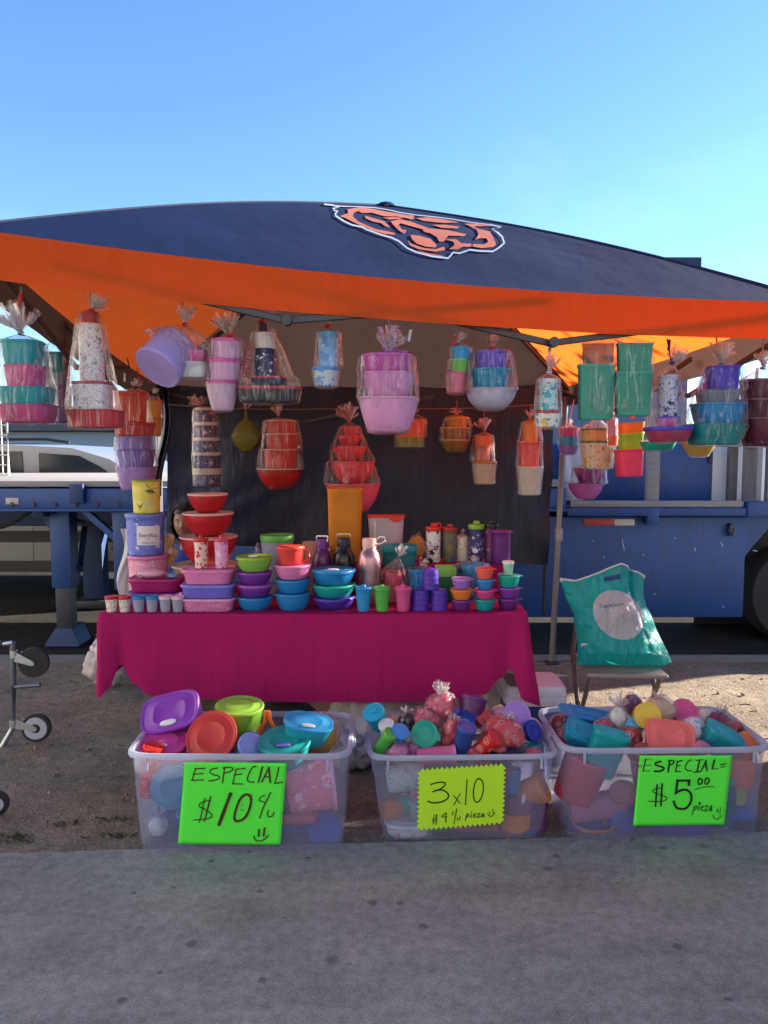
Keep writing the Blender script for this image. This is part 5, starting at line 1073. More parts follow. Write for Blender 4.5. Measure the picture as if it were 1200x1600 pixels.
# ================================================================== TUBS ON THE PAVEMENT EDGE AND THEIR GOODS
def tub_mat():
    m, N, L = new_mat('frosted tub'); v = coords(N, L)
    n = tex_noise(N, L, v, 7, 5)
    p = N.new('ShaderNodeBsdfPrincipled'); p.inputs['Base Color'].default_value = (.62, .67, .84, 1); p.inputs['Roughness'].default_value = .22
    tl = N.new('ShaderNodeBsdfTranslucent'); tl.inputs['Color'].default_value = (.78, .8, .95, 1)
    a = N.new('ShaderNodeMixShader'); a.inputs[0].default_value = .5; L(p.outputs[0], a.inputs[1]); L(tl.outputs[0], a.inputs[2])
    t = N.new('ShaderNodeBsdfTransparent'); t.inputs['Color'].default_value = (.90, .92, .99, 1)
    mr = N.new('ShaderNodeMapRange'); mr.inputs['To Min'].default_value = .10; mr.inputs['To Max'].default_value = .22; L(n, mr.inputs['Value'])
    x = N.new('ShaderNodeMixShader'); L(mr.outputs[0], x.inputs[0]); L(t.outputs[0], x.inputs[1]); L(a.outputs[0], x.inputs[2])
    o = N.new('ShaderNodeOutputMaterial'); L(x.outputs[0], o.inputs['Surface']); return m
TUB = tub_mat()
RIM = plastic('C6CCE0', .35, .35, .22)
def tub(label, cx, yf, wd, dp, h, rz, base=.93, ridge=False, n=9):
    t = thing('storage_tub', label, 'storage tub', (cx, yf + dp / 2, .004), (0, 0, rz)); rx, ry = wd / 2, dp / 2
    f = lambda k: base + (.985 - base) * k
    pr = [(0, 0), (f(0) - .05, 0), (f(0) - .012, .006), (f(0), .03)] + [(f(k), h * k) for k in (.2, .4, .6, .7)]
    if ridge: pr += [(f(.72), h * .74), (f(.72) + .022, h * .76), (f(.72) + .026, h * .95)]
    pr += [(f(.94), h * .95)] if not ridge else []
    top = pr[-1][0]
    pr2 = pr + [(top - .012, h * .95)] + [(q - .010, z) for q, z in reversed(pr[3:-1])] + [(f(0) - .06, .006), (0, .006)]
    MB().lathe(pr2, rx, ry, n, 96).build('body', TUB, t)
    MB().lathe([(top - .012, h * .945), (top + .0, h * .94), (top + .03, h * .945), (top + .034, h * .955), (top + .032, h * .99), (top + .022, h), (top - .006, h), (top - .012, h * .985), (top - .012, h * .945)], rx, ry, n, 96).build('rim', RIM, t)
    for s_ in (-1, 1):
        MB().box((s_ * (rx * (top + .03)), 0, h * .93), (.022, .12, .035), .006).build('handle', RIM, t)
        MB().box((s_ * (rx * .80), -ry * top - .006, h * .90), (.01, .012, h * .12), .004).build('rib', RIM, t)
    ang = rz
    def plane(px, py, off_=.008):           # the point of the sloping front wall seen there, a little proud of it
        c, s2 = cos(ang), sin(ang); ctr = V((cx, yf + dp / 2, .004))
        def w_(x, y, z): return ctr + V((x * c - y * s2, x * s2 + y * c, z))
        a = w_(0, -ry * f(0), 0); b_ = w_(0, -ry * top, h * .95); u = w_(1, -ry * f(0), 0) - a; nn = u.cross(b_ - a).normalized()
        if nn.y > 0: nn = -nn
        a = a + nn * off_; d = ray(px, py); return EYE + d * ((a - EYE).dot(nn) / d.dot(nn))
    return t, plane
def span(p0, p1, Y): a, b_ = at(*p0, Y), at(*p1, Y); return (a.x + b_.x) / 2, b_.x - a.x
c1_, w1_ = span((189, 1182), (549, 1182), 2.70); c2_, w2_ = span((571, 1186), (878, 1186), 2.78); c3_, w3_ = span((876, 1172), (1216, 1172), 2.80)
t1, pl1 = tub('left clear tub of kitchenware with the neon green ten dollar sign', c1_, 2.715, w1_ / 1.015, .455, .385, 0)
t2, pl2 = tub('middle clear tub of wrapped cups with the zigzag edged yellow green sign', c2_, 2.79, w2_ / 1.015, .42, .35, R(1.6), .86, True)
t3, pl3 = tub('right clear tub of bagged goods with the neon green five dollar sign', c3_, 2.81, w3_ / 1.015, .47, .37, R(1.2))

def put(px, py, Y, h, rot):
    m = Euler(tuple(R(a) for a in rot)).to_matrix(); return at(px, py, Y) - m @ V((0, 0, h / 2)), tuple(R(a) for a in rot)
def cont(label, px, py, Y, w_, h, body, lid, rot=(0, 0, 0), group=None, **o):
    k = pm(Y) * 1.02; loc, r = put(px, py, Y, h * k, rot)
    return box_food(label, o.pop('cat', 'food container'), loc, w_ * k, h * k, body, lid, rot=r, group=group, **o)
def cup(label, px, py, Y, w_, h, body, lid, rot=(0, 0, 0), pr=None, spout=0, base=.8):
    k = pm(Y); loc, r = put(px, py, Y, h * k, rot); return cup_lid(label, loc, w_ * k, h * k, body, lid, spout, pr=pr, rot=r, base=base)
def bagl(label, px, py, Y, w_, h, mat, seed, rot=(0, 0, 0), tail=None, dep=.8, amp=.22, tm=None):
    k = pm(Y); loc, r = put(px, py, Y, h * k, rot); return lump('bagged_goods', label, 'bag', loc, (w_ * k, w_ * k * dep, h * k), mt(mat), FILM, seed, r, tail, amp, tm=tm)
# --- left tub
RR = dict(n=3.6, ry=.66, base=.86, p=1.2)
cont('purple rounded box tilted so its lid with a white valve shows, in the left tub', 272, 1118, 3.0, 97, 34, 'purple', '9038B8', (48, -15, -6), lid_h=.018, valve='white', **RR)
cont('lime green bowl with lid standing at the back of the left tub', 374, 1127, 3.06, 76, 54, '86C440', '9CD450', (4, 2, 0), base=.74, p=1.8, lid_h=.014)
cont('red round tub tipped on edge showing its flat lid in the left tub', 334, 1154, 2.88, 82, 26, 'C4302A', 'D23A30', (52, -14, 0), base=.86, p=1.4, lid_h=.014)
cont('pink round tub with a white valve in the left corner of the left tub', 256, 1172, 2.9, 78, 36, 'hotpink', 'E050A4', (12, 2, 0), base=.8, p=1.5, lid_h=.016, valve='white')
cup('red swirl print tumbler standing in the left tub corner', 236, 1204, 2.82, 34, 84, None, 'D82A24', (3, 8, 0), swirl_mat('D0323A'), 0, .88)
cont('teal round tub with a violet valve at the front of the left tub', 446, 1172, 2.86, 82, 38, 'teal', '149C98', (14, -2, 0), base=.8, p=1.6, lid_h=.016, valve='7A6AD0')
cont('turquoise oval tub lying on the teal round tub', 480, 1142, 2.92, 78, 36, '1FA6BE', '2A9ED8', (12, 10, 4), ry=.7, n=2.6, base=.76, p=1.8, lid_h=.012, valve='white')
bagl('yellow bag in clear film behind the turquoise oval tub', 490, 1148, 3.03, 88, 72, 'D9B24E', 21, tail=None, dep=.7)
ob = thing('strap_handle', 'orange plastic strap handle beside the lime bowl', 'handle', at(414, 1136, 3.0))
MB().tube([(-.02, 0, -.05), (.03, -.005, -.04), (.035, 0, .0), (.02, 0, .03), (.015, 0, .065), (.005, 0, .065), (.0, 0, .02), (-.02, 0, -.01), (-.03, 0, -.04)], .009, 8).build('loop', mt('orange'), ob)
cup('clear pale blue cup tipped forward in the left tub', 384, 1180, 2.88, 46, 62, plastic('9DB8EA', clear=.3), '8FA8E8', (30, 30, 0))
cont('turquoise round tub pressed against the left tub wall beside the sign', 268, 1228, 2.84, 66, 40, '1E9CC0', '1E9CC0', (70, 0, 20), base=.85, p=1.4)
cont('pink leaf print box leaning at the right inside the left tub', 486, 1226, 2.84, 84, 74, print_mat('pink leaf two', 'E8808F', ['F4C4CC', 'E8808F', 'D86A80', 'E8808F'], 26), 'palepink', (0, 84, 8), n=3, ry=.8, base=.9, p=1)
cont('blue round tub low in the right corner of the left tub', 508, 1298, 2.87, 52, 34, 'royal', 'royal', (60, 0, 0), base=.85, p=1.4)
cup('salmon cup lying low in the left tub right of the sign', 468, 1278, 2.85, 24, 56, 'E0767A', 'rose', (0, 84, 0))
bagl('white crumpled film knot low in the left corner of the left tub', 248, 1291, 2.86, 36, 36, plastic('white'), 22, tail=.06)
cont('indigo tub on the floor of the left tub behind the sign', 345, 1285, 2.92, 130, 60, 'royal', 'blue', (8, 0, 0), n=4, ry=.6, base=.9, p=1)
cont('blue tub filling the middle of the left tub', 330, 1222, 2.98, 90, 60, 'royal', 'periwinkle', (10, 5, 10), n=3, ry=.8, base=.85, p=1)
cont('deep blue tub at the right floor of the left tub', 462, 1300, 2.95, 90, 40, 'royal', 'royal', (5, 0, 0), n=4, ry=.6, base=.9, p=1)
cont('violet blue tub at the left floor of the left tub', 268, 1288, 2.97, 66, 60, 'periwinkle', 'royal', (0, 0, 10), n=3, ry=.8, base=.9, p=1)
cont('grey blue tub under the lime bowl', 400, 1215, 3.02, 90, 70, 'smoke', 'periwinkle', (0, 6, 0), n=3, ry=.7, base=.9, p=1)
# --- middle tub
cup('turquoise lidded cup tipped over the back left rim of the middle tub', 588, 1122, 3.02, 36, 42, '1BA0CC', '22B0D8', (30, -20, 0), None, 1)
cup('white printed cup with dark motifs in the left corner of the middle tub', 607, 1146, 2.98, 26, 42, None, 'white', (24, -12, 0), print_mat('cow print', 'E8E6E4', ['black', 'E8E6E4', 'deepteal', 'E8E6E4'], 34))
cup('leaf green bottle leaning at the left of the middle tub', 598, 1164, 2.88, 24, 58, '4CB044', '5CC050', (20, 30, 0), None, 0)
cup('bright blue cup between the green bottle and the pink bag', 620, 1152, 2.9, 30, 36, '2A8AE0', '3A9AEA', (30, 25, 0), None, 0)
bagl('black and white bag at the back of the middle tub', 636, 1130, 3.0, 32, 42, '2A262C', 31, tail=.04)
cont('teal round lid facing forward at the centre of the middle tub', 664, 1147, 2.92, 42, 18, '119E86', '14A68C', (68, 0, -8), base=.85, p=1.4, tab=True)
bagl('rose film bag leaning behind the teal lid', 664, 1126, 3.0, 44, 46, swirl_mat('C8506A'), 32)
bagl('large knotted bag of rose cups topping the middle tub', 690, 1106, 3.04, 52, 50, swirl_mat('D05A72'), 33, tail=.07, tm=TUFT)
bagl('upright film bag of red swirl cups in the middle tub', 704, 1148, 2.94, 34, 66, swirl_mat('D8485C'), 34, (10, 12, 0), tail=.05)
cup('pink tumbler in film lying at the front of the middle tub', 682, 1180, 2.86, 30, 62, 'DA6FA0', 'E486B4', (0, 86, 0), None, 0, .9)
bagl('pink crumpled film bag at the front left of the middle tub', 622, 1176, 2.87, 42, 34, 'DE88B0', 35, tail=.05)
bagl('short pink film bag beside the lying pink tumbler', 646, 1174, 2.9, 32, 34, 'CF6FA4', 36)
cup('dark blue tumbler in film standing in the middle tub', 723, 1160, 2.88, 32, 62, '2A4A9A', '3A5AB0', (14, 12, 0), None, 0, .9)
cont('plum bowl at the back of the middle tub', 737, 1108, 3.04, 44, 38, 'plum', '6A2280', (-20, 14, 0), base=.7, p=1.8)
cont('small navy tub under the plum bowl', 729, 1128, 3.0, 28, 26, 'navy', '2A3A98', (50, 0, 0), base=.8)
cup('red swirl tumbler lying tilted in the middle tub', 757, 1166, 2.87, 30, 58, None, 'D82A24', (24, 40, 0), swirl_mat('CC2A26'), 0, .9)
bagl('big film bag of red swirl bowls at the right of the middle tub', 786, 1146, 2.94, 78, 58, swirl_mat('D44A56'), 37, (0, 14, 0), tail=.05, dep=.7)
cont('lilac round lid facing forward at the back right of the middle tub', 806, 1118, 3.04, 44, 16, 'A67AD6', 'B184DE', (66, 8, 0), base=.85)
cont('navy round lid facing forward beside the lilac lid', 830, 1143, 3.0, 34, 14, '26389A', '2A3EA8', (60, 0, 40), base=.85)
cont('small red cup near the plum bowl', 752, 1124, 3.02, 30, 20, 'D23A30', 'E0443A', (40, 30, 0), base=.8)
bagl('small rose film bag at the front right corner of the middle tub', 834, 1178, 2.9, 34, 20, 'D8607A', 38)
cont('navy tub sunk at the front of the middle tub', 784, 1180, 2.9, 46, 26, 'navy', 'navy', (20, 0, 0), base=.8)
cont('teal tub sunk at the right of the middle tub', 822, 1172, 2.98, 44, 24, 'deepteal', 'teal', (10, 0, 0), base=.8)
wf_ = print_mat('white flowers', 'D9E0DA', ['3A9A8A', 'C85A70', 'D9E0DA', 'E0A040', '5A70C0', 'D9E0DA'], 40)
for lab, px, py, w_, h, b_, l, rot in [('white floral cup lying behind the middle tub wall above the teal lid', 634, 1214, 44, 52, print_mat('pale leaves', 'CBD8D2', ['7FA898', 'CBD8D2', 'E0D0B0'], 40), 'ghost', (0, 80, 0)), ('white flower print box low behind the middle tub wall', 640, 1296, 70, 36, wf_, 'white', (0, 0, 0)),
                                      ('teal lid showing through the middle tub wall', 632, 1256, 30, 14, '14A08C', '14A08C', (80, 0, 0)), ('orange cup at the left behind the middle tub wall', 618, 1262, 32, 38, 'E58A38', 'orange', (0, 90, 30)),
                                      ('orange bowl high behind the right of the middle tub wall', 832, 1236, 42, 36, 'EE9440', 'F09A48', (20, 60, 0)), ('orange bowl low behind the right of the middle tub wall', 806, 1282, 46, 30, 'EE9440', None, (0, 0, 0)),
                                      ('blue box behind the middle tub wall right of the sign', 800, 1220, 24, 34, '3A8AC8', '3A8AC8', (0, 0, 0)), ('mauve tub behind the middle tub wall between two orange bowls', 812, 1256, 46, 26, 'A8607E', 'A8607E', (10, 0, 0)),
                                      ('green lid low behind the middle tub wall under the sign', 692, 1300, 32, 18, 'green', 'green', (70, 0, 0)), ('long brick red cup lying under the sign in the middle tub', 744, 1300, 26, 60, 'B05A50', 'B05A50', (0, 86, 0)),
                                      ('dark blue tub in the low right corner of the middle tub', 820, 1302, 40, 20, 'navy', 'royal', (0, 0, 0)), ('pale rose cup behind the middle tub wall beside the sign', 654, 1236, 26, 40, 'DAA0A8', 'palepink', (0, 10, 0)),
                                      ('plum tub in the right bottom of the middle tub', 836, 1274, 36, 36, '7A3A70', 'plum', (0, 0, 0)), ('pale green wrapped box under the white floral cup', 662, 1270, 44, 40, 'A8BCA8', 'mint', (0, 0, 20)), ('rose tub behind the sign in the middle tub', 716, 1250, 80, 60, 'C0707E', 'rose', (0, 0, 0)), ('rose tub high behind the right of the sign in the middle tub', 770, 1214, 50, 50, 'B8607A', 'rose', (0, 0, 0))]:
    cont(lab, px, py, 2.92, w_ * 1.15, h * 1.15, b_, l, rot, n=3 if 'box' in lab else 2, base=.86, p=1.2, ry=.8)
for a in [('rose film bag squeezed between the teal lid and the knotted bag', 676, 1128, 3.0, 34, 34, swirl_mat('D85A74'), 51), ('sky blue film bag behind the dark blue tumbler', 726, 1138, 2.97, 30, 36, 'sky', 52), ('coral film bag between the tilted red tumbler and the navy tub', 778, 1172, 2.9, 36, 26, 'coral', 53),
          ('pale pink film bag at the back of the middle tub beside the lilac lid', 782, 1118, 3.06, 36, 32, 'E8A0B8', 54), ('violet film bag between the knotted bag and the plum bowl', 714, 1118, 3.03, 28, 32, 'violet', 55), ('white film bag left of the teal lid in the middle tub', 642, 1156, 2.95, 26, 28, 'white', 56), ('turquoise film bag at the right wall of the middle tub', 826, 1164, 3.0, 34, 26, '20A8B8', 57),
          ('red film bag under the tilted red tumbler', 742, 1176, 2.87, 34, 24, 'D04050', 58), ('peach film bag at the back left of the middle tub', 612, 1132, 3.04, 30, 30, 'peach', 59)]: bagl(*a)
for a in [('rose film bag beside the tall white knotted bag', 944, 1138, 3.04, 40, 32, 'C85A70', 71), ('clear blue film bag between the yellow cup and the coral box', 992, 1132, 3.02, 34, 28, 'sky', 72), ('pink film bag at the front of the right tub beside the coral box', 1092, 1168, 2.9, 42, 26, 'E48AA8', 73), ('maroon film bag at the left wall of the right tub', 880, 1152, 2.98, 34, 32, '8A2A44', 74),
          ('cream film bag at the back right of the right tub', 1100, 1120, 3.12, 40, 32, 'cream', 75), ('red film bag behind the teal wedge box', 1144, 1140, 3.06, 38, 34, 'C03A4A', 76)]: bagl(*a)
for a in [('pale blue film bag between the lime bowl and the red lid in the left tub', 392, 1158, 2.98, 40, 36, '9AB4E8', 77), ('pink film bag at the back left of the left tub', 300, 1152, 3.04, 40, 30, 'pink', 78)]: bagl(*a)
tg = at(818, 1248, 2.835); MB().box((0, 0, 0), (.012, .002, .034), .001).build('price_tag', mt('white'), None, tg, (0, .15, 0)); tag(bpy.data.objects['price_tag'], 'tiny white price tag between the orange bowls in the middle tub', 'tag')
# --- right tub
cont('long blue lid leaning on the back left of the right tub', 916, 1119, 3.12, 92, 12, 'blue', '1E88C8', (20, 12, 6), n=5, ry=.35, base=.95, p=1)
bagl('maroon film bag in the back left corner of the right tub', 878, 1134, 3.06, 44, 42, '7A2A40', 41)
cont('teal rectangular box in film tilted in the right tub', 906, 1152, 2.98, 62, 36, '1A98B8', '1E9ABC', (38, 24, 0), n=5, ry=.6, base=.95, p=1)
cont('turquoise rectangular box in film reaching below the right tub rim', 944, 1176, 2.90, 58, 76, '12A0A8', '17B0B2', (10, 16, 0), n=5, ry=.5, base=.92, p=1)
bagl('tall white knotted bag at the back of the right tub', 966, 1124, 3.06, 34, 50, 'E2E0E0', 42, tail=.08)
cup('yellow lidded cup in a clear bag on top of the right tub', 1008, 1118, 3.04, 42, 44, 'E0C24A', 'E6C840', (72, 0, -8), None, 0, .9)
bagl('loose clear bag holding peach goods beside the yellow cup', 1030, 1112, 3.08, 56, 52, 'E6C6A4', 43, tail=.05)
bagl('mauve film bag behind the yellow cup', 988, 1102, 3.14, 34, 40, '7A4A70', 44)
cont('coral rectangular box with its lid facing forward in the right tub', 1044, 1152, 2.93, 76, 26, 'F0685E', 'F2726A', (58, 6, -4), n=5, ry=.66, base=.9, p=1, lid_h=.014)
bagl('red swirl film bag left of the coral box', 986, 1152, 2.98, 42, 36, swirl_mat('B83A48'), 45)
cont('hot pink round lid behind the coral box', 1068, 1115, 3.1, 44, 16, 'E0508E', 'EA5E9A', (50, 14, 0), base=.85)
bagl('white bag with blue print right of the coral box', 1082, 1140, 3.0, 50, 46, print_mat('blue script', 'E6E6EA', ['E6E6EA', '5A74B0', 'E6E6EA', 'E6E6EA'], 40), 46)
cont('teal wedge shaped box in film at the right of the right tub', 1124, 1158, 2.95, 64, 40, '1A98A8', '1EA2AE', (20, 28, 0), n=5, ry=.6, base=.9, p=1)
bagl('maroon film bag behind the teal wedge box', 1122, 1132, 3.08, 54, 42, '8A3050', 47, tail=.05)
cont('orange cup at the right end of the right tub', 1166, 1166, 2.98, 34, 32, 'orange', 'F08A48', (30, 0, 0), base=.8)
bagl('pale film bag filling the right end of the right tub', 1140, 1150, 3.08, 56, 36, 'C8B4C0', 48)
bagl('rose film bag between the coral box and the tub front', 1004, 1172, 2.9, 50, 24, 'C8606E', 49)
for lab, px, py, w_, h, b_, l, rot in [('red tub behind the left of the right tub wall', 906, 1216, 64, 62, 'C23A50', 'rose', (0, 20, 0)), ('mauve pink bag shape behind the right tub wall', 932, 1260, 40, 74, 'B86A90', 'C87A9C', (0, 80, 0)),
                                      ('maroon cup showing its round end behind the right tub wall', 974, 1236, 36, 44, '8A3A4E', 'A04A5A', (76, 0, -20)), ('orange plate low in the left of the right tub', 926, 1284, 62, 14, 'E5934A', None, (14, 0, 0)),
                                      ('royal blue tub low beside the five dollar sign', 972, 1282, 44, 42, 'royal', 'royal', (0, 0, 0)), ('teal tub right of the five dollar sign', 1128, 1250, 40, 66, 'deepteal', 'teal', (0, 0, 0)),
                                      ('small blue lid high right of the five dollar sign', 1128, 1208, 30, 20, 'blue', 'blue', (70, 0, 0)), ('coral orange tub at the right end behind the wall', 1154, 1204, 44, 40, 'EE8058', 'orange', (0, 0, 0)),
                                      ('yellow green cup at the right end behind the wall', 1150, 1236, 30, 34, 'B8B85A', 'yellow', (0, 0, 0)), ('tan tub low right of the five dollar sign', 1126, 1288, 30, 30, 'tan', 'tan', (0, 0, 0)), ('indigo tub behind the five dollar sign', 1060, 1262, 100, 60, 'indigo', 'royal', (0, 0, 0)),
                                      ('wine red tub high behind the five dollar sign', 1040, 1206, 100, 44, '8A3A5A', 'rose', (0, 0, 0)), ('violet tub low in the left corner of the right tub', 912, 1296, 50, 24, 'royal', 'indigo', (0, 0, 0)), ('navy tub low at the right end of the right tub', 1152, 1286, 44, 34, 'navy', 'royal', (0, 0, 0))]:
    cont(lab, px, py, 2.94, w_ * 1.15, h * 1.15, b_, l, rot, n=2.6, base=.86, p=1.2, ry=.8)

# ------------------------------------------------------------------ hand written signs
def sign(label, crop, corners, plane, mat, ink_, strokes, jag=0):
    s_, ox, oy = crop; f = lambda p: (ox + p[0] / s_, oy + p[1] / s_)
    tl, tr_, br, bl = [V(f(c)) for c in corners]
    ctr = plane(*((tl + br) / 2)); t = thing('price_sign', label, 'sign', ctr); r = random.Random(len(strokes))
    def pt(px, py, off_): return plane(px, py, off_) - ctr
    def bow(px, py):
        u = (px - tl.x) / (tr_.x - tl.x); v = (py - tl.y) / (bl.y - tl.y); u, v = max(0, min(1, u)), max(0, min(1, v))
        return .0022 * sin(u * 3 + v * 2) ** 2 + .002 * noise.noise((u * 3, v * 3, s_)) + .006 * max(0, v - .85) * 6 * max(0, u - .7) + .003 * max(0, .12 - v) * 5
    if jag:
        ed = []; nx, ny = jag
        for a, b_, n in ((tl, tr_, nx), (tr_, br, ny), (br, bl, nx), (bl, tl, ny)):
            d = (b_ - a) / n; o_ = V((d.y, -d.x)).normalized() * (d.length * .62)
            for i in range(n): ed += [a + d * i, a + d * (i + .5) + o_]
        bm = bmesh.new(); bm.faces.new([bm.verts.new((p.x, p.y, 0)) for p in ed]); bm.normal_update(); bmesh.ops.triangulate(bm, faces=bm.faces[:], ngon_method='EAR_CLIP'); bmesh.ops.subdivide_edges(bm, edges=bm.edges[:], cuts=2, use_grid_fill=True)
        for v in bm.verts: v.co = pt(v.co.x, v.co.y, .010)
        mb = MB(); mb.bm.free(); mb.bm = bm; o = mb.build('paper', mat, t, sharp=0); o.data.polygons.foreach_set('use_smooth', [False] * len(o.data.polygons))
        def srf(px, py, e): return pt(px, py, .010 + e)
    else:
        def fn(u, v):
            p = tl.lerp(tr_, u).lerp(bl.lerp(br, u), v); q = pt(p.x, p.y, .010 + bow(p.x, p.y)); return q
        o = MB().grid(fn, 24, 24).build('paper', mat, t, sharp=0)
        def srf(px, py, e): return pt(px, py, .010 + bow(px, py) + e)
    sol = o.modifiers.new('thickness', 'SOLIDIFY'); sol.thickness = .0006
    mb = MB(); i = 0
    for st in strokes:
        wd, pts = st[0] / s_, st[1]; cl = len(pts) > 3
        pp = smooth([f(p) for p in pts], 2) if cl else [tuple(V(f(pts[0])).lerp(V(f(pts[-1])), k / 6)) for k in range(7)] if len(pts) == 2 else [f(p) for p in pts]
        n = len(pp); P_ = [V(p) for p in pp]; L_, R_ = [], []; e = .0012 + .00008 * i; i += 1
        for k in range(n):
            tg_ = (P_[min(k + 1, n - 1)] - P_[max(k - 1, 0)]).normalized(); nn = V((-tg_.y, tg_.x)) * wd / 2 * (1 + .18 * noise.noise((P_[k].x * .8, P_[k].y * .8, i)))
            ext = tg_ * wd * .35 * (-1 if k == 0 else 1 if k == n - 1 else 0)
            L_.append(mb.bm.verts.new(srf(*(P_[k] + nn + ext), e))); R_.append(mb.bm.verts.new(srf(*(P_[k] - nn + ext), e)))
        for k in range(n - 1): mb.bm.faces.new((L_[k], L_[k + 1], R_[k + 1], R_[k]))
    mb.build('lettering', ink_, t, sharp=0)
    return t
neon = plain('neon green card', (.085, .88, .05), .6, nscale=2.5, var=.05, bstr=.25, bdist=.01); lem = plain('yellow green card', (.46, .80, .02), .6, nscale=2.5, var=.05, bstr=.25, bdist=.01)
brn = plain('brown marker', (.055, .02, .006), .6, bstr=0); blk2 = plain('black marker', (.004, .012, .006), .6, bstr=0)
T = 13
sign('neon green sign reading ESPECIAL with a ten dollar price and smile, in brown marker', (6.316, 270, 1180), [(118, 70), (1125, 78), (1062, 884), (50, 876)], pl1, neon, brn, [
    (T, [(225, 130), (190, 250)]), (T, [(218, 135), (318, 130)]), (T, [(200, 190), (300, 180)]), (T, [(182, 248), (303, 245)]),
    (T, [(440, 128), (385, 135), (358, 165), (400, 195), (455, 205), (465, 225), (430, 245), (355, 256)]),
    (T, [(512, 120), (490, 275)]), (T, [(492, 127), (560, 116), (600, 130), (580, 160), (508, 178)]),
    (T, [(625, 140), (592, 280)]), (T, [(620, 140), (715, 130)]), (T, [(605, 195), (682, 185)]), (T, [(588, 282), (688, 285)]),
    (T, [(822, 112), (790, 113), (752, 178), (733, 238), (745, 264), (805, 266)]), (19, [(885, 115), (845, 267)]),
    (T + 4, [(948, 122), (880, 262)]), (T + 5, [(948, 122), (962, 268)]), (T, [(898, 218), (962, 210)]), (T, [(1046, 120), (1028, 205), (1006, 278)]), (T, [(1004, 279), (1086, 267)]),
    (11, [(372, 448), (300, 455), (240, 500), (330, 540), (392, 590), (380, 615), (320, 632), (205, 640)]), (12, [(317, 425), (262, 662)]), (15, [(373, 410), (312, 655)]),
    (33, [(570, 380), (455, 687)]), (24, [(742, 388), (776, 415), (764, 520), (715, 625), (640, 657), (604, 640), (612, 570), (655, 440), (708, 388), (742, 388), (770, 405)]),
    (11, [(905, 395), (872, 412), (845, 440), (868, 456), (905, 464)]), (T, [(966, 368), (930, 440), (890, 520), (857, 620)]), (T, [(942, 545), (930, 590), (950, 613), (985, 602), (998, 565)]),
    (19, [(850, 735), (848, 800)]), (19, [(905, 718), (897, 798)]), (T, [(798, 800), (812, 838), (850, 852), (900, 836), (943, 795)]), (5, [(690, 480), (689, 497)]), (5, [(668, 535), (680, 549), (690, 547), (697, 538)])])
sign('yellow green zigzag edged sign reading 3x10 with four dollars pieza below', (7.5, 640, 1185), [(125, 150), (1100, 88), (1078, 742), (112, 818)], pl2, lem, blk2, [
    (16, [(248, 306), (330, 280), (405, 279), (428, 300), (380, 350), (320, 375), (270, 392)]), (18, [(296, 380), (380, 365), (440, 398), (465, 440), (430, 490), (340, 520), (260, 522), (216, 502)]),
    (11, [(513, 432), (592, 527)]), (11, [(592, 413), (518, 548)]), (13, [(673, 248), (655, 543)]), (14, [(806, 236), (846, 250), (870, 320), (850, 450), (812, 510), (775, 517), (748, 470), (746, 380), (768, 270), (806, 236), (830, 240)]),
    (10, [(287, 663), (275, 772)]), (12, [(317, 655), (309, 772)]), (8, [(262, 716), (322, 694)]), (8, [(264, 738), (318, 727)]),
    (10, [(425, 643), (395, 665), (364, 690), (440, 684)]), (13, [(428, 638), (424, 748)]), (9, [(522, 625), (497, 640), (498, 660), (512, 664)]), (11, [(552, 593), (519, 768)]), (9, [(560, 688), (563, 725), (588, 718), (593, 680)]),
    (10, [(672, 648), (653, 735)]), (9, [(668, 662), (694, 648), (692, 680), (663, 692)]), (9, [(723, 655), (719, 698)]), (10, [(726, 628), (728, 638)]), (9, [(744, 678), (775, 664), (764, 645), (745, 668), (754, 696), (786, 686)]),
    (9, [(788, 652), (822, 645)]), (9, [(822, 645), (794, 690)]), (9, [(794, 690), (832, 684)]), (9, [(862, 648), (838, 668), (848, 692), (868, 655)]), (9, [(868, 650), (875, 692)]),
    (9, [(936, 623), (935, 650)]), (9, [(976, 598), (979, 642)]), (9, [(914, 645), (930, 676), (965, 682), (1002, 638)])], (17, 12))
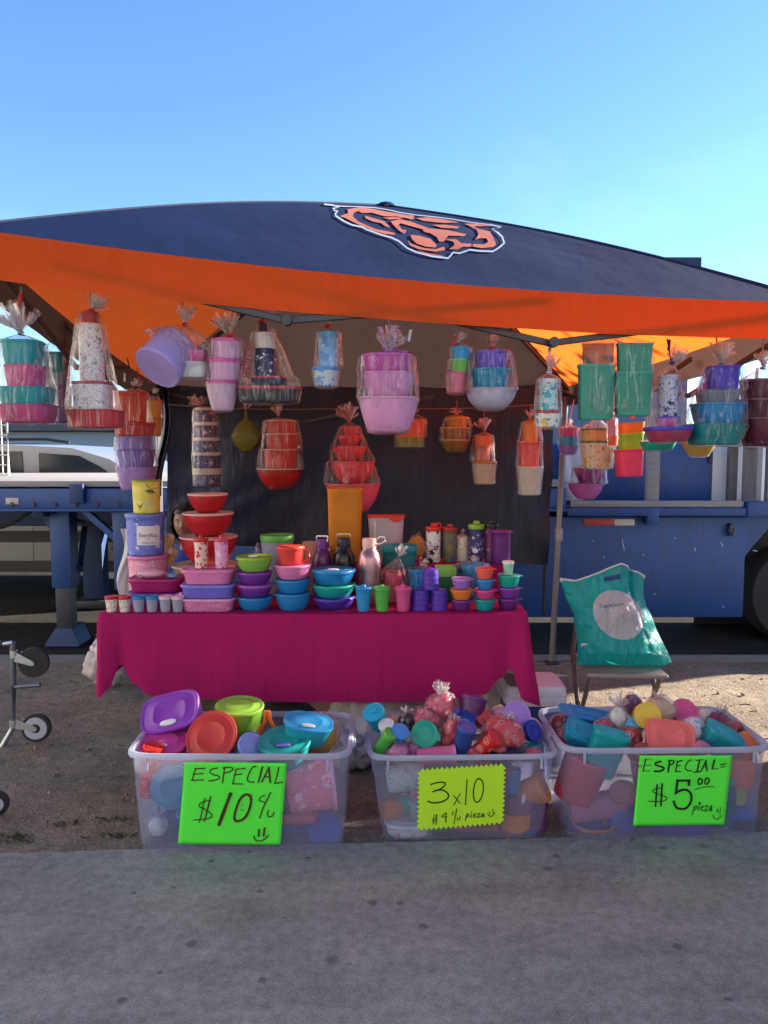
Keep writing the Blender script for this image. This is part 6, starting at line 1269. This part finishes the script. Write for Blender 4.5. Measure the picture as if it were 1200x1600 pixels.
sign('neon green sign reading ESPECIAL 5.00 pieza with a smile, in black marker', (7.06, 980, 1170), [(138, 76), (1158, 76), (1072, 836), (66, 848)], pl3, neon, blk2, [
    (6, [(118, 186), (162, 182)]), (6, [(118, 201), (162, 197)]), (15, [(206, 112), (174, 246)]), (6, [(205, 116), (268, 112)]), (6, [(190, 181), (260, 182)]), (8, [(174, 246), (258, 245)]),
    (21, [(372, 140), (320, 150), (303, 175), (350, 190), (407, 205), (402, 232), (355, 250), (300, 246)]), (19, [(470, 130), (451, 257)]), (15, [(455, 132), (517, 127), (512, 166), (462, 182)]),
    (14, [(556, 140), (534, 252)]), (14, [(550, 142), (607, 131)]), (9, [(545, 190), (592, 185)]), (10, [(534, 252), (592, 250)]), (12, [(707, 124), (670, 138), (638, 200), (648, 238), (712, 245)]),
    (16, [(800, 125), (770, 256)]), (9, [(763, 130), (838, 120)]), (14, [(733, 259), (808, 252)]), (14, [(872, 130), (818, 242)]), (16, [(868, 130), (880, 242)]), (8, [(832, 202), (882, 192)]), (19, [(964, 124), (938, 222)]), (9, [(936, 222), (1002, 222)]),
    (13, [(1030, 177), (1087, 165)]), (11, [(1035, 205), (1082, 196)]), (9, [(370, 435), (310, 440), (267, 470), (340, 500), (432, 530), (445, 556), (380, 585), (232, 578)]), (19, [(331, 398), (312, 632)]), (19, [(386, 388), (372, 630)]),
    (30, [(682, 400), (680, 350)]), (22, [(690, 350), (555, 352)]), (27, [(556, 345), (538, 490)]), (25, [(532, 492), (600, 450), (670, 452), (714, 510), (706, 585), (660, 655), (600, 668), (538, 652), (513, 580)]),
    (15, [(800, 325), (780, 360), (790, 400), (825, 380), (832, 340), (800, 325), (790, 335)]), (15, [(880, 320), (855, 355), (865, 397), (895, 380), (910, 335), (880, 320), (870, 330)]), (7, [(746, 448), (840, 425), (890, 418), (962, 420)]),
    (9, [(742, 638), (718, 732)]), (9, [(735, 652), (772, 622), (766, 662), (733, 682)]), (9, [(796, 622), (784, 682)]), (24, [(799, 597), (802, 606)]), (9, [(814, 662), (842, 642), (830, 624), (810, 660), (820, 688), (852, 676)]),
    (9, [(853, 632), (888, 624)]), (9, [(888, 624), (860, 690)]), (9, [(860, 690), (903, 680)]), (9, [(932, 628), (905, 650), (908, 690), (930, 650)]), (9, [(934, 626), (930, 692)]),
    (9, [(1001, 662), (991, 702)]), (9, [(1032, 648), (1021, 718)]), (9, [(947, 728), (958, 768), (1000, 785), (1042, 733)])])
# ================================================================== CHAIR, BAG, CART, COOLER, PERSON
ch = thing('folding_chair', 'brown metal folding chair behind the right tub', 'chair', (at(968, 1040, 3.62).x, 3.62, 0), (0, 0, R(-4)))
brm = plain('brown enamel', (.16, .12, .11), .4, .3, nscale=14, var=.15); sw = .19
MB().box((0, .02, .452), (.37, .37, .022), .011, seg=3).build('seat', plain('chair seat', (.26, .21, .20), .5, nscale=10, var=.1), ch)
for s_ in (-1, 1):
    MB().tube([(s_ * sw * .8, .25, .74), (s_ * sw, .19, .47), (s_ * sw, -.17, .012)], .012, 10).build('leg', brm, ch)
    MB().tube([(s_ * (sw - .03), -.12, .44), (s_ * (sw - .03), .24, .012)], .012, 10).build('leg', brm, ch)
MB().tube([(-sw, -.12, .075), (sw, -.12, .075)], .009, 8).build('crossbar', brm, ch)
MB().tube([(-sw + .03, .19, .075), (sw - .03, .19, .075)], .009, 8).build('crossbar', brm, ch)
MB().grid(lambda u, v: ((u - .5) * .31, .225 + .02 * v - .03 * sin(u * pi), .60 + .14 * v), 14, 6).build('backrest', brm, ch)
# the teal carrier bag
def bx_(l): return [(870 + x / 6.316, 870 + y / 6.316) for x, y in l]
Lft = bx_([(30, 216), (55, 300), (85, 400), (125, 480), (165, 570), (165, 640), (190, 760), (200, 900), (198, 1062)])
Rgt = bx_([(870, 188), (856, 260), (858, 400), (890, 500), (940, 590), (985, 720), (1040, 830), (1090, 930), (1136, 1034)])
Top = bx_([(30, 216), (110, 226), (190, 236), (300, 200), (420, 155), (540, 100), (640, 66), (700, 92), (722, 132), (800, 150), (870, 188)])
Bot = bx_([(198, 1062), (330, 1070), (500, 1064), (700, 1072), (900, 1072), (1060, 1074), (1136, 1034)])
def pl(pts, t):
    i = min(int(t * (len(pts) - 1)), len(pts) - 2); f = t * (len(pts) - 1) - i; return V(pts[i]).lerp(V(pts[i + 1]), f)
def coon(u, v):
    a = pl(Top, u) * (1 - v) + pl(Bot, u) * v; b_ = pl(Lft, v) * (1 - u) + pl(Rgt, v) * u
    c = (V(Top[0]) * (1 - u) + V(Top[-1]) * u) * (1 - v) + (V(Bot[0]) * (1 - u) + V(Bot[-1]) * u) * v; return a + b_ - c
BY = 3.56
def bagf(u, v, sg):
    p = coon(u, v); e = (sin(pi * u) ** .6) * (min(1, .25 + v * 1.6) if v < .9 else 1 - (v - .9) * 4)
    d = .105 * e * sg + .014 * noise.noise((u * 4 + v * 3, v * 5, sg)) + .008 * noise.noise((u * 10 - v * 5, v * 9, 2 * sg)) * e + (.028 * math.exp(-((u - .80 + v * .08) / .035) ** 2) * (1 - v) if sg < 0 else 0)
    ln = .07 * (1 - v)
    return at(p.x, p.y, BY + d + ln)
def slot(u, v):
    p = coon(u, v); x, y = (p.x - 870) * 6.316, (p.y - 870) * 6.316; cx_ = 545 + (y - 210) * -.1; yy = y - (210 - (x - 545) * .17); return abs(x - 545) < 80 and abs(yy) < 24
def bag_mat():
    m, N, L = new_mat('teal bag film'); uv = N.new('ShaderNodeUVMap'); uv.uv_map = 'UVMap'
    sx = N.new('ShaderNodeSeparateXYZ'); L(uv.outputs[0], sx.inputs[0])
    X = math_(N, L, 'DIVIDE', math_(N, L, 'SUBTRACT', sx.outputs[0], .607), .243); Y_ = math_(N, L, 'DIVIDE', math_(N, L, 'SUBTRACT', sx.outputs[1], .574), .245)
    X2 = math_(N, L, 'SUBTRACT', X, math_(N, L, 'MULTIPLY', Y_, .22))
    rr = math_(N, L, 'ADD', math_(N, L, 'POWER', math_(N, L, 'ABSOLUTE', X2), 2.0), math_(N, L, 'POWER', math_(N, L, 'ABSOLUTE', Y_), 2.0))
    f = math_(N, L, 'LESS_THAN', rr, 1.0)
    v = coords(N, L); n = tex_noise(N, L, v, 9, 5)
    col = mixc(N, L, n, (.0, .36, .37), (.02, .58, .56)); col = mixc(N, L, f, col, (.72, .62, .68))
    v2 = coords(N, L, (2.2, 1, 1)); h = tex_noise(N, L, v2, 8, 6, .6)
    surface(N, L, col, .25, .5, bump(N, L, h, 1.0, .035), 0, .6); return m
bt = thing('carrier_bag', 'teal plastic carrier bag with a white round print standing on the chair', 'bag', (at(965, 1040, BY).x, BY, .46)); o_ = bt.location.copy()
bmatl = bag_mat()
def sheet(sg, nm):
    o = MB().grid(lambda u, v: bagf(u, v, sg) - o_, 80, 80, slot).build(nm, bmatl, bt, sharp=0, normals=False); uvl = o.data.uv_layers.new(name='UVMap')
    for lp in o.data.loops:
        if sg < 0:
            p = pix(o.data.vertices[lp.vertex_index].co + o_); uvl.data[lp.index].uv = ((p[0] - 870) * 6.316 / 1000, (p[1] - 870) * 6.316 / 1000)
        else: uvl.data[lp.index].uv = (0, 0)
    return o
fr = sheet(-1, 'front_panel'); bkp = sheet(1, 'back_panel')
MB().grid(lambda u, v: V(bagf(u, 0, -1)) - o_ + V((0, -.002, .004 - .018 * v * (1.0 + .5 * sin(u * 3)))), 80, 3).build('hem', plain('white film', (.75, .7, .7), .35, nscale=8, var=.06, trans=.4), bt, sharp=0)
MB().grid(lambda u, v: V(bagf(u, 0, 1)) - o_ + V((0, .002, .004 - .018 * v)), 80, 3).build('hem', plain('white film', (.75, .7, .7), .35), bt, sharp=0)
tree = bvh_of(fr); bi = plain('bag print', (.05, .07, .11), .5, bstr=0); bi2 = plain('faint bag print', (.42, .36, .42), .5, bstr=0)
decal('lettering', text_polys('Tupperware', 870 + 540 / 6.316, 870 + 483 / 6.316, 38, 0, -.10), fr, bi, fr, .003, 0, tree)
sq = []
for st in [[(440, 560), (470, 530), (510, 540), (480, 590), (445, 580), (470, 550)], [(520, 560), (545, 540), (530, 590), (560, 580)], [(610, 560), (640, 520), (690, 530), (660, 570), (620, 560)], [(480, 625), (540, 610), (590, 600)], [(650, 570), (665, 640), (690, 620), (700, 650), (720, 630)], [(740, 490), (760, 500), (770, 520)]]:
    sq += ribbon_polys(bx_(smooth(st, 2)), 1.1)
decal('script_print', sq, fr, bi2, fr, .003, 0, tree)
decal('small_flag', ribbon_polys(bx_([(245, 890), (245, 858), (315, 858)]), .9) + [bx_([(250, 862), (312, 860), (270, 872), (250, 878)])], fr, plain('white mark', (.7, .7, .7), .5, bstr=0), fr, .003, 0, tree)

# wheeled walker at the left edge
WY = 3.8; wk = thing('wheeled_walker', 'grey tubular walker with caster wheels cut by the left edge', 'walker', (at(20, 1160, WY).x, WY, 0)); wo_ = wk.location.copy()
def wp_(px, py, dy=0): return at(px, py, WY + dy) - wo_
gun = plain('gunmetal tube', (.17, .18, .21), .35, .6, nscale=12, var=.15); zinc = plain('zinc plate', (.5, .52, .52), .35, .6, nscale=12)
MB().tube([wp_(20, 1004), wp_(21, 1070), wp_(20, 1140)], .0145, 12).build('upright_tube', gun, wk)
MB().tube([wp_(21, 1073), wp_(63, 1070)], .0125, 12).build('stub_tube', gun, wk)
MB().tube([wp_(-60, 1012, .1), wp_(0, 1007), wp_(20, 1004)], .011, 10).build('top_tube', plain('bright tube', (.45, .47, .5), .3, .7), wk)
MB().tube([wp_(-12, 1008), wp_(4, 1006)], .016, 10).build('grip', blk, wk)
MB().tube([wp_(20, 1138), wp_(0, 1172, -.03), wp_(-40, 1235, -.1)], .0135, 12).build('lower_tube', plain('steel tube', (.32, .36, .42), .3, .7), wk)
def caster(px, py, r_px, hub, dy=0, fork=None, yaw=6):
    c = wp_(px, py, dy); r_ = r_px * pm(WY + dy); M_ = Matrix.Translation(c) @ Euler((R(90), 0, R(yaw))).to_matrix().to_4x4()
    wh = MB().lathe([(0, -.013), (.8, -.013), (.97, -.012), (1, -.006), (1, .006), (.97, .012), (.8, .013), (0, .013)], r_, M=M_, seg=36).build('caster_wheel', rub, wk)
    if hub:
        MB().lathe([(.3, .014), (.35, .018), (.74, .018), (.78, .014)], r_, M=M_, seg=36).build('hub', plain('grey hub', (.42, .44, .5), .5), wh)
        MB().lathe([(0, .022), (.2, .022), (.28, .018), (.28, .013)], r_, M=M_, seg=20).build('axle_cap', blk, wh)
    if fork:
        a = wp_(fork[0], fork[1], dy)
        for s_ in (-1, 1):
            off_ = V((0, s_ * .021, 0)); d = (c - a).normalized(); n_ = V((-d.z, 0, d.x))
            MB().prism([a + off_ + n_ * .026, a + off_ - n_ * .02, c + off_ - n_ * .012 + d * .004, c + off_ + d * .014, c + off_ + n_ * .012 + d * .004], (0, .003 * s_, 0)).build('fork', zinc, wk)
        MB().lathe([(0, -.026), (.8, -.027), (1, -.025), (1, .025), (.8, .027), (0, .026)], .007, M=M_, seg=12).build('axle', zinc, wk)
caster(53, 1035, 24, False, 0, (27, 1026)); caster(57, 1137, 23, True, 0, (28, 1130))
MB().lathe([(0, -.02), (1, -.018), (1, .018), (0, .02)], .019, M=Matrix.Translation(wp_(21, 1131)), seg=14).build('clamp', zinc, wk)
MB().lathe([(0, -.02), (1, -.018), (1, .018), (0, .02)], .019, M=Matrix.Translation(wp_(22, 1022)), seg=14).build('clamp', zinc, wk)
fw = at(-6, 1282, 3.02); fwt = thing('cart_wheel', 'black wheel just entering at the lower left edge', 'wheel', (fw.x, fw.y, .0)); M_ = Matrix.Translation((0, 0, .055)) @ Euler((R(90), 0, R(25))).to_matrix().to_4x4()
MB().lathe([(0, -.014), (.8, -.014), (1, -.007), (1, .007), (.8, .014), (0, .014)], .053, M=M_, seg=30).build('tyre', rub, fwt); MB().lathe([(0, .016), (.55, .017), (.6, .012)], .053, M=M_, seg=24).build('hub', plain('grey hub', (.42, .44, .5), .5), fwt)

# cooler right of the table
cl = thing('cooler', 'blue cooler with a white lid beside the right tablecloth corner', 'cooler', (at(838, 1085, 3.55).x, 3.62, 0)); x0 = at(786, 1085, 3.55).x - cl.location.x; x1 = at(889, 1085, 3.5).x - cl.location.x
cxm, cw = (x0 + x1) / 2, x1 - x0
MB().lathe([(0, .005), (.9, .005), (.93, .02), (1, .30), (0, .30)], cw / 2 * .95, .125, 7, 48, Matrix.Translation((cxm, 0, 0))).build('body', plain('cooler blue', (.012, .03, .14), .4, nscale=6), cl)
MB().lathe([(.0, .30), (.97, .30), (1.0, .31), (1, .335), (.96, .342), (.98, .35), (.97, .375), (.9, .39), (0, .395)], cw / 2, .135, 7, 48, Matrix.Translation((cxm, 0, 0))).build('lid', plain('cooler white', (.66, .62, .66), .4, nscale=6, var=.06), cl)
MB().box((x1 - .05, -.136, .315), (.05, .014, .05), .004).build('latch', plain('cooler white', (.66, .62, .66)), cl)
# bags under and beside the table
wfm = plastic('D8D4D0', .4)
kf = lambda Y: pm(Y)
lump('shopping_bag', 'clear plastic shopping bag with tan goods left of the tablecloth', 'bag', (at(163, 1060, 4.75).x, 4.75, 0), (.22, .2, .30), plain('tan goods', (.5, .34, .2), .8, nscale=9, var=.5), film_mat('white film', base=.16, streak=.8, haze=(.8, .8, .8)), 61, tail=.1, amp=.3)
lump('storage_bag', 'big pale plastic bag under the table between the left and middle tubs', 'bag', (at(600, 1130, 3.62).x, 3.62, 0), (.52, .36, .34), plain('pale goods', (.32, .3, .32), .8, nscale=5, var=.5), film_mat('white film'), 62, amp=.3)
lump('storage_bag', 'lower grey plastic bag under the table left of the middle tub', 'bag', (at(548, 1190, 3.5).x, 3.5, 0), (.22, .2, .2), plain('grey goods', (.25, .26, .3), .8, nscale=5, var=.5), film_mat('white film'), 63, amp=.3)
lump('storage_bag', 'white plastic bag standing under the right end of the table', 'bag', (at(776, 1100, 3.95).x, 3.95, 0), (.14, .14, .34), plastic('E4E0DA', .4), film_mat('white film'), 64, amp=.25)
lump('storage_bag', 'dark bag under the middle of the table', 'bag', (at(430, 1130, 3.75).x, 3.78, 0), (.5, .34, .28), plain('dark goods', (.05, .05, .06), .8, nscale=5, var=.5), None, 65, amp=.3)

# ------------------------------------------------------------------ the seated child behind the table
def skin_obj(joints, edges, name, mat, parent, sub=2, vox=None):
    me = bpy.data.meshes.new(name); me.from_pydata([j[0] for j in joints], edges, []); o = bpy.data.objects.new(name, me); COL.objects.link(o)
    m = o.modifiers.new('s', 'SKIN'); m.use_smooth_shade = True
    for sv, j in zip(me.skin_vertices[0].data, joints): sv.radius = (j[1], j[1] if len(j) < 3 else j[2])
    me.skin_vertices[0].data[0].use_root = True
    s2 = o.modifiers.new('d', 'SUBSURF'); s2.levels = s2.render_levels = sub
    if vox: r_ = o.modifiers.new('r', 'REMESH'); r_.mode = 'VOXEL'; r_.voxel_size = vox; r_.use_smooth_shade = True
    dg = bpy.context.evaluated_depsgraph_get(); me2 = bpy.data.meshes.new_from_object(o.evaluated_get(dg)); bpy.data.objects.remove(o)
    me2.name = name; o = bpy.data.objects.new(name, me2); COL.objects.link(o); me2.materials.clear(); me2.materials.append(mat); me2.polygons.foreach_set('use_smooth', [True] * len(me2.polygons)); o.parent = parent; return o
hp = at(290, 816, 4.72); pe = thing('person', 'child in a dark hood and blue top peeking out left of the red bowls', 'person', (hp.x, 4.72, 0)); hz = hp.z
skin = plain('skin', (.27, .145, .095), .5, nscale=30, var=.06, bstr=.05, trans=.06)
st_ = .36                                      # seat height
J = [((0, .02, st_ + .06), .085, .07), ((0, .02, st_ + .2), .085, .065), ((0, .0, st_ + .38), .10, .07), ((0, 0, hz - .155), .035, .035), ((0, -.005, hz - .09), .035, .038)]
E_ = [(0, 1), (1, 2), (2, 3), (3, 4)]
def chain(root_, pts):
    p = root_
    for q, r_ in pts: J.append((q, r_)); E_.append((p, len(J) - 1)); p = len(J) - 1
for s_ in (-1, 1):
    chain(2, [((s_ * .12, 0, st_ + .37), .042), ((s_ * .16, -.06, st_ + .2), .034), ((s_ * .10, -.22, st_ + .17), .026), ((s_ * .07, -.28, st_ + .155), .02)])
    chain(0, [((s_ * .07, -.04, st_ + .05), .06), ((s_ * .09, -.3, st_ + .03), .048), ((s_ * .09, -.32, .1), .034), ((s_ * .09, -.33, .045), .03), ((s_ * .09, -.42, .03), .024)])
    for k in range(5):                          # fingers
        a = len(J); J.append(((s_ * (.07 + (k - 2) * .009), -.30 - (.006 if k in (1, 2, 3) else 0), st_ + .15), .0065)); E_.append((5 + 0 if False else [i for i, j in enumerate(J) if j[0] == (s_ * .07, -.28, st_ + .155)][0], a))
        J.append(((s_ * (.07 + (k - 2) * .012), -.325 - (.01 if k in (1, 2, 3) else -.004), st_ + .135), .0055)); E_.append((a, a + 1))
base_ = skin_obj(J, E_, 'body_base', skin, None)
bmx = bmesh.new(); bmx.from_mesh(base_.data); bpy.data.objects.remove(base_)
hd = bmesh.new(); bmesh.ops.create_uvsphere(hd, u_segments=48, v_segments=36, radius=1)
for v in hd.verts:
    x, y, z = v.co; wx = .072 * (1 - .16 * max(0, -z) ** 1.2); wy = .088; wz = .104
    X, Y_, Z = x * wx, y * wy, z * wz
    if y < -.2:                                  # face: nose, sockets, mouth, chin, cheeks
        g = lambda cx, cz, s1, s2: math.exp(-((X - cx) / s1) ** 2 - ((Z - cz) / s2) ** 2)
        Y_ -= .018 * g(0, -.022, .010, .012) + .010 * g(0, -.002, .007, .022) + .006 * g(0, -.056, .018, .006) + .008 * g(0, -.088, .02, .014) + .004 * (g(.036, -.025, .018, .018) + g(-.036, -.025, .018, .018))
        Y_ += .008 * (g(.029, .006, .015, .009) + g(-.029, .006, .015, .009)) + .003 * g(0, -.05, .02, .0025)
    v.co = V((X, Y_, Z + hz))
for s_ in (-1, 1):
    er = bmesh.new(); bmesh.ops.create_uvsphere(er, u_segments=16, v_segments=12, radius=1)
    for v in er.verts: v.co = V((s_ * .074 + v.co.x * .007, .008 + v.co.y * .016, hz - .01 + v.co.z * .026))
    mp_ = {v: hd.verts.new(v.co) for v in er.verts}; [hd.faces.new([mp_[v] for v in f.verts]) for f in er.faces]; er.free()
mp_ = {v: bmx.verts.new(v.co) for v in hd.verts}; [bmx.faces.new([mp_[v] for v in f.verts]) for f in hd.faces]
mb = MB(); mb.bm.free(); mb.bm = bmx; tmp = mb.build('body', skin, None, sharp=0)
rm = tmp.modifiers.new('r', 'REMESH'); rm.mode = 'VOXEL'; rm.voxel_size = .0042; sm = tmp.modifiers.new('sm', 'SMOOTH'); sm.iterations = 4
me2 = bpy.data.meshes.new_from_object(tmp.evaluated_get(bpy.context.evaluated_depsgraph_get())); bpy.data.objects.remove(tmp)
bo = bpy.data.objects.new('body', me2); COL.objects.link(bo); bo.parent = pe; me2.polygons.foreach_set('use_smooth', [True] * len(me2.polygons))
eyew = plain('eye white', (.7, .68, .65), .3, bstr=0); iris = plain('iris', (.02, .012, .008), .2, bstr=0); lip = plain('lip', (.34, .13, .11), .5, bstr=0); hairm = plain('dark hair', (.012, .009, .008), .5, nscale=60, var=.4, bstr=.6, stretch=(1, 1, .2))
for s_ in (-1, 1):
    e = MB().lathe([(0, -1), (.6, -.8), (1, 0), (.6, .8), (0, 1)], 1, seg=16); bmesh.ops.scale(e.bm, vec=(.012, .008, .0065), verts=e.bm.verts); eo = e.build('eye', eyew, pe, (s_ * .029, -.0735, hz + .004))
    e = MB().lathe([(0, -1), (.7, -.7), (1, 0), (.7, .7), (0, 1)], 1, seg=14); bmesh.ops.scale(e.bm, vec=(.0055, .003, .0055), verts=e.bm.verts); e.build('iris', iris, eo, (0, -.0072, 0))
    MB().tube([(s_ * .014, -.086, hz + .021), (s_ * .03, -.084, hz + .025), (s_ * .045, -.073, hz + .02)], .0028, 6).build('eyebrow', hairm, pe)
MB().tube([(-.02, -.083, hz - .052), (0, -.0915, hz - .051), (.02, -.083, hz - .052)], [.002, .0045, .002], 8).build('mouth', lip, pe)
hb_ = bmesh.new(); bmesh.ops.create_uvsphere(hb_, u_segments=48, v_segments=32, radius=1); kill = []
for v in hb_.verts:
    x, y, z = v.co
    if (y < -.35 and z < .42) or z < -.55: kill.append(v)
    n_ = 1 + .05 * noise.noise((x * 9, y * 9, z * 3)); v.co = V((x * .083 * n_, y * .098 * n_ + .004, z * .115 * n_ + hz + .004))
bmesh.ops.delete(hb_, geom=kill, context='VERTS'); mb = MB(); mb.bm.free(); mb.bm = hb_; mb.build('hair', hairm, pe, sharp=0)
hd_ = bmesh.new(); bmesh.ops.create_uvsphere(hd_, u_segments=48, v_segments=32, radius=1); kill = []
for v in hd_.verts:
    x, y, z = v.co
    if (y < -.5 and -.95 < z < .70 and abs(x) < .78) or z < -.93: kill.append(v)
    n_ = 1 + .04 * noise.noise((x * 3, y * 3, z * 3)); v.co = V((x * .096 * n_, y * .110 * n_ + .008, z * .130 * n_ + hz - .002))
bmesh.ops.delete(hd_, geom=kill, context='VERTS'); mb = MB(); mb.bm.free(); mb.bm = hd_; hob = mb.build('hood', plain('dark hood', (.012, .013, .022), .9, nscale=40, var=.3), pe, sharp=0); q = hob.modifiers.new('t', 'SOLIDIFY'); q.thickness = .012; q.offset = -1
blu = plain('blue top', (.02, .05, .28), .9, nscale=40, var=.2); T_ = []
TJ = [((0, .02, st_ + .04), .105, .088), ((0, .02, st_ + .2), .102, .08), ((0, .0, st_ + .38), .112, .082), ((0, 0, hz - .15), .05, .05)]; TE = [(0, 1), (1, 2), (2, 3)]
for s_ in (-1, 1):
    a = len(TJ); TJ += [((s_ * .125, 0, st_ + .37), .056), ((s_ * .165, -.06, st_ + .2), .046), ((s_ * .105, -.215, st_ + .172), .036)]; TE += [(2, a), (a, a + 1), (a + 1, a + 2)]
skin_obj(TJ, TE, 'sweatshirt', blu, pe)
PJ = [((0, .03, st_ + .05), .1, .08)]; PE_ = []
for s_ in (-1, 1):
    a = len(PJ); PJ += [((s_ * .07, -.04, st_ + .045), .072), ((s_ * .09, -.305, st_ + .03), .06), ((s_ * .09, -.325, .1), .046)]; PE_ += [(0, a), (a, a + 1), (a + 1, a + 2)]
skin_obj(PJ, PE_, 'trousers', plain('dark trousers', (.02, .022, .035), .9, nscale=40, var=.3), pe)
stl = thing('stool', 'low dark step stool under the seated child', 'stool', (hp.x, 4.75, 0))
MB().box((0, 0, st_ - .05), (.3, .28, .03), .008).build('seat', bk, stl)
for a in (-1, 1):
    for b_ in (-1, 1): MB().tube([(a * .12, b_ * .11, st_ - .06), (a * .14, b_ * .13, .012)], .012, 8).build('leg', bk, stl)
